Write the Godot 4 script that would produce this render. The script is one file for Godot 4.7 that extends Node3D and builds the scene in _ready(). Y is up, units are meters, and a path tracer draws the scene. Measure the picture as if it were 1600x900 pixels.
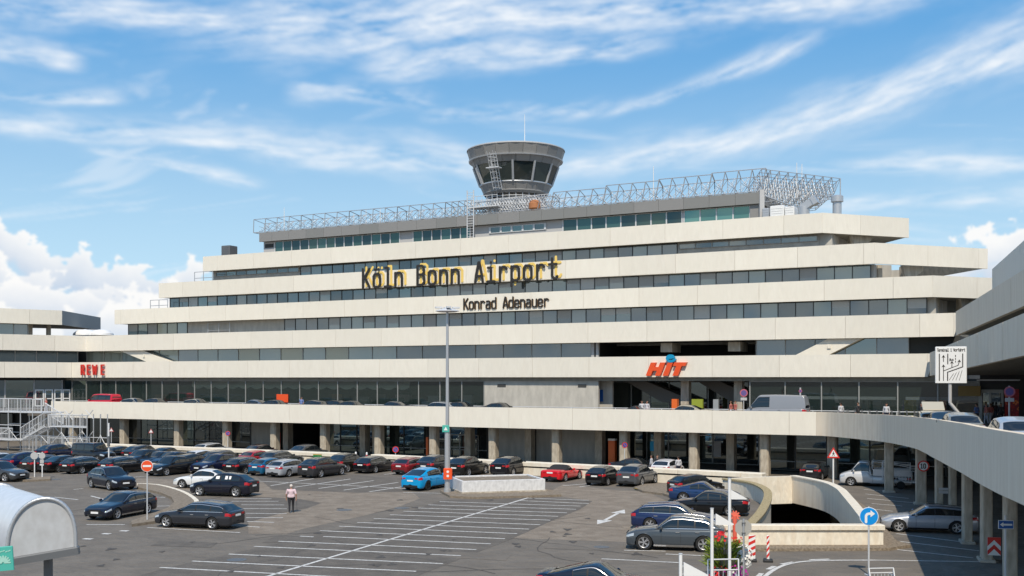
extends Node3D
# Airport forecourt with a stepped concrete terminal, seen from a raised walkway. Units are metres, y is up.

const EYE := Vector3(0, 8.2, 0)
const FOCAL := 1700.0                      # focal length in photograph pixels (1600 wide)
const HORIZON := 592.0
const ALONG := Vector3(0.8814, 0, 0.4724)  # along the terminal front, towards the right
const OUT := Vector3(-0.4724, 0, 0.8814)   # outward normal of the terminal front
const FRONT := -90.36                      # OUT . p on the deck parapet plane

var mat := {}
var taken := {}
var rng := RandomNumberGenerator.new()

# ---------------------------------------------------------------- mesh builder
class Shape:
	var v := PackedVector3Array()
	var n := PackedVector3Array()
	var c := PackedColorArray()
	var tint := Color(1, 1, 1)
	var coloured := false
	func vert(p: Vector3, nn: Vector3):
		v.append(p); n.append(nn)
		if coloured: c.append(tint)
	func tri(a: Vector3, b: Vector3, d: Vector3):          # counter-clockwise seen from outside
		var nn := (b - a).cross(d - a).normalized()
		vert(a, nn); vert(d, nn); vert(b, nn)
	func quad(a: Vector3, b: Vector3, d: Vector3, e: Vector3):
		var nn := (d - a).cross(e - b).normalized()
		vert(a, nn); vert(d, nn); vert(b, nn); vert(a, nn); vert(e, nn); vert(d, nn)
	func stri(a, b, d, na, nb, nd):
		vert(a, na); vert(d, nd); vert(b, nb)
	func box(at: Vector3, size: Vector3, bs := Basis.IDENTITY):
		var x := bs.x * size.x * 0.5; var y := bs.y * size.y * 0.5; var z := bs.z * size.z * 0.5
		quad(at - x - y + z, at + x - y + z, at + x + y + z, at - x + y + z)
		quad(at + x - y - z, at - x - y - z, at - x + y - z, at + x + y - z)
		quad(at + x - y + z, at + x - y - z, at + x + y - z, at + x + y + z)
		quad(at - x - y - z, at - x - y + z, at - x + y + z, at - x + y - z)
		quad(at - x + y + z, at + x + y + z, at + x + y - z, at - x + y - z)
		quad(at - x - y - z, at + x - y - z, at + x - y + z, at - x - y + z)
	func span(a: Vector3, b: Vector3):                      # box between two corners
		box((a + b) * 0.5, (b - a).abs())
	func bbox(at: Vector3, size: Vector3, r: float, bs := Basis.IDENTITY):   # box with chamfered vertical and top edges
		var h := size * 0.5
		var ring := func(ins: float, y: float) -> Array:
			var hx := h.x - ins; var hz := h.z - ins; var q := minf(r, minf(hx, hz) * 0.9)
			var out := []
			for p in [[hx - q, hz], [hx, hz - q], [hx, -hz + q], [hx - q, -hz], [-hx + q, -hz], [-hx, -hz + q], [-hx, hz - q], [-hx + q, hz]]:
				out.append(at + bs * Vector3(p[0], y, p[1]))
			return out
		var a: Array = ring.call(0.0, -h.y); var b: Array = ring.call(0.0, h.y - r); var d: Array = ring.call(r, h.y)
		for k in 8:
			var k2 := (k + 1) % 8
			quad(a[k], a[k2], b[k2], b[k])
			quad(b[k], b[k2], d[k2], d[k])
		for k in range(1, 7):
			tri(d[0], d[k], d[k + 1])
			tri(a[0], a[k + 1], a[k])
	func tube(a: Vector3, b: Vector3, r: float, sides := 6, r2 := -1.0, caps := true):
		if r2 < 0: r2 = r
		var d := (b - a).normalized()
		var x := d.cross(Vector3.UP if absf(d.y) < 0.9 else Vector3.RIGHT).normalized()
		var y := x.cross(d)
		for k in sides:
			var t0 := TAU * k / sides; var t1 := TAU * (k + 1) / sides
			var n0 := x * cos(t0) + y * sin(t0); var n1 := x * cos(t1) + y * sin(t1)
			var p0 := a + n0 * r; var p1 := a + n1 * r; var q0 := b + n0 * r2; var q1 := b + n1 * r2
			smooth_quad(p0, p1, q1, q0, n0, n1, n1, n0)
			if caps:
				tri(b, q0, q1); tri(a, p1, p0)
	func smooth_quad(a, b, d, e, na, nb, nd, ne):
		var f: Vector3 = (d - a).cross(e - b)
		if f.dot(na + nb + nd + ne) >= 0:
			vert(a, na); vert(d, nd); vert(b, nb); vert(a, na); vert(e, ne); vert(d, nd)
		else:
			vert(a, na); vert(b, nb); vert(d, nd); vert(a, na); vert(d, nd); vert(e, ne)
	func lathe(profile: Array, sides := 24, at := Vector3.ZERO, bs := Basis.IDENTITY, flat := false):   # profile of Vector2(radius, height)
		for i in profile.size() - 1:
			var p: Vector2 = profile[i]; var q: Vector2 = profile[i + 1]
			if p.distance_to(q) < 1e-6: continue
			var pn := Vector2(q.y - p.y, p.x - q.x).normalized()
			for k in sides:
				var t0 := TAU * k / sides; var t1 := TAU * (k + 1) / sides
				var r0 := Vector3(cos(t0), 0, sin(t0)); var r1 := Vector3(cos(t1), 0, sin(t1))
				var a := at + bs * (r0 * p.x + Vector3.UP * p.y); var b := at + bs * (r1 * p.x + Vector3.UP * p.y)
				var d := at + bs * (r1 * q.x + Vector3.UP * q.y); var e := at + bs * (r0 * q.x + Vector3.UP * q.y)
				var n0 := bs * (r0 * pn.x + Vector3.UP * pn.y); var n1 := bs * (r1 * pn.x + Vector3.UP * pn.y)
				if flat:
					n0 = (n0 + n1).normalized(); n1 = n0
				smooth_quad(a, b, d, e, n0, n1, n1, n0)
	func grid(p: Array, outward = null):      # rows of points; smooth normals
		var rows := p.size(); var cols: int = p[0].size()
		var nr := []
		for i in rows:
			var row := PackedVector3Array()
			for j in cols:
				var du: Vector3 = p[mini(i + 1, rows - 1)][j] - p[maxi(i - 1, 0)][j]
				var dv: Vector3 = p[i][mini(j + 1, cols - 1)] - p[i][maxi(j - 1, 0)]
				var q := du.cross(dv)
				q = q.normalized() if q.length() > 1e-9 else Vector3.ZERO
				if outward != null and q.dot(outward.call(p[i][j])) < 0: q = -q
				row.append(q)
			nr.append(row)
		for i in rows:
			for j in cols:
				if nr[i][j] == Vector3.ZERO:
					nr[i][j] = nr[i - 1][j] if i > 0 and nr[i - 1][j] != Vector3.ZERO else (nr[i + 1][j] if i + 1 < rows and nr[i + 1][j] != Vector3.ZERO else Vector3.UP)
		for i in rows - 1:
			for j in cols - 1:
				smooth_quad(p[i][j], p[i + 1][j], p[i + 1][j + 1], p[i][j + 1], nr[i][j], nr[i + 1][j], nr[i + 1][j + 1], nr[i][j + 1])
	func prism(poly: PackedVector2Array, z0: float, z1: float, tf := Transform3D.IDENTITY, holes := []):   # polygon in xy pushed along z
		var pts := poly
		if Geometry2D.is_polygon_clockwise(pts): pts.reverse()
		var idx := Geometry2D.triangulate_polygon(pts)
		for k in range(0, idx.size(), 3):
			var a := pts[idx[k]]; var b := pts[idx[k + 1]]; var d := pts[idx[k + 2]]
			if (b - a).cross(d - a) < 0:
				var s := b; b = d; d = s
			tri(tf * Vector3(a.x, a.y, z1), tf * Vector3(b.x, b.y, z1), tf * Vector3(d.x, d.y, z1))
			tri(tf * Vector3(a.x, a.y, z0), tf * Vector3(d.x, d.y, z0), tf * Vector3(b.x, b.y, z0))
		if absf(z1 - z0) > 1e-6:
			for k in pts.size():
				var a := pts[k]; var b := pts[(k + 1) % pts.size()]
				quad(tf * Vector3(a.x, a.y, z0), tf * Vector3(b.x, b.y, z0), tf * Vector3(b.x, b.y, z1), tf * Vector3(a.x, a.y, z1))
	func mesh() -> ArrayMesh:
		var arr := []
		arr.resize(Mesh.ARRAY_MAX)
		arr[Mesh.ARRAY_VERTEX] = v; arr[Mesh.ARRAY_NORMAL] = n
		if coloured: arr[Mesh.ARRAY_COLOR] = c
		var m := ArrayMesh.new()
		m.add_surface_from_arrays(Mesh.PRIMITIVE_TRIANGLES, arr)
		return m

# ---------------------------------------------------------------- scene helpers
func numbered(called: String) -> String:
	var k: int = taken.get(called, 0)
	taken[called] = k + 1
	return called if k == 0 else "%s_%03d" % [called, k]

func put(o: Node3D, called: String, parent: Node3D):
	if parent == self:
		o.name = numbered(called)
	else:
		var k := 0
		var counts: Dictionary = parent.get_meta("_n") if parent.has_meta("_n") else {}
		k = counts.get(called, 0); counts[called] = k + 1
		parent.set_meta("_n", counts)
		o.name = called if k == 0 else "%s_%03d" % [called, k]
	parent.add_child(o, true)

func obj(called: String, s, m: Material, parent: Node3D = self, at := Vector3.ZERO) -> MeshInstance3D:
	var o := MeshInstance3D.new()
	o.mesh = s.mesh() if s is Shape else s
	o.material_override = m
	o.position = at
	put(o, called, parent)
	return o

func thing(called: String, label: String, category: String, at := Vector3.ZERO, turn := 0.0, group := "") -> Node3D:
	var o := Node3D.new()
	put(o, called, self)
	o.position = at; o.rotation.y = turn
	tag(o, label, category, group)
	return o

func tag(o: Node3D, label: String, category: String, group := ""):
	o.set_meta("label", label); o.set_meta("category", category)
	if group: o.set_meta("group", group)

func ground_piece(called: String, s: Shape, m: Material) -> MeshInstance3D:
	var o := obj(called, s, m)
	o.set_meta("kind", "structure")
	return o

func spot(px: float, py: float, h := 0.0) -> Vector3:      # where the sight line through a photograph pixel reaches height h
	var d := (EYE.y - h) * FOCAL / (py - HORIZON)
	return Vector3((px - 800.0) / FOCAL * d, h, -d)

func spot_at(px: float, py: float, d: float) -> Vector3:   # the point at that distance along the view axis
	return Vector3((px - 800.0) / FOCAL * d, EYE.y + (HORIZON - py) / FOCAL * d, -d)

func reach(px: float, z: float) -> float:                  # position along the terminal front of photo column px, on the plane z metres in front of the parapet
	var r := Vector3((px - 800.0) / FOCAL, 0, -1)
	var d := (FRONT + z) / OUT.dot(r)
	return ALONG.dot(r * d)

func fp(t: float, y: float, z: float) -> Vector3:          # terminal coordinates to world
	return ALONG * t + OUT * (FRONT + z) + Vector3(0, y, 0)

func turn_of(dir: Vector3) -> float:                       # rotation.y that points local +x along dir
	return atan2(-dir.z, dir.x)

func std(c: Color, rough := 0.8, metal := 0.0) -> StandardMaterial3D:   # c is a linear base colour
	var m := StandardMaterial3D.new()
	m.albedo_color = c.linear_to_srgb(); m.roughness = rough; m.metallic = metal
	return m

func noise_tex(seed_: int, freq: float, lo: float, hi: float, oct := 4, size := 512, warm := 0.0) -> NoiseTexture2D:
	var f := FastNoiseLite.new()
	f.seed = seed_; f.frequency = freq; f.fractal_octaves = oct; f.noise_type = FastNoiseLite.TYPE_SIMPLEX
	var g := Gradient.new()
	g.set_color(0, Color(lo * (1 + warm), lo, lo * (1 - warm))); g.set_color(1, Color(hi, hi, hi))
	var t := NoiseTexture2D.new()
	t.width = size; t.height = size; t.seamless = true; t.noise = f; t.color_ramp = g
	return t

func weathered(c: Color, rough: float, scale: Vector3, lo: float, detail_scale := 0.0, seed_ := 1, warm := 0.0) -> StandardMaterial3D:
	var m := std(c, rough)
	m.albedo_texture = noise_tex(seed_, 0.012, lo, 1.0, 5, 512, warm)
	m.uv1_triplanar = true; m.uv1_world_triplanar = true; m.uv1_scale = scale
	if detail_scale > 0:
		m.normal_enabled = true
		var f := FastNoiseLite.new(); f.seed = seed_ + 7; f.frequency = 0.08; f.fractal_octaves = 4
		var t := NoiseTexture2D.new(); t.width = 256; t.height = 256; t.seamless = true; t.noise = f; t.as_normal_map = true; t.bump_strength = 4.0
		m.normal_texture = t; m.normal_scale = detail_scale
	return m

func glass_pane(c: Color, metal: float, rough := 0.03) -> StandardMaterial3D:
	var m := std(c, rough, metal)
	m.metallic_specular = 0.6
	return m

func make_materials():
	mat.panel = []
	for k in 4:
		var w := [1.0, 0.97, 1.03, 0.985][k] as float
		mat.panel.append(weathered(Color(0.79, 0.745, 0.648) * w, 0.85, Vector3(0.16, 0.018, 0.16), 0.978, 0.08, 3 + k, 0.005))
	mat.concrete = weathered(Color(0.60, 0.55, 0.46), 0.88, Vector3(0.35, 0.05, 0.35), 0.72, 0.3, 21, 0.03)
	mat.pillar = weathered(Color(0.58, 0.52, 0.42), 0.88, Vector3(0.6, 0.12, 0.6), 0.75, 0.3, 23, 0.03)
	mat.viaduct = weathered(Color(0.82, 0.725, 0.585), 0.88, Vector3(0.22, 0.03, 0.22), 0.92, 0.06, 25, 0.02)
	mat.wall = weathered(Color(0.79, 0.74, 0.63), 0.88, Vector3(0.25, 0.05, 0.25), 0.92, 0.2, 27, 0.03)
	mat.mossy = weathered(Color(0.56, 0.47, 0.27), 0.95, Vector3(0.9, 0.9, 0.9), 0.65, 0.5, 29, 0.05)
	mat.grey_wall = weathered(Color(0.56, 0.53, 0.47), 0.8, Vector3(0.2, 0.05, 0.2), 0.85, 0.1, 31)
	mat.cladding = std(Color(0.27, 0.262, 0.25), 0.5, 0.15)
	mat.cladding_pale = std(Color(0.47, 0.465, 0.46), 0.6, 0.1)
	mat.dark_grey = std(Color(0.05, 0.05, 0.048), 0.7)
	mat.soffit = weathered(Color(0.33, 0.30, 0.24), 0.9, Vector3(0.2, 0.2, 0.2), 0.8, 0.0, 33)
	mat.black = std(Color(0.012, 0.012, 0.012), 0.8)
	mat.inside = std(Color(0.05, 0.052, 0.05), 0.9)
	mat.asphalt = weathered(Color(0.228, 0.198, 0.163), 0.93, Vector3(0.06, 0.06, 0.06), 0.88, 0.35, 35)
	grain(mat.asphalt, 41, 0.82)
	mat.asphalt_dark = weathered(Color(0.188, 0.164, 0.137), 0.93, Vector3(0.1, 0.1, 0.1), 0.85, 0.35, 37)
	grain(mat.asphalt_dark, 43, 0.8)
	mat.lane = weathered(Color(0.365, 0.307, 0.243), 0.95, Vector3(0.1, 0.1, 0.1), 0.82, 0.5, 39, 0.02)
	grain(mat.lane, 45, 0.76)
	mat.kerb = weathered(Color(0.36, 0.30, 0.225), 0.93, Vector3(0.8, 0.8, 0.8), 0.62, 0.5, 47, 0.04)
	mat.paving = weathered(Color(0.30, 0.25, 0.19), 0.93, Vector3(0.5, 0.5, 0.5), 0.72, 0.4, 49, 0.03)
	mat.paint = weathered(Color(0.80, 0.78, 0.74), 0.8, Vector3(0.7, 0.7, 0.7), 0.78, 0.0, 51)
	mat.yellow_paint = weathered(Color(0.62, 0.42, 0.08), 0.8, Vector3(0.8, 0.8, 0.8), 0.7, 0.0, 53)
	mat.white = std(Color(0.78, 0.78, 0.77), 0.5)
	mat.white_wall = weathered(Color(0.76, 0.76, 0.76), 0.8, Vector3(0.5, 0.25, 0.5), 0.85, 0.2, 55)
	mat.steel = std(Color(0.52, 0.53, 0.54), 0.4, 0.55)
	mat.steel_pale = std(Color(0.62, 0.63, 0.64), 0.5, 0.2)
	mat.steel_dark = std(Color(0.16, 0.165, 0.17), 0.5, 0.4)
	mat.frame = std(Color(0.35, 0.35, 0.33), 0.5, 0.3)
	mat.frame_dark = std(Color(0.06, 0.062, 0.06), 0.5, 0.3)
	mat.red = std(Color(0.62, 0.03, 0.02), 0.45)
	mat.orange = std(Color(0.78, 0.085, 0.015), 0.45)
	mat.orange_box = std(Color(0.75, 0.14, 0.02), 0.5)
	mat.sign_blue = std(Color(0.0, 0.27, 0.72), 0.4)
	mat.sign_navy = std(Color(0.01, 0.10, 0.36), 0.4)
	mat.hit_blue = std(Color(0.0, 0.28, 0.50), 0.4)
	mat.yellow = std(Color(0.85, 0.60, 0.16), 0.6)
	mat.letter = std(Color(0.022, 0.019, 0.016), 0.6)
	mat.teal = std(Color(0.07, 0.42, 0.34), 0.5)
	# panes: how much the coating mirrors and what shows behind it differs from pane to pane
	mat.pane = []
	for a in [[0.20, 0.235, 0.245, 0.5], [0.235, 0.28, 0.29, 0.45], [0.175, 0.21, 0.22, 0.5], [0.28, 0.345, 0.345, 0.35], [0.215, 0.255, 0.265, 0.5], [0.25, 0.31, 0.31, 0.42], [0.19, 0.225, 0.235, 0.5]]:
		mat.pane.append(glass_pane(Color(a[0], a[1], a[2]), a[3]))
	mat.pane.append(glass_pane(Color(0.30, 0.35, 0.35), 0.3)); mat.pane.append(glass_pane(Color(0.15, 0.18, 0.19), 0.5))
	mat.blind = []
	for a in [0.40, 0.32, 0.26]: mat.blind.append(glass_pane(Color(a, a * 1.04, a), 0.1, 0.15))
	mat.pane_green = []
	for a in [[0.05, 0.10, 0.10, 0.5], [0.07, 0.145, 0.135, 0.5], [0.045, 0.085, 0.09, 0.55], [0.06, 0.12, 0.11, 0.5]]:
		mat.pane_green.append(glass_pane(Color(a[0], a[1], a[2]), a[3]))
	mat.pane_teal = [glass_pane(Color(0.10, 0.25, 0.23), 0.5), glass_pane(Color(0.13, 0.31, 0.29), 0.5)]
	mat.pane_dark = []
	for a in [[0.16, 0.18, 0.175, 0.85], [0.22, 0.26, 0.25, 0.85], [0.12, 0.135, 0.135, 0.8], [0.18, 0.23, 0.22, 0.85]]:
		mat.pane_dark.append(glass_pane(Color(a[0], a[1], a[2]), a[3]))
	mat.pane_clear = std(Color(0.03, 0.05, 0.045), 0.02)
	mat.pane_clear.transparency = BaseMaterial3D.TRANSPARENCY_ALPHA
	mat.pane_clear.albedo_color.a = 0.30
	mat.pane_clear.metallic_specular = 0.75
	mat.pane_pale = glass_pane(Color(0.30, 0.33, 0.28), 0.3)
	# cars
	mat.tyre = std(Color(0.015, 0.015, 0.015), 0.9)
	mat.rim = std(Color(0.55, 0.55, 0.56), 0.35, 0.6)
	mat.rim_dark = std(Color(0.03, 0.03, 0.03), 0.5, 0.4)
	mat.car_glass = glass_pane(Color(0.012, 0.016, 0.018), 0.0, 0.03)
	mat.car_glass.metallic_specular = 1.0
	mat.car_trim = std(Color(0.014, 0.014, 0.014), 0.6)
	mat.chrome = std(Color(0.62, 0.62, 0.63), 0.25, 0.8)
	mat.head_lamp = std(Color(0.55, 0.58, 0.60), 0.12, 0.4)
	mat.tail_lamp = std(Color(0.42, 0.015, 0.02), 0.18)
	mat.plate = std(Color(0.78, 0.78, 0.76), 0.5)
	mat.fabric_black = std(Color(0.02, 0.02, 0.021), 0.95)

func grain(m: StandardMaterial3D, seed_: int, lo: float):   # fine speckle on top of the coarse blotches
	m.detail_enabled = true
	m.detail_blend_mode = BaseMaterial3D.BLEND_MODE_MUL
	m.detail_uv_layer = BaseMaterial3D.DETAIL_UV_2
	m.uv2_triplanar = true; m.uv2_world_triplanar = true; m.uv2_scale = Vector3(0.37, 0.37, 0.37)
	m.detail_albedo = noise_tex(seed_, 0.11, lo, 1.0, 3, 512)

func car_paint(c: Color, metal := 0.25, rough := 0.32) -> StandardMaterial3D:
	var key := "paint%s%.2f" % [c.to_html(), rough]
	if not mat.has(key):
		var m := std(c, rough, metal)
		m.metallic_specular = 0.25; m.clearcoat_enabled = true; m.clearcoat = 0.85; m.clearcoat_roughness = 0.04
		mat[key] = m
	return mat[key]

# ---------------------------------------------------------------- camera, sky, sun
func set_view():
	var cam := Camera3D.new(); cam.name = "camera"; add_child(cam)
	cam.position = EYE
	cam.set_frustum(900.0 / FOCAL, Vector2(0, (HORIZON - 450.0) / FOCAL), 1.0, 4000.0)
	cam.projection = Camera3D.PROJECTION_FRUSTUM
	cam.current = true
	var sun := DirectionalLight3D.new(); sun.name = "sun"; add_child(sun)
	var el := deg_to_rad(50.0); var az := deg_to_rad(4.0)     # behind the camera, a little to its left
	var to := Vector3(-sin(az) * cos(el), sin(el), cos(az) * cos(el))
	sun.look_at_from_position(to * 100.0, Vector3.ZERO)
	sun.light_color = Color(1.0, 0.955, 0.88)
	sun.light_energy = 1.0
	sun.light_angular_distance = 0.5
	sun.shadow_enabled = true
	var sky := PanoramaSkyMaterial.new()
	sky.panorama = ImageTexture.create_from_image(paint_sky())
	var e := Environment.new()
	e.background_mode = Environment.BG_SKY
	e.sky = Sky.new(); e.sky.sky_material = sky
	e.tonemap_mode = Environment.TONE_MAPPER_LINEAR
	e.tonemap_exposure = 1.32
	e.sdfgi_enabled = true; e.ssao_enabled = true; e.ssil_enabled = true
	var w := WorldEnvironment.new(); w.name = "air"; w.environment = e; add_child(w)

var n_wisp := FastNoiseLite.new()
var n_warp := FastNoiseLite.new()
var n_puff := FastNoiseLite.new()
var n_bank := FastNoiseLite.new()
var n_fibre := FastNoiseLite.new()

func wisp(p: Vector2) -> float:      # fibrous high cloud on a plane far above
	var w := n_warp.get_noise_2d(p.x * 0.6, p.y * 0.6)
	var q := Vector2(p.x + 0.55 * w, p.y + 0.35 * n_warp.get_noise_2d(p.x * 0.6 + 31.0, p.y * 0.6 - 7.0))
	var a := q.x * 0.94 + q.y * 0.34; var b := -q.x * 0.34 + q.y * 0.94
	var body := n_wisp.get_noise_2d(a * 0.55, b * 1.15)
	var fine := n_fibre.get_noise_2d(a * 1.3, b * 5.0)
	var mass := n_bank.get_noise_2d(a * 0.9 + 3.7, b * 1.1 + 9.1)
	return clampf(0.08 + body * 0.5 + fine * 0.5 + mass * 0.7, 0.0, 1.0)

func sky_colour(az: float, el: float) -> Color:           # degrees; az 0 is straight ahead, positive to the right
	var k := clampf(el / 90.0, 0.0, 1.0)
	var low := Color(0.45, 0.635, 0.745); var mid := Color(0.078, 0.275, 0.555); var top := Color(0.055, 0.165, 0.40)
	var c: Color = low.lerp(mid, smoothstep(0.0, 21.0, el)).lerp(top, smoothstep(16.0, 80.0, el))
	var ra := deg_to_rad(az); var re := deg_to_rad(el)
	var dir := Vector3(sin(ra) * cos(re), sin(re), -cos(ra) * cos(re))
	# high fibrous cloud
	var p := Vector2(dir.x, dir.z) / (dir.y + 0.10) * 1.0
	var f := wisp(p)
	var cover := smoothstep(0.14, 1.0, f) * 0.85
	cover *= lerpf(0.25, 1.0, smoothstep(2.0, 8.0, el))
	cover *= 0.4 + 0.7 * smoothstep(26.0, 50.0, absf(az))
	# broad bands in the view: measured along the sky, degrees; their threads run along each band
	for i in BANDS.size():
		var s: Array = BANDS[i]
		var along: float = (az - s[0]) / (s[2] - s[0])
		if along < -0.2 or along > 1.3: continue
		var slope: float = (s[3] - s[1]) / (s[2] - s[0])
		var warp := 0.32 * n_wisp.get_noise_2d(az * 0.07 + 17.0 * i, el * 0.15)
		var centre: float = lerpf(s[1], s[3], along) + s[6] * sin(along * PI)
		var d := el + warp - centre
		var lump := n_wisp.get_noise_2d(az * 0.13 + i * 5.0, d * 0.35)
		var half: float = lerpf(s[4], s[5], clampf(along, 0, 1)) * (1.1 + 0.4 * lump)
		var off := d / half
		var hair := 0.7 * n_fibre.get_noise_2d(az * 0.09 - d * 0.25, d * 0.55 + i * 3.0) + 0.5 * n_fibre.get_noise_2d(az * 0.3 - d * 0.6, d * 1.7 + i) + 0.2 * n_wisp.get_noise_2d(az * 0.9, d * 2.4)
		var v := exp(-off * off * (0.8 if off > 0 else 1.8)) * smoothstep(-0.18, 0.12, along) * (1.0 - smoothstep(0.95, 1.28, along))
		cover = maxf(cover, clampf(v * (s[7] * 0.60 + 0.46 * hair + 0.28 * lump), 0.0, 0.9))
	var white := Color(0.70, 0.73, 0.76)
	c = c.lerp(white, cover)
	# heaped cloud low over the horizon
	var bank := 5.6 + 4.6 * n_bank.get_noise_2d(cos(ra) * 1.7 + 5.0, sin(ra) * 1.7)
	bank = lerpf(bank, 6.6, exp(-pow((az + 22.0) / 7.0, 2.0)))
	bank = lerpf(bank, 6.4, exp(-pow((az + 12.5) / 2.6, 2.0)))
	bank = lerpf(bank, 3.0, exp(-pow((az - 4.0) / 10.0, 2.0)))
	bank = lerpf(bank, 3.4, exp(-pow((az - 18.5) / 3.2, 2.0)))
	bank = lerpf(bank, 7.6, exp(-pow((az - 27.5) / 3.8, 2.0)))
	for i in 5:                                    # heaps behind heaps, the nearer ones lower
		var mult: float = [1.0, 0.84, 0.66, 0.48, 0.30][i]
		var bumps := 0.0; var amp := 1.0; var fr := 0.28
		for o in 5:
			bumps += amp * (0.75 - 2.0 * absf(n_puff.get_noise_3d(dir.x * fr * 520.0 + 40.0 * i, dir.y * fr * 620.0 + o * 9.0, dir.z * fr * 520.0)))
			amp *= 0.55; fr *= 2.1
		var broad := n_bank.get_noise_2d(cos(ra + i * 2.0) * 6.0, sin(ra + i * 2.0) * 6.0 + 4.0 * i)
		var t := bank * mult * (1.0 + 0.35 * broad) + bumps * 0.75 - el
		if t <= 0.0: continue
		var alpha := smoothstep(0.0, 0.22, t) * (1.0 - 0.75 * smoothstep(1.6, 3.2, t))
		var lit := clampf(1.02 - t * 0.42 + bumps * 0.25 + 0.25 * broad, 0.0, 1.0)
		var cloud: Color = Color(0.36, 0.45, 0.585).lerp(Color(0.75, 0.745, 0.735), lit)
		cloud = cloud.lerp(Color(0.52, 0.60, 0.68), 0.45 * (1.0 - smoothstep(0.5, 4.0, el)))
		c = c.lerp(cloud, alpha * 0.95)
	return c

# az0, el0, az1, el1, half width at each end, sag, strength
const BANDS := [[2.4, 10.7, 25.2, 15.3, 0.55, 1.15, -0.7, 0.95], [-26.0, 12.1, -2.0, 10.9, 0.5, 0.9, 0.25, 0.8], [-14.5, 17.3, 21.0, 18.6, 1.7, 0.8, 0.5, 0.85], [-7.0, 16.1, 6.0, 17.0, 1.0, 0.6, 0.0, 0.7], [-26.0, 17.2, -15.0, 17.6, 0.9, 0.6, 0.0, 0.7], [-27.0, 15.2, -22.3, 15.0, 0.8, 0.5, 0.0, 0.8],
	[-27.0, 13.2, -20.5, 13.6, 0.45, 0.3, 0.0, 0.75], [-11.2, 14.4, -5.0, 14.2, 0.5, 0.45, 0.0, 0.6], [5.4, 13.6, 14.5, 16.3, 0.25, 0.45, 0.0, 0.6], [17.5, 10.6, 27.0, 10.0, 0.4, 0.55, 0.0, 0.7], [15.5, 8.9, 27.0, 8.6, 0.35, 0.4, 0.0, 0.4], [-4.0, 13.3, 4.0, 13.8, 0.4, 0.35, 0.0, 0.4], [-21.0, 11.2, -14.0, 10.2, 0.35, 0.3, 0.0, 0.35]]

func paint_sky() -> Image:
	for a in [[n_wisp, 11, 1.0, 4], [n_warp, 13, 0.8, 2], [n_puff, 17, 0.11, 1], [n_bank, 19, 0.9, 3], [n_fibre, 23, 1.2, 4]]:
		var f: FastNoiseLite = a[0]
		f.seed = a[1]; f.frequency = a[2]; f.fractal_octaves = a[3]; f.noise_type = FastNoiseLite.TYPE_SIMPLEX
		if a[3] == 1: f.fractal_type = FastNoiseLite.FRACTAL_NONE
	var wide := 4096; var high := 2048
	var coarse := Image.create(512, 256, false, Image.FORMAT_RGBF)      # the whole dome
	for y in 256:
		var el := 90.0 - (y + 0.5) / 256.0 * 180.0
		for x in 512:
			var az := (x + 0.5) / 512.0 * 360.0
			if az > 180: az -= 360
			coarse.set_pixel(x, y, sky_colour(az, maxf(el, 0.0)) if el > -2.0 else Color(0.20, 0.20, 0.20))
	coarse.resize(wide, high, Image.INTERPOLATE_CUBIC)
	var y0 := int((90.0 - 24.0) / 180.0 * high); var y1 := int(90.0 / 180.0 * high)
	var x0 := int(-32.0 / 360.0 * wide); var x1 := int(32.0 / 360.0 * wide)
	for y in range(y0, y1):                                               # finer where it is looked at most
		var el := 90.0 - (y + 0.5) / high * 180.0
		for x in range(x0, x1):
			coarse.set_pixel(posmod(x, wide), y, sky_colour((x + 0.5) / wide * 360.0, el))
	return coarse

# ---------------------------------------------------------------- ground
func flat_poly(s: Shape, pts: Array, y: float):                # a sheet from photograph pixels on the ground
	var poly := PackedVector2Array()
	for p in pts:
		var w := spot(p[0], p[1])
		poly.append(Vector2(w.x, -w.z))
	sheet(s, poly, y)

func sheet(s: Shape, poly: PackedVector2Array, y: float):      # polygon in (x, -z)
	if Geometry2D.is_polygon_clockwise(poly): poly.reverse()
	var idx := Geometry2D.triangulate_polygon(poly)
	for k in range(0, idx.size(), 3):
		var a := poly[idx[k]]; var b := poly[idx[k + 1]]; var d := poly[idx[k + 2]]
		if (b - a).cross(d - a) < 0:
			var t := b; b = d; d = t
		s.tri(Vector3(a.x, y, -a.y), Vector3(b.x, y, -b.y), Vector3(d.x, y, -d.y))

func raised(s: Shape, pts: Array, y0: float, y1: float):       # a kerbed slab from pixels on the ground
	var poly := PackedVector2Array()
	for p in pts:
		var w := spot(p[0], p[1])
		poly.append(Vector2(w.x, -w.z))
	plan_prism(s, poly, y0, y1)

func plan_prism(s: Shape, poly: PackedVector2Array, y0: float, y1: float):   # polygon in (x, -z) between two heights
	if Geometry2D.is_polygon_clockwise(poly): poly.reverse()
	sheet(s, poly, y1)
	var idx := Geometry2D.triangulate_polygon(poly)
	for k in range(0, idx.size(), 3):
		var a := poly[idx[k]]; var b := poly[idx[k + 1]]; var d := poly[idx[k + 2]]
		if (b - a).cross(d - a) < 0:
			var t := b; b = d; d = t
		s.tri(Vector3(a.x, y0, -a.y), Vector3(d.x, y0, -d.y), Vector3(b.x, y0, -b.y))
	for k in poly.size():
		var a := poly[k]; var b := poly[(k + 1) % poly.size()]
		s.quad(Vector3(a.x, y0, -a.y), Vector3(b.x, y0, -b.y), Vector3(b.x, y1, -b.y), Vector3(a.x, y1, -a.y))

func line(s: Shape, a: Vector3, b: Vector3, w := 0.12, y := 0.012):
	var d := (b - a); d.y = 0; d = d.normalized() * 0.5 * w
	var q := Vector3(-d.z, 0, d.x)
	a.y = y; b.y = y
	s.quad(a + q, a - q, b - q, b + q) if (b - a).cross(q).y > 0 else s.quad(a - q, a + q, b + q, b - q)

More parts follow.
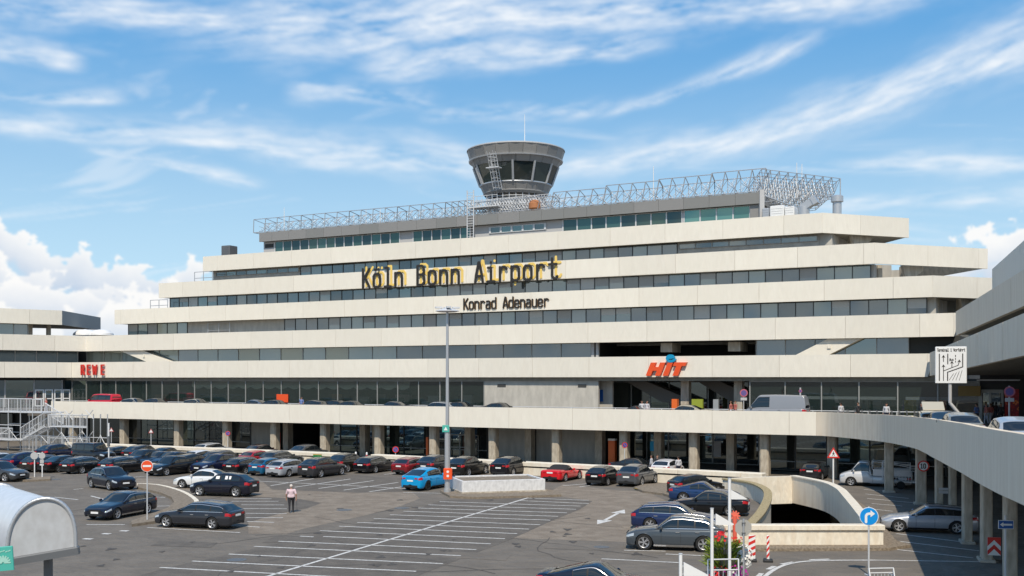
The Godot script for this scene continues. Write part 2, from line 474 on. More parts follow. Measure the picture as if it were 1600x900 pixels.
func smooth(pts: Array, steps := 6) -> Array:                   # Catmull-Rom through Vector3 points
	var out := []
	for i in pts.size() - 1:
		var p0: Vector3 = pts[maxi(i - 1, 0)]; var p1: Vector3 = pts[i]; var p2: Vector3 = pts[i + 1]; var p3: Vector3 = pts[mini(i + 2, pts.size() - 1)]
		for k in steps:
			out.append(p1.cubic_interpolate(p2, p0, p3, float(k) / steps))
	out.append(pts[-1])
	return out

var pit := []     # plan of the opening of the sunken ramp, world points

func build_ground():
	# the opening of the ramp lies inside this rectangle; the ground is laid round it
	var right := smooth([Vector3(20.6, 0, -79.7), Vector3(21.5, 0, -75), Vector3(21.2, 0, -70.5), Vector3(20.2, 0, -65.5), Vector3(18.7, 0, -58.6), Vector3(17.5, 0, -53.2)])
	var left := smooth([Vector3(11.6, 0, -53.2), Vector3(13.4, 0, -58.5), Vector3(15.4, 0, -65.5), Vector3(16.4, 0, -70.5), Vector3(16.4, 0, -75), Vector3(15.2, 0, -77.8)])
	pit = [left, right]
	var s := Shape.new()
	var hole := PackedVector2Array()
	for p in left: hole.append(Vector2(p.x, -p.z))
	for p in right: hole.append(Vector2(p.x, -p.z))
	var x0 := 10.0; var x1 := 23.0; var z0 := 53.2; var z1 := 81.0     # as -z
	var far := 1500.0
	sheet(s, PackedVector2Array([Vector2(-far, -200), Vector2(far, -200), Vector2(far, z0), Vector2(-far, z0)]), 0)
	sheet(s, PackedVector2Array([Vector2(-far, z1), Vector2(far, z1), Vector2(far, far), Vector2(-far, far)]), 0)
	sheet(s, PackedVector2Array([Vector2(-far, z0), Vector2(x0, z0), Vector2(x0, z1), Vector2(-far, z1)]), 0)
	sheet(s, PackedVector2Array([Vector2(x1, z0), Vector2(far, z0), Vector2(far, z1), Vector2(x1, z1)]), 0)
	var rest := PackedVector2Array([Vector2(x0, z0)])
	for p in left: rest.append(Vector2(p.x, -p.z))
	for p in right: rest.append(Vector2(p.x, -p.z))
	rest.append_array(PackedVector2Array([Vector2(x1, z0), Vector2(x1, z1), Vector2(x0, z1)]))
	sheet(s, rest, 0)
	ground_piece("ground", s, mat.asphalt)
	s = Shape.new()
	flat_poly(s, [[388, 834], [447, 835], [475, 826], [560, 808], [620, 793], [656, 779], [645, 769], [560, 763], [480, 757], [400, 753], [300, 750], [215, 747], [205, 756], [250, 762], [330, 771], [405, 776], [470, 780], [503, 786], [480, 795], [440, 802], [388, 816]], 0.004)
	ground_piece("gravelled_lane", s, mat.lane)
	s = Shape.new()
	flat_poly(s, [[852, 772], [925, 783], [905, 795], [870, 808], [835, 823], [800, 841], [975, 847], [1010, 852], [1100, 856], [1110, 840], [1050, 800], [1040, 782], [1010, 768], [960, 766], [900, 759], [880, 757]], 0.004)
	ground_piece("gravelled_lane", s, mat.lane)
	s = Shape.new()
	flat_poly(s, [[690, 782], [640, 799], [560, 820], [430, 850], [250, 890], [150, 920], [600, 920], [800, 842], [860, 815], [906, 796], [926, 783], [850, 776], [760, 779]], 0.007)
	flat_poly(s, [[395, 776], [470, 780], [500, 786], [478, 794], [440, 801], [386, 816], [350, 816], [330, 790]], 0.0075)
	flat_poly(s, [[425, 765], [560, 770], [635, 768], [700, 752], [560, 743], [400, 744]], 0.008)
	ground_piece("parking_bay_asphalt", s, mat.asphalt_dark)
	# kerbed islands
	s = Shape.new()
	raised(s, [[0, 770], [40, 774], [75, 781], [92, 788], [98, 794], [92, 800], [60, 799], [0, 796], [-40, 790], [-40, 772]], 0.0, 0.16)
	ground_piece("kerb_island", s, mat.paving)
	s = Shape.new()
	raised(s, [[35, 747], [79, 747], [79, 751], [42, 753], [20, 751]], 0.0, 0.14)
	ground_piece("kerb_island", s, mat.paving)
	s = Shape.new()
	raised(s, [[216, 758], [245, 760], [268, 765], [290, 773], [306, 784], [306, 791], [290, 795], [264, 804], [243, 818], [206, 823], [205, 818], [238, 806], [262, 797], [272, 788], [268, 780], [252, 773], [232, 768], [214, 764]], 0.0, 0.15)
	ground_piece("kerb_island", s, mat.paving)
	s = Shape.new()      # pale kerb stones along the far curve of that island
	var edge := smooth([spot(216, 758), spot(245, 760), spot(268, 765), spot(290, 773), spot(306, 784), spot(306, 791)], 3)
	for i in edge.size() - 1:
		var a: Vector3 = edge[i]; var b: Vector3 = edge[i + 1]
		s = Shape.new()
		var d := b - a
		s.bbox(Vector3.ZERO, Vector3(d.length() - 0.03, 0.15, 0.34), 0.02)
		var st := ground_piece("kerb_stone", s, mat.wall)
		st.position = (a + b) * 0.5 + Vector3(0, 0.076, 0); st.rotation.y = turn_of(d.normalized())
	s = Shape.new()
	raised(s, [[688, 770], [703, 778], [745, 780], [852, 777], [877, 776], [872, 770], [850, 767], [704, 764]], 0.0, 0.15)
	ground_piece("kerb_island", s, mat.paving)
	s = Shape.new()
	raised(s, [[853, 775.5], [877, 775.8], [873, 771], [856, 770]], 0.12, 0.125)
	raised(s, [[991, 765.5], [1006, 769.5], [1036, 773], [1040, 769.5], [1010, 766], [996, 763.5]], 0.12, 0.125)
	ground_piece("yellow_kerb_paint", s, mat.yellow_paint)
	s = Shape.new()
	raised(s, [[990, 764], [1004, 770], [1035, 774], [1052, 779], [1075, 776], [1085, 765], [1050, 757], [1008, 759]], 0.0, 0.15)
	ground_piece("kerb_island", s, mat.paving)
	# pavement round the sunken ramp: along its front wall and up its right side
	s = Shape.new()
	var outer := [Vector2(9.2, 51.6), Vector2(18.0, 51.9), Vector2(19.4, 52.9), Vector2(19.2, 54.4)]
	for k in range(1, 7):
		var p: Vector3 = right[right.size() - 1 - k * 4]
		outer.append(Vector2(p.x + 1.45, -p.z))
	for k in range(6, 0, -1):
		var p: Vector3 = right[right.size() - 1 - k * 4]
		outer.append(Vector2(p.x + 0.2, -p.z))
	outer.append(Vector2(17.7, 53.0)); outer.append(Vector2(9.2, 53.0))
	plan_prism(s, PackedVector2Array(outer), 0.0, 0.14)
	ground_piece("pavement", s, mat.kerb)
	markings()

func markings():
	var s := Shape.new()
	line(s, spot(414, 902), spot(825, 778), 0.17)
	ground_piece("painted_centre_line", s, mat.paint)
	var lefts := [[687, 784], [669, 789], [651, 794], [630, 799], [609, 804.5], [584, 810.5], [558, 816.5], [530, 822.5], [500, 829.5], [505, 838.5], [435, 846], [397, 854], [357, 866], [300, 877], [250, 887]]
	var rights := [[920, 782], [920, 787], [907, 791], [900, 796], [886, 801.5], [872, 807], [860, 813], [844, 820], [827, 827], [808, 834], [789, 842], [767, 850], [744, 859], [720, 868.5], [692, 881], [650, 893], [610, 906]]
	line_piece(spot(825, 778.5), spot(920, 782), 0.16)
	line_piece(spot(812, 782.3), spot(920, 787), 0.16)
	for i in lefts.size():
		line_piece(spot(lefts[i][0], lefts[i][1]), spot(rights[i + 2][0], rights[i + 2][1]), 0.16)
	line_piece(spot(469, 838), spot(490, 839.2), 0.16)
	for a in [[365, 779.3, 424, 779.5], [362, 783.5, 435, 783.4], [377, 789, 444, 789.2], [380, 795, 448, 795.2], [384, 802.3, 448, 802.8], [384, 809, 442, 809.2], [386, 815, 428, 816.5], [386, 822.5, 406, 824], [230, 824.5, 375, 832.5]]:
		line_piece(spot(a[0], a[1]), spot(a[2], a[3]), 0.15)
	# bays of the rows nearer the terminal
	for a in [[405, 752, 560, 759.5], [560, 759.5, 640, 764], [423, 759, 490, 748], [460, 761.5, 548, 748.5], [498, 763.5, 584, 751], [537, 766, 622, 754], [577, 768.5, 640, 759], [630, 769.5, 690, 771], [280, 747, 330, 744], [205, 746, 240, 743], [30, 737, 70, 735], [60, 738.5, 100, 736], [100, 742, 160, 740],
			[600, 741.5, 625, 738.5], [880, 759, 925, 755.5], [905, 761, 932, 757.5], [940, 873.5, 1062, 879.5], [975, 860, 1040, 861.5], [1100, 815, 1130, 816], [1112, 826, 1132, 826.8], [1112, 833, 1132, 833.8], [1040, 866, 1180, 872], [234, 776, 258, 777.5], [232, 791.5, 272, 790.5], [85, 777, 122, 781], [142, 775, 166, 781.5],
			[135, 820, 195, 820], [115, 765, 130, 763.5], [146, 753.5, 165, 755]]:
		line_piece(spot(a[0], a[1]), spot(a[2], a[3]), 0.16)
	for a in [[160, 834, 172, 834.5], [130, 842, 144, 842.6], [188, 829.5, 200, 830], [100, 847.5, 110, 848], [50, 795, 64, 795.6]]:
		line_piece(spot(a[0], a[1]), spot(a[2], a[3]), 0.35)
	# two-way arrow on the right lane
	s = Shape.new()
	var a0 := spot(933, 819.5); var a1 := spot(976, 796.5)
	var d := (a1 - a0).normalized(); var q := Vector3(-d.z, 0, d.x)
	line(s, a0 + d * 1.5, a1 - d * 1.5, 0.22)
	for e in [[a0, d], [a1, -d]]:
		var tip: Vector3 = e[0]; var back: Vector3 = e[0] + e[1] * 1.9
		tip.y = 0.012; back.y = 0.012
		s.tri(tip, back - q * 0.45, back + q * 0.45) if (back - q - tip).cross(back + q - tip).y > 0 else s.tri(tip, back + q * 0.45, back - q * 0.45)
	ground_piece("painted_arrow", s, mat.paint)
	# bays under the viaduct and the turn at the right
	for a in [[1350, 765, 1385, 768], [1352, 772, 1420, 779], [1355, 779, 1440, 787], [1362, 787, 1410, 791], [1366, 796, 1395, 799], [1400, 834, 1503, 847], [1404, 846, 1530, 861], [1402, 859, 1520, 872], [1368, 875.5, 1560, 878.5], [1180, 818, 1200, 818]]:
		line_piece(spot(a[0], a[1]), spot(a[2], a[3]), 0.15)
	var bend := smooth([spot(1190, 906), spot(1204, 894), spot(1222, 884.5), spot(1248, 878.5), spot(1290, 876), spot(1368, 875.5)], 5)
	s = Shape.new()
	for i in bend.size() - 1: line(s, bend[i], bend[i + 1], 0.2)
	ground_piece("painted_edge_line", s, mat.paint)
	for a in [[1184, 902, 1190, 896], [1200, 890, 1210, 885], [1221, 882, 1240, 878.5], [1265, 875, 1296, 874]]:
		line_piece(spot(a[0], a[1]), spot(a[2], a[3]), 0.22)
	# iron covers and patches in the asphalt
	for a in [[538, 797, 0.5], [628, 794, 0.5], [370, 875, 0.45], [940, 855, 0.4], [88, 749, 0.4]]:
		s = Shape.new()
		s.lathe([Vector2(0, 0.016), Vector2(a[2], 0.016), Vector2(a[2], 0.008)], 16)
		ground_piece("manhole_cover", s, mat.steel_dark).position = spot(a[0], a[1])
	# oil spots, tar-filled cracks and mended patches
	rng.seed = 77
	var oil := weathered(Color(0.105, 0.094, 0.083), 0.85, Vector3(1.3, 1.3, 1.3), 0.75, 0.0, 61)
	for i in 70:
		var c := spot(rng.randf_range(60, 1180), rng.randf_range(772, 905))
		var poly := PackedVector2Array(); var r := rng.randf_range(0.06, 0.22); var ph := rng.randf() * TAU
		for k in 14: poly.append(Vector2(c.x, -c.z) + Vector2.from_angle(TAU * k / 14) * r * (1.0 + 0.35 * sin(3.0 * TAU * k / 14 + ph) + rng.randf_range(-0.15, 0.15)) * Vector2(1.0, 1.7))
		s = Shape.new(); sheet(s, poly, 0.0155)
		ground_piece("oil_stain", s, oil)
	for i in 16:
		var a := spot(rng.randf_range(150, 1000), rng.randf_range(775, 900)); var dd := Vector3(rng.randf_range(-1, 1), 0, rng.randf_range(-1, 1)).normalized()
		s = Shape.new()
		for k in 9:
			var b := a + dd * rng.randf_range(0.7, 1.4)
			line(s, a, b, 0.05, 0.0105)
			a = b; dd = dd.rotated(Vector3.UP, rng.randf_range(-0.5, 0.5))
		ground_piece("tar_seam", s, oil)
	for a in [[430, 838, 560, 836, 545, 846, 410, 848], [700, 862, 800, 866, 790, 876, 690, 871], [250, 845, 340, 848, 330, 856, 235, 853], [860, 850, 940, 853, 935, 860, 850, 857]]:
		s = Shape.new(); flat_poly(s, [[a[0], a[1]], [a[2], a[3]], [a[4], a[5]], [a[6], a[7]]], 0.0092)
		ground_piece("mended_patch", s, mat.asphalt_dark if a[0] % 20 else mat.asphalt)

func line_piece(a: Vector3, b: Vector3, w: float):
	var s := Shape.new()
	line(s, a, b, w)
	ground_piece("painted_line", s, mat.paint)

# ---------------------------------------------------------------- terminal
const LEVELS := [   # z in front of the parapet plane, top, bottom, photo column of the left end and of the right corner
	[-19.84, 24.77, 22.77, 317.0, 1285.0], [-18.04, 21.27, 19.26, 248.0, 1366.0], [-16.24, 17.73, 15.75, 179.0, 1457.0], [-10.4, 13.9, 11.87, 134.0, 1490.0], [-9.04, 10.38, 8.37, 112.0, 1449.0]]
const TURNED := Vector3(0.936, 0, -0.351)       # direction of the faces beyond the right corners
var box_cache := {}

func ray_reach(px: float, c: Vector3, dir: Vector3) -> float:   # how far along dir from c photo column px is met
	var r := Vector3((px - 800.0) / FOCAL, 0, -1)
	return -(c.x * r.z - c.z * r.x) / (dir.x * r.z - dir.z * r.x)

func box_mesh(size: Vector3) -> ArrayMesh:
	var key := "%.3f %.3f %.3f" % [size.x, size.y, size.z]
	if not box_cache.has(key):
		var s := Shape.new(); s.box(Vector3.ZERO, size)
		box_cache[key] = s.mesh()
	return box_cache[key]

func part_box(called: String, parent: Node3D, world_at: Vector3, dir: Vector3, size: Vector3, m: Material) -> MeshInstance3D:
	var o := obj(called, box_mesh(size), m, parent)
	o.global_transform = Transform3D(Basis(Vector3.UP, turn_of(dir)), world_at)
	return o

func band(parent: Node3D, from: Vector3, dir: Vector3, length: float, top: float, bottom: float, first: float, m: Array, panel := 6.35):   # a parapet of separate concrete panels; first = where the first joint comes
	var outw := Vector3(-dir.z, 0, dir.x)
	var edges := [0.0]
	var e := first
	while e < length - 0.4:
		if e > 0.4: edges.append(e)
		e += panel
	edges.append(length)
	for i in edges.size() - 1:
		var a: float = edges[i] + (0.013 if i else 0.0); var b: float = edges[i + 1] - (0.013 if i < edges.size() - 2 else 0.0)
		part_box("facade_panel", parent, from + dir * (a + b) * 0.5 + Vector3(0, (top + bottom) * 0.5, 0) - outw * 0.12, dir, Vector3(snappedf(b - a, 0.001), top - bottom, 0.24), m[rng.randi() % m.size()])

func plan_part(called: String, parent: Node3D, pts: Array, y0: float, y1: float, m: Material) -> MeshInstance3D:
	var poly := PackedVector2Array()
	for p in pts: poly.append(Vector2(p.x, -p.z))
	var s := Shape.new()
	plan_prism(s, poly, y0, y1)
	var o := obj(called, s, m, parent)
	o.global_transform = Transform3D.IDENTITY
	return o

func panes(parent: Node3D, called: String, frame_called: String, px0: float, px1: float, z: float, y0: float, y1: float, spacing: float, m: Array, fm: Material, bar := 0.07, skip = null):
	var t0 := reach(px0, z); var t1 := reach(px1, z)
	var count := maxi(1, roundi((t1 - t0) / spacing)); var w := snappedf((t1 - t0) / count, 0.001)
	var s := Shape.new()
	for i in count:
		if skip != null and skip.call(i): continue
		var o := part_box(called, parent, fp(t0 + (i + 0.5) * w, (y0 + y1) * 0.5, z), ALONG, Vector3(w - bar, y1 - y0 - 0.1, 0.05), m[rng.randi() % m.size()])
		o.rotate_y(rng.randf_range(-0.006, 0.006))
		if called == "office_window" and rng.randf() < 0.3:      # a blind let down part of the way
			var h := (y1 - y0 - 0.1) * rng.randf_range(0.25, 0.8)
			part_box("window_blind", parent, fp(t0 + (i + 0.5) * w, y1 - 0.05 - h * 0.5, z + 0.028), ALONG, Vector3(w - bar, snappedf(h, 0.1), 0.012), mat.blind[rng.randi() % 3])
	for i in count + 1:
		s.box(Vector3(i * w - 0.5 * (t1 - t0), 0, 0.03), Vector3(bar, y1 - y0, 0.12))
	s.box(Vector3(0, (y1 - y0) * 0.5 - 0.02, 0.02), Vector3(t1 - t0, 0.075, 0.09)); s.box(Vector3(0, -(y1 - y0) * 0.5 + 0.02, 0.02), Vector3(t1 - t0, 0.075, 0.09))
	var f := obj(frame_called, s, fm, parent)
	f.global_transform = Transform3D(Basis(Vector3.UP, turn_of(ALONG)), fp((t0 + t1) * 0.5, (y0 + y1) * 0.5, z))

func wall(parent: Node3D, called: String, px0: float, px1: float, z: float, y0: float, y1: float, m: Material, thick := 0.3):
	var t0 := reach(px0, z); var t1 := reach(px1, z)
	part_box(called, parent, fp((t0 + t1) * 0.5, (y0 + y1) * 0.5, z - thick * 0.5), ALONG, Vector3(snappedf(t1 - t0, 0.001), y1 - y0, thick), m)

func slits(parent: Node3D, px0: float, px1: float, z: float, y0: float, y1: float):     # a grey wall with a row of small high windows
	wall(parent, "louvre_wall", px0, px1, z, y0, y1, mat.grey_wall)
	panes(parent, "high_window", "window_frame", px0 + 3, px1 - 3, z + 0.06, y1 - 0.75, y1 - 0.2, 1.75, mat.pane, mat.frame, 0.1)

func build_terminal():
	var T := thing("terminal_building", "beige stepped concrete airport terminal with long window bands and rooftop lettering", "building", fp(0, 0, 0), turn_of(ALONG))
	var P: Array = mat.panel
	# parapet bands, slabs and what lies behind them
	for k in LEVELS.size():
		var L: Array = LEVELS[k]
		var t0 := reach(L[3], L[0]); var t1 := reach(L[4], L[0])
		band(T, fp(t0, 0, L[0]), ALONG, t1 - t0, L[1], L[2], [2.6, 4.4, 1.2, 3.2, 5.0][k], P)
		var back := -46.0
		var corner := fp(t1, 0, L[0] - 0.26)
		var slab := [fp(t0 + 0.02, 0, L[0] - 0.26), corner]
		if k < 3:
			var far: float = [1420.0, 1543.0, 1560.0][k]
			var c := fp(t1, 0, L[0])
			var length := ray_reach(far, c, TURNED)
			band(T, c + TURNED * 0.02, TURNED, length, L[1], L[2], [4.6, 6.4, 5.2][k], P)
			slab.append(c + TURNED * (length - 0.02) + Vector3(-0.35, 0, -0.94) * 0.26)
			slab.append(c + TURNED * (length - 0.02) + Vector3(-3.0, 0, -22.0))
		slab.append(fp(t1, 0, back)); slab.append(fp(t0 + 0.02, 0, back))
		plan_part("floor_slab", T, slab, L[2] + 0.06, L[1] - 0.35, mat.soffit)
		if k >= 3:      # slanting end piece
			var es := Shape.new()
			es.prism(PackedVector2Array([Vector2(0, L[2]), Vector2(0.02, L[2]), Vector2(0.62, L[1]), Vector2(0, L[1])]), -0.24, 0.0)
			var eo := obj("end_panel", es, P[1], T)
			eo.global_transform = Transform3D(Basis(Vector3.UP, turn_of(ALONG)), fp(t1 + 0.01, 0, L[0]))
	# set-back core of every storey (what the windows are set into)
	var cores := [[22.77, 24.6, 0], [19.0, 22.83, 0], [15.6, 19.32, 1], [11.7, 15.81, 2], [8.2, 11.93, 3]]
	var core_px := [[333, 1278], [333, 1300], [265, 1366], [200, 1462], [100, 1500]]
	for k in range(1, 5):
		var z: float = LEVELS[cores[k][2]][0] - 1.25
		if k == 4: z = LEVELS[3][0] - 1.4
		var a := reach(core_px[k][0], z); var b := reach(core_px[k][1], z)
		if k == 4:
			var m1 := reach(930, z); var m2 := reach(1180, z)
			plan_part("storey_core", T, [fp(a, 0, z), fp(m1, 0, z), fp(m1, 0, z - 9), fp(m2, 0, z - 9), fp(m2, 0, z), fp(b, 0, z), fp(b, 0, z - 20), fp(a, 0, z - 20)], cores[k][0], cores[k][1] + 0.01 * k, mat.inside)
		else:
			plan_part("storey_core", T, [fp(a, 0, z), fp(b, 0, z), fp(b, 0, z - 18), fp(a, 0, z - 18)], cores[k][0], cores[k][1] + 0.01 * k, mat.grey_wall)
	# --- penthouse under the lattice
	var pz := -23.5
	var t0 := reach(405, pz); var t1 := reach(1188, pz)
	plan_part("penthouse_wall", T, [fp(t0 + 1.2, 0, pz - 0.9), fp(t1 - 0.3, 0, pz - 0.9), fp(t1 - 0.3, 0, pz - 16), fp(t0 + 1.2, 0, pz - 16)], 24.3, 27.5, mat.cladding)
	band(T, fp(t0, 0, pz), ALONG, t1 - t0, 28.0, 26.78, 2.2, [mat.cladding, std(Color(0.255, 0.25, 0.235), 0.5, 0.25)], 2.9)
	plan_part("penthouse_roof", T, [fp(t0, 0, pz - 0.25), fp(t1, 0, pz - 0.25), fp(t1, 0, pz - 17), fp(t0, 0, pz - 17)], 26.83, 27.9, mat.cladding)
	var wz := pz - 0.75
	panes(T, "penthouse_window", "window_frame", 430, 625, wz, 24.55, 26.75, 1.42, mat.pane_green, mat.steel_pale, 0.13)
	wall(T, "penthouse_panel", 412, 430, wz, 24.4, 26.77, mat.cladding_pale)
	wall(T, "vent_slot", 414, 427, wz + 0.05, 26.0, 26.5, mat.dark_grey, 0.08)
	wall(T, "penthouse_panel", 625, 646, wz, 24.4, 26.77, mat.cladding_pale)
	panes(T, "penthouse_window", "window_frame", 646, 735, wz, 24.55, 26.75, 1.42, mat.pane_green, mat.steel_pale, 0.13)
	wall(T, "penthouse_panel", 742, 880, wz, 24.4, 26.77, mat.cladding_pale)
	panes(T, "high_window", "window_frame", 766, 852, wz + 0.06, 25.75, 26.5, 1.45, mat.pane_dark, mat.steel_pale, 0.25)
	panes(T, "penthouse_window", "window_frame", 880, 1066, wz, 24.55, 26.75, 1.72, mat.pane_green, mat.steel_pale, 0.15)
	panes(T, "penthouse_window", "window_frame", 1069, 1172, wz, 24.55, 26.75, 1.74, mat.pane_teal, mat.steel_pale, 0.15)
	wall(T, "penthouse_panel", 1172, 1186, wz + 0.4, 24.4, 26.77, mat.cladding)
	# --- office window rows
	var z1: float = LEVELS[0][0] - 1.15
	slits(T, 335, 470, z1, 21.2, 22.85)
	panes(T, "office_window", "window_frame", 470, 1058, z1, 21.15, 22.78, 1.68, mat.pane, mat.frame_dark)
	slits(T, 1058, 1280, z1, 21.0, 22.85)
	var z2: float = LEVELS[1][0] - 1.15
	panes(T, "office_window", "window_frame", 266, 1360, z2, 17.5, 19.3, 1.72, mat.pane, mat.frame_dark)
	var z3: float = LEVELS[2][0] - 1.15
	panes(T, "office_window", "window_frame", 201, 293, z3, 13.7, 15.78, 1.78, [mat.pane_pale, mat.pane[3]], mat.frame_dark)
	wall(T, "blank_wall", 293, 445, z3, 13.6, 15.8, mat.grey_wall)
	panes(T, "office_window", "window_frame", 445, 1448, z3, 13.7, 15.78, 1.74, mat.pane, mat.frame_dark)
	var z4: float = LEVELS[3][0] - 1.3
	panes(T, "wide_window", "window_frame", 136, 620, z4, 10.2, 11.9, 3.3, [mat.pane[3], mat.pane[5], mat.pane_pale, mat.pane[1]], mat.frame)
	panes(T, "wide_window", "window_frame", 620, 924, z4, 10.2, 11.9, 3.4, [mat.pane[0], mat.pane[2], mat.pane[6]], mat.frame)
	panes(T, "wide_window", "window_frame", 1182, 1420, z4, 10.2, 11.9, 2.5, [mat.pane_dark[1], mat.pane[2], mat.pane[4]], mat.frame)
	for px in [927, 934]: part_box("white_post", T, fp(reach(px, z4 + 0.2), 11.0, z4 + 0.2), ALONG, Vector3(0.3, 1.9, 0.3), mat.cladding_pale)
	for px in [1048, 1153]: part_box("ceiling_beam", T, fp(reach(px, z4 - 1.2), 11.3, z4 - 1.2), ALONG, Vector3(1.2, 0.9, 2.5), mat.concrete)
	# slanting concrete stair flights that cross the open storey
	strut(T, 1236, 1300, 10.2, 12.05, 1.9, z4 + 0.9, 1.0)
	strut(T, 272, 218, 10.2, 12.05, -2.6, z4 + 0.9, -1.0)
	strut(T, 44, 22, 10.2, 12.05, -2.0, z4 + 0.9, -1.0)
	# recess beams and columns below the turned faces
	for k in 3:
		var L: Array = LEVELS[k]
		var c := fp(reach(L[4], L[0]), 0, L[0])
		for a in [[2.2, 0.5], [5.4, 0.7]]:
			var q: Vector3 = c + TURNED * a[0] + Vector3(-0.351, 0, -0.936) * 2.2
			part_box("column", T, q + Vector3(0, L[2] - 0.9, 0), TURNED, Vector3(a[1], 2.0, 0.6), mat.concrete)
		var inner: Vector3 = c + Vector3(-0.351, 0, -0.936) * 4.2 - TURNED * 1.5
		part_box("recess_wall", T, inner + TURNED * 3.2 + Vector3(0, L[2] - 0.75, 0), TURNED, Vector3(7.5, 2.4, 0.2), mat.grey_wall)
		wall(T, "recess_wall", L[4] - 6, L[4] + 45, L[0] - 8.5, L[2] - 2.0, L[2] + 0.1, mat.grey_wall)
		var s := Shape.new()      # slanting brace that closes the far end
		s.prism(PackedVector2Array([Vector2(0, 0.1), Vector2(2.6, 0.1), Vector2(2.6, -0.35), Vector2(0.6, -1.6)]), -0.15, 0.15)
		var o := obj("brace", s, mat.concrete, T)
		o.global_transform = Transform3D(Basis(Vector3.UP, turn_of(TURNED)), c + TURNED * 4.2 + Vector3(-0.351, 0, -0.936) * 1.2 + Vector3(0, L[2], 0))
	build_deck_storey(T)
	build_ground_storey(T)
	# rooftop pieces
	for a in [[352, 365, -21.5, 24.7, 26.2, "roof_vent", mat.steel_dark], [1206, 1228, -23.0, 24.7, 26.2, "roof_cabinet", mat.white], [1229, 1244, -23.0, 24.7, 26.0, "roof_cabinet", mat.white], [1194, 1205, -23.4, 24.7, 26.1, "roof_cabinet", mat.steel]]:
		var s := Shape.new()
		var b0 := reach(a[0], a[2]); var b1 := reach(a[1], a[2])
		s.bbox(Vector3(0, (a[4] - a[3]) * 0.5, 0), Vector3(b1 - b0, a[4] - a[3], 1.6), 0.06)
		for i in 5: s.box(Vector3(0, 0.2 + i * 0.25, 0.81), Vector3((b1 - b0) * 0.8, 0.05, 0.03))
		var o := obj(a[5], s, a[6], T)
		o.global_transform = Transform3D(Basis(Vector3.UP, turn_of(ALONG)), fp((b0 + b1) * 0.5, a[3], a[2]))
	for a in [[1256, 1.0, true], [1308, 0.85, false]]:
		var at := fp(reach(a[0], -22.5), 24.6, -22.5)
		var s := Shape.new()
		s.lathe([Vector2(0.0, 0), Vector2(0.45, 0), Vector2(0.45, 1.5), Vector2(0.62, 1.55), Vector2(0.62, 2.1), Vector2(0.5, 2.2), Vector2(0, 2.2)] if not a[2] else [Vector2(0, 0), Vector2(0.6, 0), Vector2(0.6, 1.3), Vector2(0, 1.5)], 14)
		if a[2]:
			s.box(Vector3(0.45, 1.5, 0), Vector3(1.5, 0.7, 0.9), Basis(Vector3.BACK, 0.5))
			s.box(Vector3(1.1, 1.86, 0), Vector3(0.5, 0.85, 1.05), Basis(Vector3.BACK, 0.5))
		var o := obj("roof_exhaust", s, mat.steel, T)
		o.global_transform = Transform3D(Basis(Vector3.UP, turn_of(ALONG)), at)
	for a in [[444, -24.5, 27.9, 31.3], [553, -25, 27.9, 29.9], [572, -25, 27.9, 30.1], [594, -25, 27.9, 30.1], [1021, -26, 27.9, 32.3], [1245, -30, 27.9, 32.0], [1253, -30, 27.9, 31.8]]:
		var s := Shape.new()
		s.tube(Vector3.ZERO, Vector3(0, a[3] - a[2], 0), 0.07, 6, 0.035)
		var o := obj("mast", s, mat.white, T)
		o.global_position = fp(reach(a[0], a[1]), a[2], a[1])
	# caged ladder up to the lattice
	var s := Shape.new()
	for d in [-0.45, 0.45]: s.tube(Vector3(d, 0, 0), Vector3(d, 6.4, 0), 0.07)
	for i in 20: s.tube(Vector3(-0.45, 0.2 + i * 0.31, 0), Vector3(0.45, 0.2 + i * 0.31, 0), 0.03, 5)
	s.box(Vector3(1.6, 4.3, -0.8), Vector3(4.0, 0.12, 1.6))
	for i in 6:
		s.tube(Vector3(0.2 + i * 0.7, 4.3, 0), Vector3(0.2 + i * 0.7, 5.6, 0), 0.035, 5)
	s.tube(Vector3(0.2, 5.6, 0), Vector3(3.7, 5.6, 0), 0.04, 5); s.tube(Vector3(0.2, 4.95, 0), Vector3(3.7, 4.95, 0), 0.03, 5)
	var lad := obj("ladder", s, mat.steel_pale, T)
	lad.global_transform = Transform3D(Basis(Vector3.UP, turn_of(ALONG)), fp(reach(735, -23.2), 24.6, -23.2))
	# railings on the stepped left ends
	for a in [[235, 262, -17.0, 17.4, 18.9], [304, 332, -18.9, 20.95, 22.6], [325, 359, -17.0, 13.6, 15.5]]:
		s = Shape.new()
		var b0 := reach(a[0], a[2]); var b1 := reach(a[1], a[2]); var h: float = a[4] - a[3]; var w := b1 - b0
		for x in [0.0, w * 0.5, w]: s.tube(Vector3(x, 0, 0), Vector3(x, h, 0), 0.05, 5)
		for y in [0.5, 1.0]: s.tube(Vector3(0, h * y, 0), Vector3(w, h * y, 0), 0.04, 5)
		var o := obj("railing", s, mat.steel, T)
		o.global_transform = Transform3D(Basis(Vector3.UP, turn_of(ALONG)), fp(b0, a[3], a[2]))

func strut(T: Node3D, px_low: float, px_high: float, y0: float, y1: float, thick: float, z: float, lean: float):
	var a := reach(px_low, z); var b := reach(px_high, z)
	var s := Shape.new()
	var dx := b - a
	s.prism(PackedVector2Array([Vector2(0, 0), Vector2(dx, y1 - y0), Vector2(dx + thick * 1.6, y1 - y0), Vector2(thick * 1.6, 0)]), -2.4, 0.0)
	s.box(Vector3(dx * 0.5 + thick * 0.85, (y1 - y0) * 0.5, 0.06), Vector3(0.3, 0.3, 0.1))
	var o := obj("stair_flight", s, mat.panel[0], T)
	o.global_transform = Transform3D(Basis(Vector3.UP, turn_of(ALONG)), fp(a, y0, z))

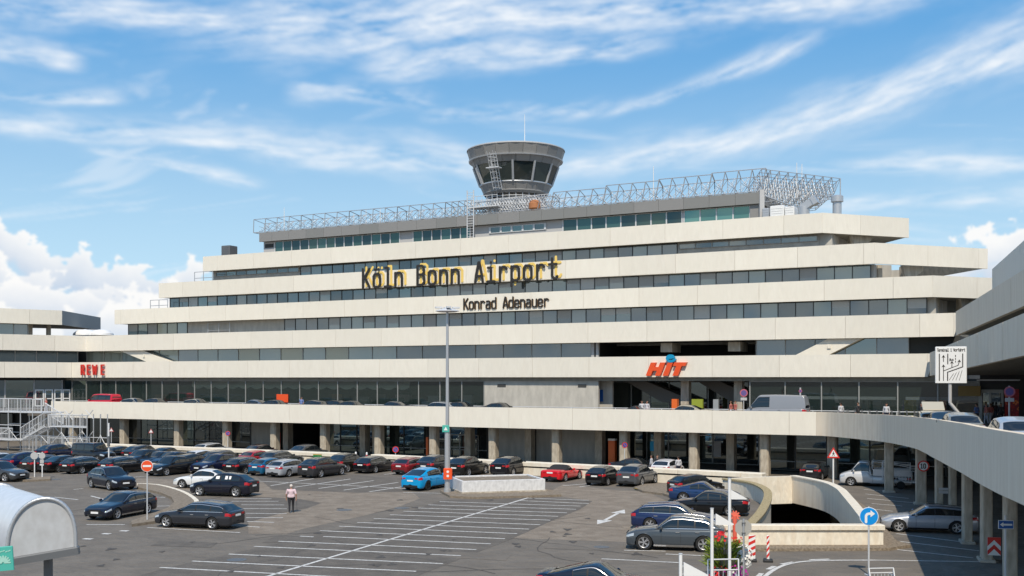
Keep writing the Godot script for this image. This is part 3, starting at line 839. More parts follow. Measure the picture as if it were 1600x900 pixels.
func build_deck_storey(T: Node3D):       # the drive-up level behind the long parapet
	var z: float = LEVELS[4][0] - 0.7
	var deck := 4.45
	# ceiling fascia under the band
	wall(T, "ceiling_fascia", 0, 1500, z + 0.25, 8.0, 8.37, mat.soffit, 0.2)
	panes(T, "shop_pane", "shop_frame", 113, 757, z, 4.55, 7.98, 2.75, [mat.pane_clear], mat.frame, 0.10)
	panes(T, "shop_pane", "shop_frame", 1172, 1530, z, 4.55, 7.98, 3.4, [mat.pane_clear], mat.frame, 0.10)
	wall(T, "blank_wall", 757, 935, z + 0.05, 4.5, 8.0, mat.grey_wall)
	wall(T, "vent_slot", 777, 790, z + 0.09, 7.35, 7.65, mat.dark_grey, 0.1)
	wall(T, "vent_slot", 903, 916, z + 0.09, 7.35, 7.65, mat.dark_grey, 0.1)
	wall(T, "blank_wall", 936, 957, z - 1.4, 4.5, 8.0, mat.grey_wall)
	wall(T, "notice_board", 936, 942, z - 1.3, 5.9, 7.1, mat.sign_navy, 0.05)
	# rooms behind the glass and the open hall
	var back := z - 7.0
	wall(T, "shop_back_wall", 60, 760, back, 4.4, 8.2, std(Color(0.16, 0.21, 0.18), 0.8))
	wall(T, "hall_back_wall", 930, 1185, z - 10.0, 4.4, 8.2, mat.soffit)
	wall(T, "shop_back_wall", 1150, 1560, back, 4.4, 8.2, std(Color(0.15, 0.17, 0.16), 0.8))
	for a in [[60, 4.2], [760, 4.2]]: pass
	var fl := Shape.new()
	plan_part("deck_floor", T, [fp(reach(40, 0), 0, -0.3), fp(reach(1540, z), 0, -0.3), fp(reach(1600, z), 0, -30), fp(reach(40, 0), 0, -30)], 3.62, deck, mat.asphalt_dark)
	# scalloped shades and lit shelves inside the left shop
	rng.seed = 5
	var tz := z - 0.8
	var a0 := reach(300, tz); var a1 := reach(640, tz)
	var n := 17
	for i in n:
		var s := Shape.new()
		var w := (a1 - a0) / n
		var poly := PackedVector2Array([Vector2(0, 0.9), Vector2(0, 0.1)])
		for k in 9: poly.append(Vector2(w * k / 8.0, 0.1 - 0.28 * sin(PI * k / 8.0)))
		poly.append(Vector2(w, 0.9))
		s.prism(poly, -0.02, 0.02)
		var o := obj("window_shade", s, std(Color(0.48, 0.56, 0.42), 0.8), T)
		o.global_transform = Transform3D(Basis(Vector3.UP, turn_of(ALONG)), fp(a0 + i * w, 7.15, tz))
	for i in 26:
		var px := rng.randf_range(150, 745); var zz := z - rng.randf_range(2.0, 6.0)
		var h := rng.randf_range(0.9, 2.0)
		var c := [Color(0.25, 0.3, 0.26), Color(0.10, 0.22, 0.17), Color(0.3, 0.25, 0.15), Color(0.35, 0.36, 0.33), Color(0.06, 0.07, 0.07)][rng.randi() % 5] as Color
		part_box("shop_counter", T, fp(reach(px, zz), deck + h * 0.5, zz), ALONG, Vector3(rng.randf_range(0.8, 2.6), h, 0.6), std(c, 0.7))
	for i in 16:
		var px := rng.randf_range(1185, 1520); var zz := z - rng.randf_range(1.5, 5.5)
		var h := rng.randf_range(1.0, 2.2)
		var c := [Color(0.3, 0.3, 0.28), Color(0.45, 0.33, 0.05), Color(0.5, 0.12, 0.03), Color(0.12, 0.16, 0.2), Color(0.3, 0.2, 0.36), Color(0.06, 0.07, 0.07)][rng.randi() % 6] as Color
		part_box("shop_display", T, fp(reach(px, zz), deck + h * 0.5, zz), ALONG, Vector3(rng.randf_range(0.4, 1.2), h, 0.5), std(c, 0.7))
	wall(T, "red_banner", 432, 450, z + 0.12, 5.45, 6.4, mat.orange, 0.04)
	wall(T, "sign_strip", 1190, 1400, z - 0.3, 6.35, 6.62, std(Color(0.3, 0.36, 0.36), 0.5), 0.06)
	wall(T, "sign_strip", 1415, 1530, z - 0.3, 6.35, 6.62, std(Color(0.3, 0.36, 0.36), 0.5), 0.06)
	# hall: stairs seen from below, ticket machines
	for a in [[978, 1012, 1.0], [1090, 1122, 1.0]]:
		var b0 := reach(a[0], z - 3.0); var b1 := reach(a[1], z - 3.0)
		var s := Shape.new()
		s.prism(PackedVector2Array([Vector2(0, 3.5), Vector2(2.2, 3.5), Vector2(b1 - b0 + 5.2, 1.4), Vector2(b1 - b0 + 1.5, 1.4)]), -2.0, 0.0)
		var o := obj("stair_flight", s, std(Color(0.13, 0.125, 0.115), 0.85), T)
		o.global_transform = Transform3D(Basis(Vector3.UP, turn_of(ALONG)), fp(b0, deck, z - 3.0))
	panes(T, "hall_pane", "hall_frame", 958, 1170, z - 5.5, 4.5, 7.9, 2.2, mat.pane_dark, mat.frame, 0.12)
	for px in [1072, 1155]: part_box("column", T, fp(reach(px, z - 1.5), 6.3, z - 1.5), ALONG, Vector3(0.8, 3.6, 0.8), mat.concrete)
	part_box("ticket_machine", T, fp(reach(1055, z), 5.35, z), ALONG, Vector3(0.55, 1.8, 0.5), mat.orange_box)
	part_box("poster_case", T, fp(reach(1090, z - 0.6), 5.35, z - 0.6), ALONG, Vector3(1.1, 1.8, 0.3), std(Color(0.28, 0.33, 0.03), 0.6))
	part_box("poster_case", T, fp(reach(1119, z - 0.6), 5.35, z - 0.6), ALONG, Vector3(0.5, 1.8, 0.3), std(Color(0.3, 0.32, 0.33), 0.6))
	# guard rail along the glass
	var s := Shape.new()
	var g0 := reach(-30, z + 0.9); var g1 := reach(1530, z + 0.9)
	s.tube(Vector3(0, 0.88, 0), Vector3(g1 - g0, 0.88, 0), 0.045, 6); s.tube(Vector3(0, 0.5, 0), Vector3(g1 - g0, 0.55, 0), 0.03, 6)
	var k := 0.0
	while k < g1 - g0:
		s.tube(Vector3(k, 0, 0), Vector3(k, 0.88, 0), 0.04, 6); k += 2.4
	var o := obj("guard_rail", s, mat.steel_pale, T)
	o.global_transform = Transform3D(Basis(Vector3.UP, turn_of(ALONG)), fp(g0, deck, z + 0.9))

func build_ground_storey(T: Node3D):
	var z := -6.2
	var y1 := 3.62
	for a in [[-60, 20, "g"], [20, 140, "d"], [196, 272, "g"], [280, 352, "g"], [361, 392, "g"], [392, 424, "w"], [507, 584, "g"], [596, 668, "g"], [676, 762, "g"], [764, 830, "w"], [838, 935, "w"], [1195, 1292, "g"], [1300, 1420, "g"], [1420, 1600, "g"], [140, 196, "g"]]:
		match a[2]:
			"g":
				panes(T, "ground_floor_pane", "ground_floor_frame", a[0], a[1], z, 0.1, y1 - 0.05, 2.6, mat.pane_dark, mat.frame_dark, 0.12)
				wall(T, "transom", a[0], a[1], z + 0.08, 0.85, 0.93, mat.frame, 0.05)
			"w":
				wall(T, "blank_wall", a[0], a[1], z, 0.0, y1, mat.grey_wall)
			"d":
				wall(T, "blank_wall", a[0], a[1], z - 2, 0.0, y1, mat.dark_grey)
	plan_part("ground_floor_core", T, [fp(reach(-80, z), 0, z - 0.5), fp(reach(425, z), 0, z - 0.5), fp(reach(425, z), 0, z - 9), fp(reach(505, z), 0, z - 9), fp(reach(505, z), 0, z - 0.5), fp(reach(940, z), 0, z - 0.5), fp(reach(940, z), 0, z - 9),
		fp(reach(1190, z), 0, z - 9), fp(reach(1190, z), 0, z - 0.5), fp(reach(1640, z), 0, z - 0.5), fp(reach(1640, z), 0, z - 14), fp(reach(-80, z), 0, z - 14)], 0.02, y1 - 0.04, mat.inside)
	panes(T, "ground_floor_pane", "ground_floor_frame", 978, 1186, z - 4.5, 0.1, y1 - 0.6, 2.4, mat.pane_dark, mat.frame, 0.12)
	# inner columns
	for px in [450, 570, 590, 734, 828, 938, 1030, 1143]:
		part_box("inner_column", T, fp(reach(px, z + 1.6), 1.8, z + 1.6), ALONG, Vector3(0.7, 3.6, 0.9), mat.pillar)
	# glass doors with a pale frame
	var s := Shape.new()
	for x in [0.0, 1.1, 2.2, 3.3]: s.box(Vector3(x, 1.2, 0), Vector3(0.09, 2.4, 0.08))
	for y in [0.05, 1.1, 2.38]: s.box(Vector3(1.65, y, 0), Vector3(3.3, 0.09, 0.083))
	var o := obj("glass_door_frame", s, mat.frame, T)
	o.global_transform = Transform3D(Basis(Vector3.UP, turn_of(ALONG)), fp(reach(704, z + 0.2), 0.05, z + 0.2))
	# things standing in the open passages
	part_box("information_pillar", T, fp(reach(957, z + 2.0), 1.2, z + 2.0), ALONG, Vector3(0.65, 2.4, 0.5), mat.orange_box)
	part_box("pillar_cap", T, fp(reach(957, z + 2.0), 2.5, z + 2.0), ALONG, Vector3(0.7, 0.18, 0.55), mat.white)
	part_box("blue_notice", T, fp(reach(1020, z + 2.0), 2.0, z + 2.0), ALONG, Vector3(0.5, 0.9, 0.08), mat.hit_blue)
	part_box("inner_door", T, fp(reach(1121, z - 3.0), 1.6, z - 3.0), ALONG, Vector3(0.7, 1.5, 0.1), mat.cladding_pale)
	for px in [1057, 1102]: part_box("strip_light", T, fp(reach(px, z - 2.0), 2.9, z - 2.0), ALONG, Vector3(1.1, 0.1, 0.15), mat.white)
	for px in [436, 668]: part_box("orange_post", T, fp(reach(px, z + 3.5), 1.2, z + 3.5), ALONG, Vector3(0.22, 2.2, 0.22), mat.red if px < 500 else mat.orange_box)

# ---------------------------------------------------------------- elevated road
func build_viaduct():
	var V := thing("elevated_road", "pale concrete viaduct whose parapet curves from the terminal front towards the viewer", "viaduct", fp(0, 0, 0), turn_of(ALONG))
	# straight parapet of panels
	var t0 := reach(80, 0); var t1 := reach(1275, 0)
	band(V, fp(t0, 0, 0), ALONG, t1 - t0, 5.49, 3.55, 4.0, mat.panel, 6.6)
	plan_part("edge_beam", V, [fp(t0, 0, -0.26), fp(t1, 0, -0.26), fp(t1, 0, -0.9), fp(t0, 0, -0.9)], 3.57, 4.6, mat.soffit)
	# the curve: plan point, top, bottom
	var start := fp(t1, 0, 0)
	var knots := [start, Vector3(25.75, 0, -87.4), Vector3(26.45, 0, -81.6), Vector3(26.4, 0, -76.3), Vector3(25.1, 0, -68.2), Vector3(23.4, 0, -62.0), Vector3(21.4, 0, -55.4), Vector3(17.6, 0, -42.6), Vector3(15.3, 0, -34.8), Vector3(14.05, 0, -30.0), Vector3(12.3, 0, -23.0)]
	var tops := [5.49, 5.5, 5.57, 5.66, 5.82, 5.98, 6.15, 6.46, 6.6, 6.68, 6.75]
	var p := smooth(knots, 6)
	var hs := []
	for i in knots.size() - 1:
		for k in 6: hs.append(lerpf(tops[i], tops[i + 1], k / 6.0))
	hs.append(tops[-1])
	var per := 9
	var i0 := 0
	while i0 < p.size() - 1:
		var i1 := mini(i0 + per, p.size() - 1)
		var face := []; var inner := []
		var s := Shape.new()
		for i in range(i0, i1 + 1):
			var d: Vector3 = (p[mini(i + 1, p.size() - 1)] - p[maxi(i - 1, 0)]).normalized()
			var o := Vector3(d.z, 0, -d.x) * 0.28          # towards the road
			if o.dot(Vector3(1, 0, -0.6)) < 0: o = -o
			var y1: float = hs[i]; var y0 := y1 - 1.94
			face.append([p[i] + Vector3(0, y0, 0), p[i] + Vector3(0, y1, 0)])
			inner.append([p[i] + o + Vector3(0, y0, 0), p[i] + o + Vector3(0, y1, 0)])
		var away := func(q: Vector3) -> Vector3: return Vector3(-1, 0, 0.6)
		s.grid(face, away)
		s.grid(inner, func(q: Vector3) -> Vector3: return Vector3(1, 0, -0.6))
		for i in face.size() - 1:
			s.smooth_quad(face[i][1], face[i + 1][1], inner[i + 1][1], inner[i][1], Vector3.UP, Vector3.UP, Vector3.UP, Vector3.UP)
			s.smooth_quad(face[i][0], face[i + 1][0], inner[i + 1][0], inner[i][0], Vector3.DOWN, Vector3.DOWN, Vector3.DOWN, Vector3.DOWN)
		var o2 := obj("parapet_panel", s, mat.viaduct, V)
		o2.global_transform = Transform3D.IDENTITY
		i0 = i1
	# road deck behind the curve
	var top := []; var low := []
	for i in p.size():
		var y: float = hs[i] - 1.02
		var wide: Vector3 = p[i] + Vector3(30, 0, -9)
		top.append([p[i] + Vector3(0.2, y, -0.1), wide + Vector3(0, y, 0)])
		low.append([p[i] + Vector3(0.2, y - 0.8, -0.1), wide + Vector3(0, y - 0.8, 0)])
	var ds := Shape.new()
	ds.grid(top, func(q: Vector3) -> Vector3: return Vector3.UP)
	var dk := obj("road_deck", ds, mat.asphalt_dark, V); dk.global_transform = Transform3D.IDENTITY
	var us := Shape.new()
	us.grid(low, func(q: Vector3) -> Vector3: return Vector3.DOWN)
	var un := obj("deck_underside", us, mat.soffit, V); un.global_transform = Transform3D.IDENTITY
	# pillars of the straight part
	for px in [112, 191, 276, 352, 427, 505, 590, 676, 769, 868, 974, 1083, 1194, 1300]:
		var s := Shape.new()
		s.bbox(Vector3(0, 1.8, 0), Vector3(0.78, 3.6, 0.95), 0.13)
		var o := obj("pillar", s, mat.pillar, V)
		o.global_transform = Transform3D(Basis(Vector3.UP, turn_of(ALONG)), fp(reach(px, -1.2), 0, -1.2 - 0.3))
	# pillars of the curve: photo column and row of the foot, width across the view, depth
	var lean := turn_of(Vector3(0.28, 0, -0.96))
	for a in [[1389, 769, 0.62, 0.62], [1439, 788, 0.62, 0.65], [1467, 800, 0.95, 0.42], [1488, 803, 0.95, 0.4], [1511, 848, 1.0, 0.42], [1541, 876, 1.0, 0.42], [1578, 917, 1.0, 0.42], [1625, 985, 1.0, 0.42]]:
		var at := spot(a[0], a[1])
		var s := Shape.new()
		s.bbox(Vector3(0, 2.4, 0), Vector3(a[2], 4.8, a[3]), 0.05)
		var o := obj("pillar", s, mat.pillar, V)
		o.global_transform = Transform3D(Basis(Vector3.UP, lean), at)
		s = Shape.new()
		s.bbox(Vector3(0, 0.06, 0), Vector3(a[2] + 0.25, 0.12, a[3] + 0.25), 0.03)
		var f := obj("foot", s, mat.concrete, o)

# ---------------------------------------------------------------- left and right wings
func build_wings():
	var W := thing("left_wing", "side wing of the terminal angled towards the viewer, behind the scaffold stairs", "building", Vector3(-60, 0, -150), 0.0)
	var away := Vector3(-0.777, 0, 0.629)                     # from the kink towards the left
	var face := Vector3(0.777, 0, -0.629)
	for a in [[3, 26.0], [4, 26.0]]:
		var L: Array = LEVELS[a[0]]
		var c := fp(reach(L[3], L[0]), 0, L[0])
		band(W, c + away * a[1], face, a[1] - 0.02, L[1], L[2], [3.0, 5.0][a[0] - 3], mat.panel)
		var inn := Vector3(-0.629, 0, -0.777)
		plan_part("floor_slab", W, [c + inn * 0.26 + away * 0.2, c + inn * 0.26 + away * 26, c + inn * 20 + away * 26, c + inn * 20 + away * 2], L[2] + 0.06, L[1] - 0.35, mat.soffit)
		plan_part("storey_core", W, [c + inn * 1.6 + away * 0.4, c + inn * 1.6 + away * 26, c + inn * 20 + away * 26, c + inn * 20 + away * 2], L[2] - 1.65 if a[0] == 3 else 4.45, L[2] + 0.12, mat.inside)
		if a[0] == 4:
			var c0: Vector3 = c + inn * 1.5
			var k := 0.8
			while k < 24:
				part_box("wing_pane", W, c0 + away * (k + 1.75) + Vector3(0, 6.3, 0), face, Vector3(3.4, 3.4, 0.06), [mat.pane_dark[1], mat.pane_green[1], mat.pane[2], mat.pane[5]][rng.randi() % 4])
				part_box("mullion", W, c0 - inn * 0.05 + away * k + Vector3(0, 6.3, 0), face, Vector3(0.14, 3.5, 0.14), mat.cladding_pale)
				k += 3.55
			for d in [[54, 68], [69, 82], [84, 96], [97, 109]]:
				var s0 := ray_reach(d[1], c0, away); var s1 := ray_reach(d[0], c0, away)
				var ds := Shape.new(); var dw := s1 - s0
				for x in [0.07, dw - 0.07]: ds.box(Vector3(x, 1.1, 0), Vector3(0.14, 2.2, 0.08))
				for y in [0.06, 1.0, 2.14]: ds.box(Vector3(dw * 0.5, y, 0), Vector3(dw, 0.14, 0.085))
				var od := obj("entrance_door", ds, mat.white, W)
				od.global_transform = Transform3D(Basis(Vector3.UP, turn_of(face)), c0 - inn * 0.2 + away * s1 + Vector3(0, 4.6, 0))
				var dg := obj("door_glass", box_mesh(Vector3(snappedf(dw - 0.2, 0.01), 2.0, 0.03)), mat.pane_dark[1], od)
				dg.position = Vector3(dw * 0.5, 1.1, -0.03)
		if a[0] == 3:
			var k := 0.6
			while k < 20:
				part_box("wing_window", W, c + inn * 1.55 + away * (k + 1.3) + Vector3(0, 11.1, 0), face, Vector3(2.5, 1.7, 0.06), mat.pane[rng.randi() % 7])
				part_box("mullion", W, c + inn * 1.5 + away * k + Vector3(0, 11.1, 0), face, Vector3(0.1, 1.8, 0.12), mat.frame)
				k += 2.62
	# penthouse block of the wing
	var c := spot_at(97, 485, 152.0); c.y = 0
	var inn := Vector3(-0.629, 0, -0.777)
	band(W, c + away * 22, face, 22.0, 17.75, 15.75, 5.0, mat.panel)
	var side := Vector3(-0.06, 0, -0.998)
	part_box("side_fascia", W, c + side * 8.5 + Vector3(-0.12, 16.75, 0), side, Vector3(17.0, 1.99, 0.22), mat.cladding)
	plan_part("floor_slab", W, [c + inn * 0.3 + away * 0.3, c + away * 22 + inn * 0.3, c + away * 22 + inn * 14, c + side * 16.8 + away * 0.4], 15.8, 17.3, mat.soffit)
	plan_part("storey_core", W, [c + inn * 1.4 + away * 4.0, c + away * 22 + inn * 1.4, c + away * 22 + inn * 12, c + inn * 12 + away * 4], 13.4, 15.86, mat.grey_wall)
	var k := 4.2
	while k < 20:
		part_box("wing_window", W, c + inn * 1.32 + away * (k + 0.9) + Vector3(0, 14.7, 0), face, Vector3(1.75, 2.0, 0.06), [mat.pane[3], mat.pane[5], mat.pane[1]][rng.randi() % 3])
		part_box("mullion", W, c + inn * 1.28 + away * k + Vector3(0, 14.7, 0), face, Vector3(0.09, 2.1, 0.12), mat.frame)
		k += 1.85
	for a in [[-0.5, 0.5], [2.0, 0.6]]:
		part_box("column", W, c + inn * 2.5 + away * (1.6 + a[0]) + Vector3(0, 14.6, 0), face, Vector3(a[1], 2.4, 0.6), mat.concrete)
	for px in [[126, 140], [150, 168]]:
		var s := Shape.new()
		s.lathe([Vector2(0, 0.9), Vector2(1.0, 0.75), Vector2(1.6, 0.3), Vector2(1.7, 0.0)], 14)
		var o := obj("roof_dome", s, mat.white, W)
		o.global_position = spot_at((px[0] + px[1]) * 0.5, 524, 158)
	# right wing: stacked slabs that run past the camera on the right
	var R := thing("right_wing", "grey shaded concrete slabs of the wing jutting in from the upper right", "building", Vector3(36, 0, -60), 0.0)
	var dir := Vector3(0.313, 0, -0.95)
	var rin := Vector3(0.95, 0, 0.313)
	band(R, Vector3(41.7, 0, -94.5), -dir, 66.0, 17.73, 15.6, 4.0, mat.panel, 7.2)
	plan_part("floor_slab", R, [Vector3(41.7, 0, -94.5) + rin * 0.3, Vector3(21.2, 0, -32.0) + rin * 0.3, Vector3(50, 0, -32), Vector3(72, 0, -94)], 15.7, 17.4, mat.soffit)
	# two sloping parapets that run from the ends of the front bands towards the viewer: far point, near point, tops and bottoms
	for a in [[Vector3(37.6, 0, -92.2), Vector3(28.05, 0, -59.6), 13.9, 14.2, 11.87, 12.2], [Vector3(35.7, 0, -93.0), Vector3(24.2, 0, -51.5), 10.42, 11.3, 8.45, 9.3]]:
		var f: Vector3 = a[0]; var g: Vector3 = a[1] + (a[1] - a[0]) * 0.95
		var n := 9
		var q: Vector3 = Vector3(-(g - f).z, 0, (g - f).x).normalized() * 0.3
		if q.x < 0: q = -q
		for i in n:
			var u0 := i / float(n) + 0.0006; var u1 := (i + 1) / float(n) - 0.0006
			var s := Shape.new()
			var P := func(u: float, up: bool, back: bool) -> Vector3:
				var kk := u * 1.95
				return f.lerp(g, u) + (q if back else Vector3.ZERO) + Vector3(0, lerpf(a[2], a[3], kk) if up else lerpf(a[4], a[5], kk), 0)
			for e in [[u0, u1, false], [u1, u0, true]]:
				s.quad(P.call(e[0], false, e[2]), P.call(e[1], false, e[2]), P.call(e[1], true, e[2]), P.call(e[0], true, e[2]))
			s.quad(P.call(u0, true, false), P.call(u1, true, false), P.call(u1, true, true), P.call(u0, true, true))
			s.quad(P.call(u0, false, true), P.call(u1, false, true), P.call(u1, false, false), P.call(u0, false, false))
			s.quad(P.call(u0, false, true), P.call(u0, false, false), P.call(u0, true, false), P.call(u0, true, true))
			s.quad(P.call(u1, false, false), P.call(u1, false, true), P.call(u1, true, true), P.call(u1, true, false))
			var o := obj("facade_panel", s, mat.viaduct, R)
			o.global_transform = Transform3D.IDENTITY
		var s2 := Shape.new()      # soffit and roof behind the parapet
		s2.quad(f + q + Vector3(0, a[4] + 0.06, 0), f + q + Vector3(34, a[4] + 0.06, 6), g + Vector3(34, lerpf(a[4], a[5], 1.95) + 0.06, 6), g + q + Vector3(0, lerpf(a[4], a[5], 1.95) + 0.06, 0))
		s2.quad(f + q + Vector3(0, a[2] - 0.25, 0), g + q + Vector3(0, lerpf(a[2], a[3], 1.95) - 0.25, 0), g + Vector3(34, lerpf(a[2], a[3], 1.95) - 0.25, 6), f + q + Vector3(34, a[2] - 0.25, 6))
		var so := obj("floor_slab", s2, mat.soffit, R); so.global_transform = Transform3D.IDENTITY
	for a in [[Vector3(44.6, 0, -92.5), Vector3(27.5, 0, -38.0), 13.6, 15.75], [Vector3(40.0, 0, -92.0), Vector3(23.5, 0, -36.0), 10.4, 12.0]]:
		plan_part("storey_core", R, [a[0], a[1], a[1] + Vector3(25, 0, 0), a[0] + Vector3(25, 0, 0)], a[2], a[3], mat.dark_grey)
	# entrance wall below the lowest slab
	var ez := -9.9
	wall(R, "entrance_wall", 1531, 1720, ez, 4.4, 9.3, mat.dark_grey)
	wall(R, "timber_fascia", 1497, 1532, ez + 0.7, 6.75, 7.6, std(Color(0.30, 0.19, 0.06), 0.7), 0.3)
	wall(R, "entrance_glass", 1536, 1546, ez + 0.1, 4.6, 7.0, mat.pane_dark[1], 0.1)
	wall(R, "entrance_glass", 1549, 1563, ez + 0.1, 4.6, 7.0, mat.pane_dark[2], 0.1)
	wall(R, "door_frame", 1533, 1568, ez + 0.25, 7.0, 7.3, mat.frame, 0.2)
	for px in [1533, 1547, 1566]: part_box("door_post", R, fp(reach(px, ez + 0.2), 5.8, ez + 0.2), ALONG, Vector3(0.2, 2.6, 0.2), mat.frame)
	wall(R, "red_poster", 1570, 1592, ez + 1.2, 4.75, 7.35, poster_material(), 0.1)
	part_box("strip_light", R, fp(reach(1560, ez + 4), 8.1, ez + 4), ALONG, Vector3(3.2, 0.1, 0.3), mat.white)

func poster_material() -> StandardMaterial3D:
	var m := std(Color(1, 1, 1), 0.5)
	var g := Gradient.new()
	g.offsets = PackedFloat32Array([0.0, 0.35, 0.6, 0.8, 1.0])
	g.colors = PackedColorArray([Color(0.45, 0.05, 0.12), Color(0.75, 0.12, 0.10), Color(0.55, 0.08, 0.15), Color(0.95, 0.55, 0.2), Color(0.5, 0.06, 0.1)])
	var f := FastNoiseLite.new(); f.seed = 4; f.frequency = 0.02
	var t := NoiseTexture2D.new(); t.width = 128; t.height = 128; t.noise = f; t.color_ramp = g
	m.albedo_texture = t; m.uv1_triplanar = true; m.uv1_scale = Vector3(0.4, 0.4, 0.4)
	return m

# ---------------------------------------------------------------- control tower and roof lattice
func ring_panels(o: Node3D, called: String, r0: float, y0: float, r1: float, y1: float, count: int, m: Array, thick := 0.12, phase := 0.0, gap := 0.012):
	for k in count:
		var a0 := TAU * (k + gap + phase) / count; var a1 := TAU * (k + 1 - gap + phase) / count
		var s := Shape.new()
		var p := func(r: float, a: float, y: float) -> Vector3: return Vector3(cos(a) * r, y, sin(a) * r)
		var A: Vector3 = p.call(r0, a0, y0); var B: Vector3 = p.call(r0, a1, y0); var C: Vector3 = p.call(r1, a1, y1); var D: Vector3 = p.call(r1, a0, y1)
		var E: Vector3 = p.call(r0 - thick, a0, y0); var F: Vector3 = p.call(r0 - thick, a1, y0); var G: Vector3 = p.call(r1 - thick, a1, y1); var H: Vector3 = p.call(r1 - thick, a0, y1)
		s.quad(B, A, D, C); s.quad(E, F, G, H); s.quad(D, H, G, C); s.quad(A, B, F, E); s.quad(A, E, H, D); s.quad(B, C, G, F)
		obj(called, s, m[k % m.size()], o)

func build_tower():
	var d := 137.0
	var k := d / FOCAL            # metres per photograph pixel there
	var at := spot_at(806, 300, d); at.y = 0
	var up := func(py: float) -> float: return EYE.y + (HORIZON - py) * (d - lerpf(3.5, 6.0, clampf((300.0 - py) / 80.0, 0, 1))) / FOCAL
	var T := thing("control_tower", "round grey air traffic control cab flaring upwards, with slanted dark windows", "control tower", at)
	var clad := [mat.cladding, std(Color(0.30, 0.29, 0.275), 0.5, 0.25), std(Color(0.25, 0.245, 0.235), 0.5, 0.25)]
	var R := func(px: float) -> float: return px * 0.5 * k
	var s := Shape.new()
	s.lathe([Vector2(R.call(64), 27.0), Vector2(R.call(64), up.call(296))], 32)
	s.lathe([Vector2(R.call(97), up.call(300)), Vector2(R.call(102), up.call(297)), Vector2(R.call(102), up.call(295)), Vector2(0.0, up.call(294))], 32)
	obj("shaft", s, mat.cladding, T)
	ring_panels(T, "lower_panel", R.call(101), up.call(296.5), R.call(111), up.call(284), 20, clad)
	s = Shape.new()
	s.lathe([Vector2(R.call(111), up.call(284.5)), Vector2(R.call(113.5), up.call(283.5)), Vector2(R.call(113), up.call(282)), Vector2(R.call(108), up.call(282))], 32)
	obj("sill_ring", s, mat.steel, T)
	ring_panels(T, "cab_window", R.call(111), up.call(282.5), R.call(132), up.call(251), 12, [glass_pane(Color(0.03, 0.042, 0.04), 0.1), glass_pane(Color(0.04, 0.055, 0.05), 0.15), glass_pane(Color(0.025, 0.033, 0.032), 0.1)], 0.05, 0.15, 0.02)
	for i in 12:
		var a := TAU * (i + 0.15) / 12
		var m := Shape.new()
		var lo: Vector3 = Vector3(cos(a), 0, sin(a)) * R.call(112.5); lo.y = up.call(282.8)
		var hi: Vector3 = Vector3(cos(a), 0, sin(a)) * R.call(133.5); hi.y = up.call(250)
		m.tube(lo, hi, 0.16, 6)
		obj("cab_mullion", m, mat.steel, T)
	s = Shape.new()
	s.lathe([Vector2(0.1, up.call(252)), Vector2(R.call(124), up.call(252))], 24)      # ceiling of the cab
	s.lathe([Vector2(R.call(105), up.call(283)), Vector2(R.call(124), up.call(252))], 24)
	obj("cab_interior", s, mat.inside, T)
	ring_panels(T, "eaves_panel", R.call(132), up.call(251.5), R.call(141), up.call(241.5), 20, clad)
	s = Shape.new()
	s.lathe([Vector2(R.call(138), up.call(241.5)), Vector2(R.call(147), up.call(241.5)), Vector2(R.call(148), up.call(239.5)), Vector2(R.call(142), up.call(239))], 40)
	obj("ledge_ring", s, mat.steel, T)
	ring_panels(T, "fascia_panel", R.call(143), up.call(239.8), R.call(153), up.call(222), 22, clad, 0.2)
	s = Shape.new()
	s.lathe([Vector2(R.call(153.6), up.call(222.6)), Vector2(R.call(153.6), up.call(221)), Vector2(R.call(148), up.call(219.5)), Vector2(0.0, up.call(218.5))], 40)
	obj("roof", s, mat.cladding_pale, T)
	s = Shape.new()
	s.lathe([Vector2(0.95, 0), Vector2(0.85, 0.3), Vector2(0.5, 0.6), Vector2(0, 0.72)], 14)
	obj("radome", s, mat.white, T, Vector3(0.1, up.call(219.2), 2.6))
	s = Shape.new()
	s.tube(Vector3.ZERO, Vector3(0, 4.2, 0), 0.06, 6, 0.03)
	obj("mast", s, mat.white, T, Vector3(1.1, up.call(219), 1.5))
	# ladder in a hoop cage up the outside
	s = Shape.new()
	var f := Vector3(-0.45, 0, 0.893)
	var side := Vector3(0.893, 0, 0.45)
	var ladder_path := [[R.call(100) + 0.5, up.call(298)], [R.call(112) + 0.5, up.call(283)], [R.call(134) + 0.5, up.call(250)], [R.call(147) + 0.4, up.call(238)]]
	for i in 3:
		var a: Vector3 = f * ladder_path[i][0] + Vector3.UP * ladder_path[i][1]
		var b: Vector3 = f * ladder_path[i + 1][0] + Vector3.UP * ladder_path[i + 1][1]
		for q in [-0.4, 0.4]:
			s.tube(a + side * q, b + side * q, 0.05, 5); s.tube(a + side * q + f * 0.75, b + side * q + f * 0.75, 0.035, 5)
		var n := int(a.distance_to(b) / 0.32)
		for j in n: 
			var c := a.lerp(b, (j + 0.5) / n)
			s.tube(c - side * 0.4, c + side * 0.4, 0.028, 4)
			if j % 2 == 0:
				s.tube(c - side * 0.4, c - side * 0.4 + f * 0.75, 0.028, 4); s.tube(c + side * 0.4, c + side * 0.4 + f * 0.75, 0.028, 4); s.tube(c - side * 0.4 + f * 0.75, c + side * 0.4 + f * 0.75, 0.028, 4)
	s.box(f * (R.call(126) + 0.9) + Vector3.UP * up.call(264), Vector3(1.7, 0.1, 0.9), Basis(side, Vector3.UP, f))
	obj("caged_ladder", s, mat.steel_pale, T)
	# gallery with railings round the foot
	s = Shape.new()
	var r: float = R.call(92)
	var g: float = up.call(315)
	s.lathe([Vector2(R.call(64), g), Vector2(r, g), Vector2(r, g - 0.15), Vector2(R.call(64), g - 0.15)], 28)
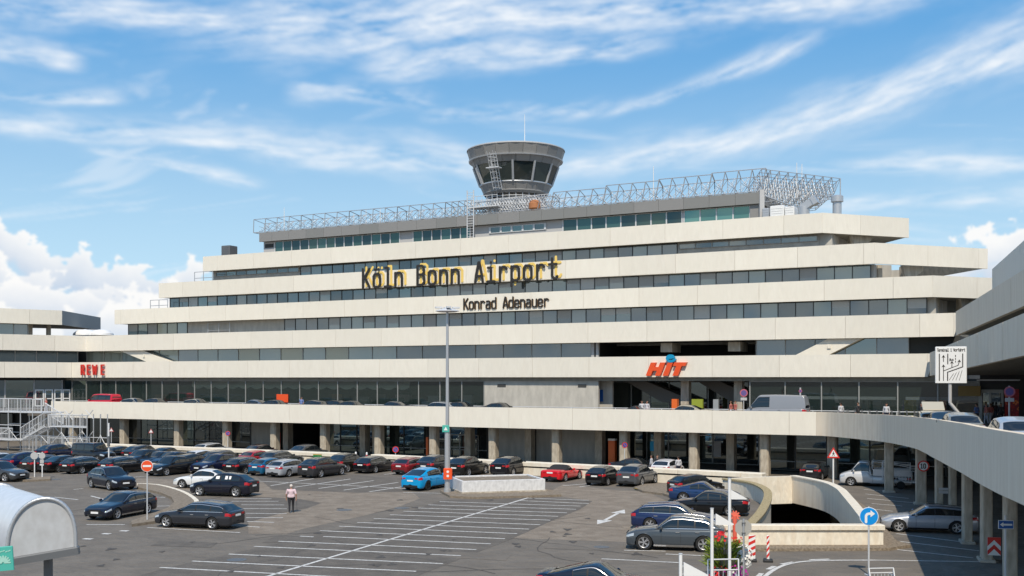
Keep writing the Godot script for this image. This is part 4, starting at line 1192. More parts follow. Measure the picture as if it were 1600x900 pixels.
	for y in [g + 0.4, g + 0.8, g + 1.2]:
		for i in 28:
			var a0 := TAU * i / 28; var a1 := TAU * (i + 1) / 28
			s.tube(Vector3(cos(a0) * r, y, sin(a0) * r), Vector3(cos(a1) * r, y, sin(a1) * r), 0.045, 5, -1, false)
	for i in 28:
		var a0 := TAU * i / 28
		s.tube(Vector3(cos(a0) * r, g, sin(a0) * r), Vector3(cos(a0) * r, g + 1.2, sin(a0) * r), 0.05, 5)
		s.tube(Vector3(cos(a0) * r, g, sin(a0) * r), Vector3(cos(a0) * R.call(64), g - 1.6, sin(a0) * R.call(64)), 0.06, 5)
	obj("gallery", s, mat.steel_pale, T)
	s = Shape.new()
	s.lathe([Vector2(0, 0.75), Vector2(0.4, 0.65), Vector2(0.7, 0.3), Vector2(0.7, -0.3), Vector2(0.4, -0.65), Vector2(0, -0.75)], 14)
	obj("orange_lamp_housing", s, std(Color(0.42, 0.17, 0.07), 0.7), T, Vector3(2.2, 28.62, 8.6))

func truss(s: Shape, a: Vector3, b: Vector3, bays: int, up: float, back: Vector3, lean: Vector3, r: float, dense := true):
	# box truss from a to b: front posts lean, a second plane of bars stands behind
	var step := (b - a) / bays
	var U := Vector3(0, up, 0)
	s.tube(a, b, r, 5); s.tube(a + U + lean, b + U + lean, r, 5); s.tube(a + back, b + back, r, 5); s.tube(a + back + U * 0.86, b + back + U * 0.86, r, 5)
	for i in bays + 1:
		var p := a + step * i
		s.tube(p, p + U + lean, r * 1.15, 5)
		s.tube(p + U + lean, p + back + U * 0.86, r, 5)
		s.tube(p + back, p + back + U * 0.86, r * 0.9, 5)
		s.tube(p, p + back, r * 0.8, 4)
		if i < bays:
			s.tube(p, p + step + back, r * 0.7, 4)
			s.tube(p + back, p + step + back + U * 0.86, r * 0.7, 4)
			s.tube(p + step + back, p + back + U * 0.86, r * 0.7, 4)
			if dense:
				s.tube(p + step * 0.5, p + step * 0.5 + back + U * 0.6, r * 0.6, 4)
				s.tube(p + step * 0.5 + U * 0.45, p + step * 0.9 + back * 0.6 + U * 0.2, r * 0.6, 4)
				s.tube(p + back * 0.3, p + step * 0.6 + back * 0.9 + U * 0.85, r * 0.6, 4)
				s.tube(p + step + back * 0.4 + U * 0.05, p + step * 0.3 + back + U * 0.7, r * 0.6, 4)
				s.tube(p + step * 0.75 + back * 0.2, p + step * 0.85 + back * 0.7 + U * 0.8, r * 0.55, 4)
				s.tube(p + step * 0.2 + back * 0.5 + U * 0.1, p + step * 0.7 + back * 0.8 + U * 0.8, r * 0.6, 4)

func build_lattice():
	var z := -23.6
	var base := 28.1
	var L := thing("roof_lattice", "thin silver steel lattice frame running along the whole roof edge", "roof frame", fp(0, 0, 0), 0)
	var marks := [396, 470, 545, 620, 695, 735]
	for i in marks.size() - 1:
		var s := Shape.new()
		truss(s, fp(reach(marks[i], z), base, z), fp(reach(marks[i + 1], z), base, z), 4, 1.75, -OUT * 2.2, ALONG * 0.25 + OUT * 0.2, 0.046)
		obj("truss_section", s, mat.steel, L).global_position = Vector3.ZERO
	marks = [742, 860, 942, 1024, 1106, 1190]
	for i in marks.size() - 1:
		var s := Shape.new()
		var hh: float = [1.35, 1.75, 2.0, 2.15, 2.3][i]
		truss(s, fp(reach(marks[i], z), base, z), fp(reach(marks[i + 1], z), base, z), 4 if i else 6, hh, -OUT * 2.4, ALONG * 0.55 + OUT * 0.3, 0.048)
		obj("truss_section", s, mat.steel, L).global_position = Vector3.ZERO
	# a broad space frame at the right end, jutting past the penthouse
	var c := fp(reach(1190, z), base, z)
	var far := ray_reach(1313, c, TURNED)
	var s := Shape.new()
	var nx := 9; var nz := 7
	var pt := func(i: float, j: float, low: bool) -> Vector3:
		var q: Vector3 = c + TURNED * far * (i / nx) + Vector3(0.10, 0, -0.995) * 1.9 * j
		q.y = base + (2.3 - 0.35 * i / nx) if not low else base + 0.1 + 0.05 * i - 1.1 * (1.0 - i / nx)
		if low: q += TURNED * far * 0.45 / nx + Vector3(0.10, 0, -0.995) * 0.9
		return q
	for j in nz:
		for i in nx + 1:
			if i < nx: s.tube(pt.call(i, j, false), pt.call(i + 1, j, false), 0.042, 5)
			if j < nz - 1: s.tube(pt.call(i, j, false), pt.call(i, j + 1, false), 0.04, 5)
			if i < nx:
				for a in [[0, 0], [1, 0], [0, 1], [1, 1]]:
					if j + a[1] < nz: s.tube(pt.call(i, j, true), pt.call(i + a[0], j + a[1], false), 0.034, 4)
				if i < nx - 1: s.tube(pt.call(i, j, true), pt.call(i + 1, j, true), 0.04, 5)
				if j < nz - 1: s.tube(pt.call(i, j, true), pt.call(i, j + 1, true), 0.034, 4)
	obj("space_frame", s, mat.steel, L).global_position = Vector3.ZERO
	# two long back-stays and an edge beam
	s = Shape.new()
	s.tube(c + Vector3(0, -0.4, 0), c + Vector3(0, -0.4, 0) + TURNED * far * 0.45 + Vector3(0, -1.2, 0), 0.08, 6)
	s.tube(c + TURNED * far * 0.6 + Vector3(0, -1.0, 0), pt.call(nx, 0, false) + Vector3(0, -2.0, 0), 0.06, 6)
	s.tube(pt.call(nx, 0, false) + Vector3(0, -2.0, 0), pt.call(nx, 0, false), 0.06, 6)
	s.tube(pt.call(nx, 0, false) + Vector3(0, -2.0, 0), pt.call(nx, nz - 1, false), 0.05, 6)
	obj("edge_stay", s, mat.steel, L).global_position = Vector3.ZERO
	s = Shape.new()
	s.span(Vector3(-0.25, -3.2, -0.25), Vector3(0.25, 0.1, 0.25))
	var po := obj("corner_post", s, mat.cladding_pale, L); po.global_position = c
	# denser ring of bars round the foot of the tower
	s = Shape.new()
	rng.seed = 9
	var a0 := reach(742, z - 0.6); var a1 := reach(858, z - 0.6)
	for i in 54:
		var x := lerpf(a0, a1, i / 53.0)
		s.tube(fp(x, base - 0.1, z - 0.5), fp(x + (1.6 if i % 2 else -1.6), base + 1.8, z - 0.9), 0.045, 4)
		s.tube(fp(x, base - 0.1, z - 2.2), fp(x + (0.9 if i % 2 == 0 else -0.9), base + 1.9, z - 1.8), 0.04, 4)
	for y in [0.4, 1.0, 1.8]: s.tube(fp(a0, base + y, z - 0.7), fp(a1, base + y, z - 0.7), 0.04, 5)
	obj("guard_bars", s, mat.steel_pale, L).global_position = Vector3.ZERO

# ---------------------------------------------------------------- lettering
const GLYPHS := {
	"K": [[0, 0, 0, 1], [0.42, 1, 0.02, 0.42], [0.14, 0.56, 0.44, 0]],
	"o": [[0.1, 0, 0.32, 0], [0.32, 0, 0.42, 0.12], [0.42, 0.12, 0.42, 0.58], [0.42, 0.58, 0.32, 0.7], [0.32, 0.7, 0.1, 0.7], [0.1, 0.7, 0, 0.58], [0, 0.58, 0, 0.12], [0, 0.12, 0.1, 0]],
	"l": [[0.05, 1, 0.22, 1], [0.22, 1, 0.22, 0], [0.02, 0, 0.42, 0]],
	"n": [[0, 0, 0, 0.7], [0, 0.56, 0.12, 0.7], [0.12, 0.7, 0.3, 0.7], [0.3, 0.7, 0.42, 0.58], [0.42, 0.58, 0.42, 0]],
	"B": [[0, 0, 0, 1], [0, 1, 0.28, 1], [0.28, 1, 0.4, 0.9], [0.4, 0.9, 0.4, 0.64], [0.4, 0.64, 0.3, 0.54], [0, 0.54, 0.3, 0.54], [0.3, 0.54, 0.42, 0.42], [0.42, 0.42, 0.42, 0.12], [0.42, 0.12, 0.3, 0], [0.3, 0, 0, 0]],
	"A": [[0, 0, 0.05, 0.35], [0.05, 0.35, 0.2, 1], [0.2, 1, 0.25, 1], [0.25, 1, 0.4, 0.35], [0.4, 0.35, 0.45, 0], [0.05, 0.3, 0.4, 0.3]],
	"i": [[0.05, 0.7, 0.22, 0.7], [0.22, 0.7, 0.22, 0], [0.02, 0, 0.42, 0], [0.22, 0.95, 0.22, 0.97]],
	"r": [[0.04, 0, 0.04, 0.7], [0.04, 0.52, 0.18, 0.7], [0.18, 0.7, 0.32, 0.7], [0.32, 0.7, 0.42, 0.6]],
	"p": [[0, -0.28, 0, 0.7], [0, 0.58, 0.1, 0.7], [0.1, 0.7, 0.32, 0.7], [0.32, 0.7, 0.42, 0.58], [0.42, 0.58, 0.42, 0.12], [0.42, 0.12, 0.32, 0], [0.32, 0, 0.1, 0], [0.1, 0, 0, 0.12]],
	"t": [[0.16, 0.98, 0.16, 0.12], [0.16, 0.12, 0.26, 0], [0.26, 0, 0.38, 0], [0.38, 0, 0.44, 0.1], [0.0, 0.7, 0.4, 0.7]],
	"a": [[0.04, 0.66, 0.12, 0.7], [0.12, 0.7, 0.3, 0.7], [0.3, 0.7, 0.4, 0.6], [0.4, 0.6, 0.4, 0], [0.4, 0.4, 0.1, 0.4], [0.1, 0.4, 0, 0.3], [0, 0.3, 0, 0.1], [0, 0.1, 0.1, 0], [0.1, 0, 0.28, 0], [0.28, 0, 0.4, 0.12]],
	"d": [[0.42, 0, 0.42, 1], [0.42, 0.58, 0.32, 0.7], [0.32, 0.7, 0.1, 0.7], [0.1, 0.7, 0, 0.58], [0, 0.58, 0, 0.12], [0, 0.12, 0.1, 0], [0.1, 0, 0.32, 0], [0.32, 0, 0.42, 0.12]],
	"e": [[0, 0.36, 0.42, 0.36], [0.42, 0.36, 0.42, 0.58], [0.42, 0.58, 0.32, 0.7], [0.32, 0.7, 0.1, 0.7], [0.1, 0.7, 0, 0.58], [0, 0.58, 0, 0.12], [0, 0.12, 0.1, 0], [0.1, 0, 0.32, 0], [0.32, 0, 0.42, 0.1]],
	"u": [[0, 0.7, 0, 0.12], [0, 0.12, 0.12, 0], [0.12, 0, 0.3, 0], [0.3, 0, 0.42, 0.12], [0.42, 0.7, 0.42, 0]],
	"R": [[0, 0, 0, 1], [0, 1, 0.3, 1], [0.3, 1, 0.4, 0.88], [0.4, 0.88, 0.4, 0.62], [0.4, 0.62, 0.3, 0.5], [0, 0.5, 0.3, 0.5], [0.24, 0.5, 0.44, 0]],
	"E": [[0, 0, 0, 1], [0, 1, 0.36, 1], [0, 0.5, 0.32, 0.5], [0, 0, 0.36, 0]],
	"W": [[0, 1, 0.14, 0], [0.14, 0, 0.31, 0.85], [0.31, 0.85, 0.48, 0], [0.48, 0, 0.62, 1]],
	"f": [[0.12, 0, 0.12, 0.86], [0.12, 0.86, 0.22, 1], [0.22, 1, 0.38, 1], [0, 0.66, 0.36, 0.66]],
	"h": [[0, 0, 0, 1], [0, 0.56, 0.12, 0.7], [0.12, 0.7, 0.3, 0.7], [0.3, 0.7, 0.42, 0.58], [0.42, 0.58, 0.42, 0]],
	"m": [[0, 0, 0, 0.7], [0, 0.7, 0.34, 0.7], [0.21, 0, 0.21, 0.7], [0.34, 0.7, 0.42, 0.6], [0.42, 0.6, 0.42, 0]],
	"T": [[0, 1, 0.44, 1], [0.22, 1, 0.22, 0]],
	"V": [[0, 1, 0.21, 0], [0.21, 0, 0.42, 1]],
	"1": [[0.08, 0.8, 0.24, 1], [0.24, 1, 0.24, 0], [0.06, 0, 0.42, 0]],
	"0": [[0.1, 0, 0.32, 0], [0.32, 0, 0.42, 0.14], [0.42, 0.14, 0.42, 0.86], [0.42, 0.86, 0.32, 1], [0.32, 1, 0.1, 1], [0.1, 1, 0, 0.86], [0, 0.86, 0, 0.14], [0, 0.14, 0.1, 0]],
	"s": [[0.4, 0.62, 0.3, 0.7], [0.3, 0.7, 0.1, 0.7], [0.1, 0.7, 0.02, 0.56], [0.02, 0.56, 0.4, 0.16], [0.4, 0.16, 0.3, 0], [0.3, 0, 0.02, 0.06]],
	"x": [[0, 0.7, 0.4, 0], [0.4, 0.7, 0, 0]]}

func capsule_poly(a: Vector2, b: Vector2, r: float, ends := 5) -> PackedVector2Array:
	var d := (b - a).normalized() if a.distance_to(b) > 1e-5 else Vector2.RIGHT
	var out := PackedVector2Array()
	var base := d.angle()
	for k in ends + 1: out.append(b + Vector2.from_angle(base - PI / 2 + PI * k / ends) * r)
	for k in ends + 1: out.append(a + Vector2.from_angle(base + PI / 2 + PI * k / ends) * r)
	return out

func glyph(s: Shape, ch: String, size: float, stroke: float, z0: float, z1: float, at := Vector3.ZERO, slant := 0.0):
	var list: Array = GLYPHS["o" if ch == "ö" else ch].duplicate()
	if ch == "ö": list.append_array([[0.1, 0.92, 0.1, 0.95], [0.32, 0.92, 0.32, 0.95]])
	var i := 0
	for g in list:
		var a := Vector2(g[0] + slant * g[1], g[1]) * size; var b := Vector2(g[2] + slant * g[3], g[3]) * size
		s.prism(capsule_poly(a, b, stroke * 0.5), z0, z1 + 0.002 * i, Transform3D(Basis.IDENTITY, at))
		i += 1

func build_lettering():
	# the big name across the second band
	var z: float = LEVELS[1][0] + 0.25
	var S := thing("roof_sign", "dark and yellow standing letters reading Köln Bonn Airport across the facade", "sign", fp(0, 0, z), turn_of(ALONG))
	var text := "Köln Bonn Airport"
	var t0 := reach(567, z); var t1 := reach(858, z)
	for i in text.length():
		if text[i] == " ": continue
		var s := Shape.new()
		glyph(s, text[i], 2.25, 0.29, -0.04, 0.03)
		var o := obj("letter", s, mat.letter, S, Vector3(lerpf(t0, t1, i / 16.0), 19.3, 0))
		s = Shape.new()
		glyph(s, text[i], 2.25, 0.27, -0.22, -0.17, Vector3(0.38, 0.2, 0))
		obj("yellow_back", s, mat.yellow, o)
	z = LEVELS[2][0] + 0.13
	S = thing("name_sign", "smaller dark letters reading Konrad Adenauer on the band below", "sign", fp(0, 0, z), turn_of(ALONG))
	text = "Konrad Adenauer"
	t0 = reach(724.5, z); t1 = reach(850, z)
	for i in text.length():
		if text[i] == " ": continue
		var s := Shape.new()
		glyph(s, text[i], 1.18, 0.155, -0.06, 0.0)
		var o := obj("letter", s, mat.letter, S, Vector3(lerpf(t0, t1, i / 14.0), 16.12, 0))
		s = Shape.new()
		glyph(s, text[i], 1.18, 0.12, -0.11, -0.08, Vector3(0.05, -0.02, 0))
		obj("letter_back", s, std(Color(0.24, 0.13, 0.03), 0.6), o)
	# supermarket names
	z = LEVELS[4][0] + 0.3
	S = thing("red_shop_sign", "bold red REWE letters on the lower left band", "sign", fp(0, 0, z), turn_of(ALONG))
	t0 = reach(126.8, z); t1 = reach(166, z)
	var adv := [0.0, 0.74, 1.36, 2.40]
	for i in 4:
		var s := Shape.new()
		var ch := "REWE"[i]
		glyph(s, ch, 1.2, 0.195 if ch != "W" else 0.165, -0.12, 0.04)
		obj("letter", s, mat.red, S, Vector3(t0 + adv[i] * (t1 - t0) / 3.0, 8.78, 0))
	S = thing("orange_shop_sign", "slanted orange HIT letters with a blue swirl above the middle one", "sign", fp(0, 0, z), turn_of(ALONG))
	var a := reach(1009, z); var h := 1.28; var sh := 0.42
	var para := func(x0: float, x1: float, y0: float, y1: float) -> PackedVector2Array:
		return PackedVector2Array([Vector2(x0 + y0 * sh, y0), Vector2(x1 + y0 * sh, y0), Vector2(x1 + y1 * sh, y1), Vector2(x0 + y1 * sh, y1)])
	for g in [["H", [[0.0, 0.52, 0.0, h], [0.95, 1.47, 0.0, h], [0.5, 0.97, h * 0.38, h * 0.66]]], ["I", [[1.72, 2.26, 0.0, h * 0.98]]], ["T", [[2.38, 3.62, h * 0.73, h], [2.72, 3.26, 0.0, h * 0.75]]]]:
		var s := Shape.new()
		var i := 0
		for q in g[1]:
			s.prism(para.call(q[0], q[1], q[2], q[3]), -0.3, 0.05 + 0.003 * i); i += 1
		obj("letter", s, mat.orange, S, Vector3(a, 8.5, 0))
	var sw := Shape.new()
	for i in 14:
		var u := i / 14.0; var v := (i + 1) / 14.0
		var p := Vector2.from_angle(0.2 + u * 5.6) * Vector2(0.46, 0.34) * (0.55 + 0.45 * u); var q := Vector2.from_angle(0.2 + v * 5.6) * Vector2(0.46, 0.34) * (0.55 + 0.45 * v)
		sw.prism(capsule_poly(p, q, 0.12), -0.2, 0.06 + 0.002 * i)
	sw.prism(capsule_poly(Vector2(-0.15, 0), Vector2(0.3, 0.06), 0.1), -0.2, 0.1)
	obj("blue_swirl", sw, mat.hit_blue, S, Vector3(a + 2.55, 8.5 + h + 0.42, 0))

# ---------------------------------------------------------------- low walls, sunken ramp
func build_low_walls():
	for a in [[105, 539, 6.3, 6.3, "long beige two-tier parking wall, the stretch left of the gap"], [584, 1194, 6.2, 9.3, "long beige two-tier parking wall, the stretch right of the gap"]]:
		var p0 := fp(reach(a[0], a[2]), 0, a[2]); var p1 := fp(reach(a[1], a[3]), 0, a[3])
		var t0 := 0.0; var t1 := p0.distance_to(p1)
		var W := thing("low_wall", a[4], "wall", p0, turn_of((p1 - p0).normalized()), "low walls along the parking rows")
		var at := t0
		while at < t1 - 0.2:
			var b := minf(at + 5.2, t1)
			var s := Shape.new()
			s.bbox(Vector3.ZERO, Vector3(b - at - 0.015, 0.34, 1.0), 0.04)
			obj("coping", s, mat.wall, W, Vector3((at + b) * 0.5, 0.94, 0.0))
			at = b
		var s := Shape.new()
		s.box(Vector3((t0 + t1) * 0.5, 0.32, 0.1), Vector3(t1 - t0 - 0.5, 0.64, 0.6))
		obj("base", s, mat.wall, W)
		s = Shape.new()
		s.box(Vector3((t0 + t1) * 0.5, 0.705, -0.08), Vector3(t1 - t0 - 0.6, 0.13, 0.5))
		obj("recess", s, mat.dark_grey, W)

func wall_ribbon(s: Shape, pts: Array, y0: float, y1: float, thick: float):
	var f := []; var g := []; 
	for i in pts.size():
		var d: Vector3 = (pts[mini(i + 1, pts.size() - 1)] - pts[maxi(i - 1, 0)]).normalized()
		var q := Vector3(-d.z, 0, d.x) * thick * 0.5
		f.append([pts[i] + q + Vector3(0, y0, 0), pts[i] + q + Vector3(0, y1, 0)])
		g.append([pts[i] - q + Vector3(0, y0, 0), pts[i] - q + Vector3(0, y1, 0)])
	for i in pts.size() - 1:
		var d: Vector3 = (pts[i + 1] - pts[i]).normalized()
		var q := Vector3(-d.z, 0, d.x)
		s.smooth_quad(f[i][0], f[i + 1][0], f[i + 1][1], f[i][1], q, q, q, q)
		s.smooth_quad(g[i][0], g[i + 1][0], g[i + 1][1], g[i][1], -q, -q, -q, -q)
		s.smooth_quad(f[i][1], f[i + 1][1], g[i + 1][1], g[i][1], Vector3.UP, Vector3.UP, Vector3.UP, Vector3.UP)
		s.smooth_quad(f[i][0], f[i + 1][0], g[i + 1][0], g[i][0], Vector3.DOWN, Vector3.DOWN, Vector3.DOWN, Vector3.DOWN)
	for e in [0, pts.size() - 1]:
		s.quad(f[e][0], g[e][0], g[e][1], f[e][1])

func build_ramp():
	var left: Array = pit[0]; var right: Array = pit[1]
	var R := thing("sunken_ramp", "curving beige concrete walls round the opening of the sunken ramp", "ramp", Vector3(16, 0, -62))
	var s := Shape.new()
	wall_ribbon(s, right, -0.85, 1.05, 0.4)
	obj("curved_wall", s, mat.viaduct, R).global_position = Vector3.ZERO
	s = Shape.new()
	var cap := []
	for p in right: cap.append(p + Vector3(0, 1.05, 0))
	wall_ribbon(s, cap, 0.003, 0.09, 0.52)
	obj("wall_cap", s, mat.wall, R).global_position = Vector3.ZERO
	s = Shape.new()
	wall_ribbon(s, left, -4.0, 1.0, 0.35)
	obj("curved_wall", s, mat.wall, R).global_position = Vector3.ZERO
	s = Shape.new()
	cap = []
	for p in left: cap.append(p + Vector3(0, 1.0, 0))
	wall_ribbon(s, cap, 0.003, 0.10, 0.5)
	obj("mossy_cap", s, mat.mossy, R).global_position = Vector3.ZERO
	# straight far wall, front wall with its coping
	s = Shape.new()
	wall_ribbon(s, [left[-1], Vector3(17.6, 0, -78.9), right[0]], -0.9, 1.08, 0.4)
	obj("far_wall", s, mat.wall, R).global_position = Vector3.ZERO
	s = Shape.new()
	s.bbox(Vector3(13.9, 0.36, -53.05), Vector3(8.3, 0.98, 0.4), 0.02)
	s.box(Vector3(13.9, -2.4, -53.1), Vector3(8.3, 4.5, 0.3))
	obj("front_wall", s, mat.wall, R).global_position = Vector3.ZERO
	s = Shape.new()
	s.bbox(Vector3(13.85, 0.99, -53.05), Vector3(8.5, 0.24, 0.62), 0.03)
	obj("front_coping", s, mat.wall, R).global_position = Vector3.ZERO
	# the lower roadway and the dark level it leads to
	s = Shape.new()
	s.box(Vector3(18, -4.1, -72), Vector3(50, 0.2, 60))
	obj("lower_roadway", s, mat.asphalt_dark, R).global_position = Vector3.ZERO
	s = Shape.new()
	s.box(Vector3(18, -2.5, -100), Vector3(50, 3.4, 0.3)); s.box(Vector3(42, -2.5, -72), Vector3(0.3, 3.4, 56)); s.box(Vector3(-6, -2.5, -72), Vector3(0.3, 3.4, 56))
	obj("basement_wall", s, mat.dark_grey, R).global_position = Vector3.ZERO
	for a in [[25.0, -84.0], [19.0, -86.0], [30.0, -76.0]]:
		s = Shape.new()
		s.box(Vector3(a[0], -2.4, a[1]), Vector3(0.7, 3.5, 0.7))
		obj("basement_column", s, mat.pillar, R).global_position = Vector3.ZERO

# ---------------------------------------------------------------- street furniture
func disc(s: Shape, r: float, thick: float, sides := 32):     # facing +z
	s.lathe([Vector2(0, -thick), Vector2(r, -thick), Vector2(r, 0), Vector2(0, 0)], sides, Vector3.ZERO, Basis(Vector3.RIGHT, PI / 2))

func disc_poly(r: float, n := 32) -> PackedVector2Array:
	var p := PackedVector2Array()
	for k in n: p.append(Vector2.from_angle(TAU * k / n) * r)
	return p

func ring_poly_parts(s: Shape, r0: float, r1: float, z: float, n := 32):
	for k in n:
		var a := TAU * k / n; var b := TAU * (k + 1) / n
		s.prism(PackedVector2Array([Vector2.from_angle(a) * r0, Vector2.from_angle(a) * r1, Vector2.from_angle(b) * r1, Vector2.from_angle(b) * r0]), z - 0.004, z)

func pole(parent: Node3D, h: float, r := 0.035, m: Material = null):
	var s := Shape.new()
	s.tube(Vector3.ZERO, Vector3(0, h, 0), r, 10)
	obj("pole", s, m if m else mat.steel_pale, parent)

func facing(at: Vector3) -> float:         # a sign turned to the traffic that comes from the viewer's side
	return atan2(-at.x, -at.z) + PI if false else atan2(EYE.x - at.x, EYE.z - at.z)

func build_signs():
	# no entry
	var at := spot(230, 816); at.y = 0.12
	var o := thing("no_entry_sign", "round red no-entry sign with white bar on a thin pole by the kerb island", "road sign", at, facing(at) * 0.5)
	pole(o, 3.35)
	var s := Shape.new(); disc(s, 0.33, 0.02)
	obj("plate", s, mat.white, o, Vector3(0, 3.1, 0.06))
	s = Shape.new(); s.prism(disc_poly(0.305), 0.0, 0.006)
	obj("red_face", s, mat.orange, o, Vector3(0, 3.1, 0.062))
	s = Shape.new(); s.prism(PackedVector2Array([Vector2(-0.23, -0.055), Vector2(0.23, -0.055), Vector2(0.23, 0.055), Vector2(-0.23, 0.055)]), 0, 0.004)
	obj("white_bar", s, mat.white, o, Vector3(0, 3.1, 0.07))
	# pale round signs seen from behind at the left
	for a in [[54, 748, 0.3, 4.25, "pale round sign seen from behind, left of the pair on the small island"], [66, 748, 0.26, 4.25, "pale round sign with a small plate below, right of the pair on the small island"]]:
		at = spot(a[0], a[1]); at.y = 0.14
		o = thing("round_sign", a[4], "road sign", at, 0.1, "signs on the small left island")
		pole(o, 2.05, 0.045, mat.white)
		s = Shape.new(); disc(s, a[2], 0.03)
		obj("plate", s, mat.cladding_pale, o, Vector3(0, 1.75, 0.08))
		if a[0] == 66:
			s = Shape.new(); s.bbox(Vector3.ZERO, Vector3(0.3, 0.32, 0.03), 0.01)
			obj("lower_plate", s, mat.cladding_pale, o, Vector3(0, 1.28, 0.08))
	# mandatory right turn
	at = spot(1357.5, 898); at.y = 0.0
	o = thing("turn_right_sign", "round blue sign with white right-turn arrow on a pole beside the ramp", "road sign", at, facing(at) * 0.6)
	pole(o, 2.85, 0.04)
	s = Shape.new(); disc(s, 0.385, 0.02)
	obj("plate", s, mat.white, o, Vector3(0, 2.45, 0.06))
	s = Shape.new(); s.prism(disc_poly(0.36), 0, 0.006)
	obj("blue_face", s, mat.sign_blue, o, Vector3(0, 2.45, 0.062))
	s = Shape.new()
	var path := [Vector2(-0.12, -0.24), Vector2(-0.12, 0.02), Vector2(-0.08, 0.09), Vector2(-0.0, 0.115), Vector2(0.08, 0.115)]
	for i in path.size() - 1: s.prism(capsule_poly(path[i], path[i + 1], 0.05, 4), 0, 0.004 + 0.0006 * i)
	s.prism(PackedVector2Array([Vector2(0.06, -0.03), Vector2(0.24, 0.115), Vector2(0.06, 0.26)]), 0, 0.008)
	obj("white_arrow", s, mat.white, o, Vector3(0, 2.45, 0.07))
	# warning triangle near the viaduct pillar
	at = spot(1302, 762); at.y = 0
	o = thing("warning_sign", "red-edged triangular pedestrian warning sign on a white pole behind the ramp", "road sign", at, facing(at) * 0.6)
	pole(o, 2.6, 0.06, mat.white)
	var tri := PackedVector2Array([Vector2(-0.47, -0.36), Vector2(0.47, -0.36), Vector2(0, 0.46)])
	s = Shape.new(); s.prism(tri, 0, 0.02)
	obj("plate", s, mat.red, o, Vector3(0, 2.6, 0.07))
	s = Shape.new(); var small := PackedVector2Array()
	for p in tri: small.append(p * 0.66 + Vector2(0, -0.015))
	s.prism(small, 0, 0.005)
	obj("white_face", s, mat.white, o, Vector3(0, 2.6, 0.092))
	s = Shape.new()
	for q in [[0, -0.02, 0, 0.08], [0, -0.02, -0.07, -0.17], [0, -0.02, 0.07, -0.17], [0, 0.05, -0.07, -0.02], [0, 0.05, 0.07, -0.02], [0, 0.13, 0, 0.135]]: s.prism(capsule_poly(Vector2(q[0], q[1]), Vector2(q[2], q[3]), 0.022, 4), 0, 0.004)
	obj("black_figure", s, mat.letter, o, Vector3(0, 2.6, 0.098))
	# far warning signs and round signs along the ground storey
	for a in [[174, 703, 1.95, "red triangular warning sign in front of the scaffold end"], [236, 703, 2.1, "small red triangular warning sign between two left pillars"]]:
		at = fp(reach(a[0], 2.0), 0, 2.0)
		o = thing("warning_sign", a[3], "road sign", at, 0.2, "small signs in the lower roadway")
		pole(o, 2.6, 0.04)
		var half := PackedVector2Array(); var inner := PackedVector2Array()
		for q in tri: half.append(q * 0.62)
		for q in small: inner.append(q * 0.62)
		s = Shape.new(); s.prism(half, 0, 0.02)
		obj("plate", s, std(Color(0.4, 0.05, 0.05), 0.6), o, Vector3(0, 2.35, 0.05))
		s = Shape.new(); s.prism(inner, 0, 0.005)
		obj("white_face", s, mat.white, o, Vector3(0, 2.35, 0.072))
	for a in [[356, 0.26, 1.0, "round no-parking sign fixed beside the fourth pillar from the left"], [618, 0.3, 4.6, "small red no-stopping sign behind the parked red wagon"], [976, 0.26, 0.2, "round no-stopping sign fixed to the pillar behind the grey parked car"]]:
		at = fp(reach(a[0], a[2]), 0, a[2])
		o = thing("round_sign", a[3], "road sign", at, 0.2, "small signs in the lower roadway")
		pole(o, 2.5 if a[0] != 618 else 1.7, 0.035)
		var y := 2.3 if a[0] != 618 else 1.5
		s = Shape.new(); disc(s, a[1], 0.02)
		obj("plate", s, mat.red, o, Vector3(0, y, 0.06))
		s = Shape.new(); s.prism(disc_poly(a[1] * 0.74), 0, 0.004)
		obj("blue_face", s, mat.sign_navy, o, Vector3(0, y, 0.062))
		s = Shape.new(); s.prism(capsule_poly(Vector2(-0.2, 0.2) * a[1] * 1.6, Vector2(0.2, -0.2) * a[1] * 1.6, a[1] * 0.1), 0, 0.004)
		obj("red_bar", s, mat.red, o, Vector3(0, y, 0.068))
	# ten on the pillar
	at = spot(1439, 788) + Vector3(-0.05, 0, 0.55)
	o = thing("speed_sign", "round speed limit sign reading 10 on the viaduct pillar", "road sign", at, -0.25)
	s = Shape.new(); disc(s, 0.36, 0.02, 28)
	obj("plate", s, mat.red, o, Vector3(0, 2.55, 0.06))
	s = Shape.new(); s.prism(disc_poly(0.275), 0, 0.005)
	obj("white_face", s, mat.white, o, Vector3(0, 2.55, 0.062))
	for i in 2:
		s = Shape.new(); glyph(s, "10"[i], 0.28, 0.055, 0, 0.004)
		obj("digit", s, mat.letter, o, Vector3(-0.18 + i * 0.19, 2.41, 0.068))
	# small white direction plate
	at = spot(1468, 800) + Vector3(-0.05, 0, 0.75)
	o = thing("direction_plate", "small white double plate on the third viaduct pillar", "sign", at, -0.25)
	for i in 2:
		s = Shape.new(); s.bbox(Vector3.ZERO, Vector3(0.55, 0.16, 0.03), 0.01)
		obj("plate", s, mat.cladding_pale, o, Vector3(0, 1.3 + i * 0.19, 0.05))
	# chevron and one-way on the near pillars
	at = spot(1544, 876) + Vector3(-0.02, 0, 0.62)
	o = thing("chevron_board", "red and white chevron board on the viaduct pillar", "road sign", at, -0.2)
	s = Shape.new(); s.box(Vector3.ZERO, Vector3(0.56, 0.8, 0.03))
	obj("plate", s, mat.white, o, Vector3(0, 0.75, 0.04))
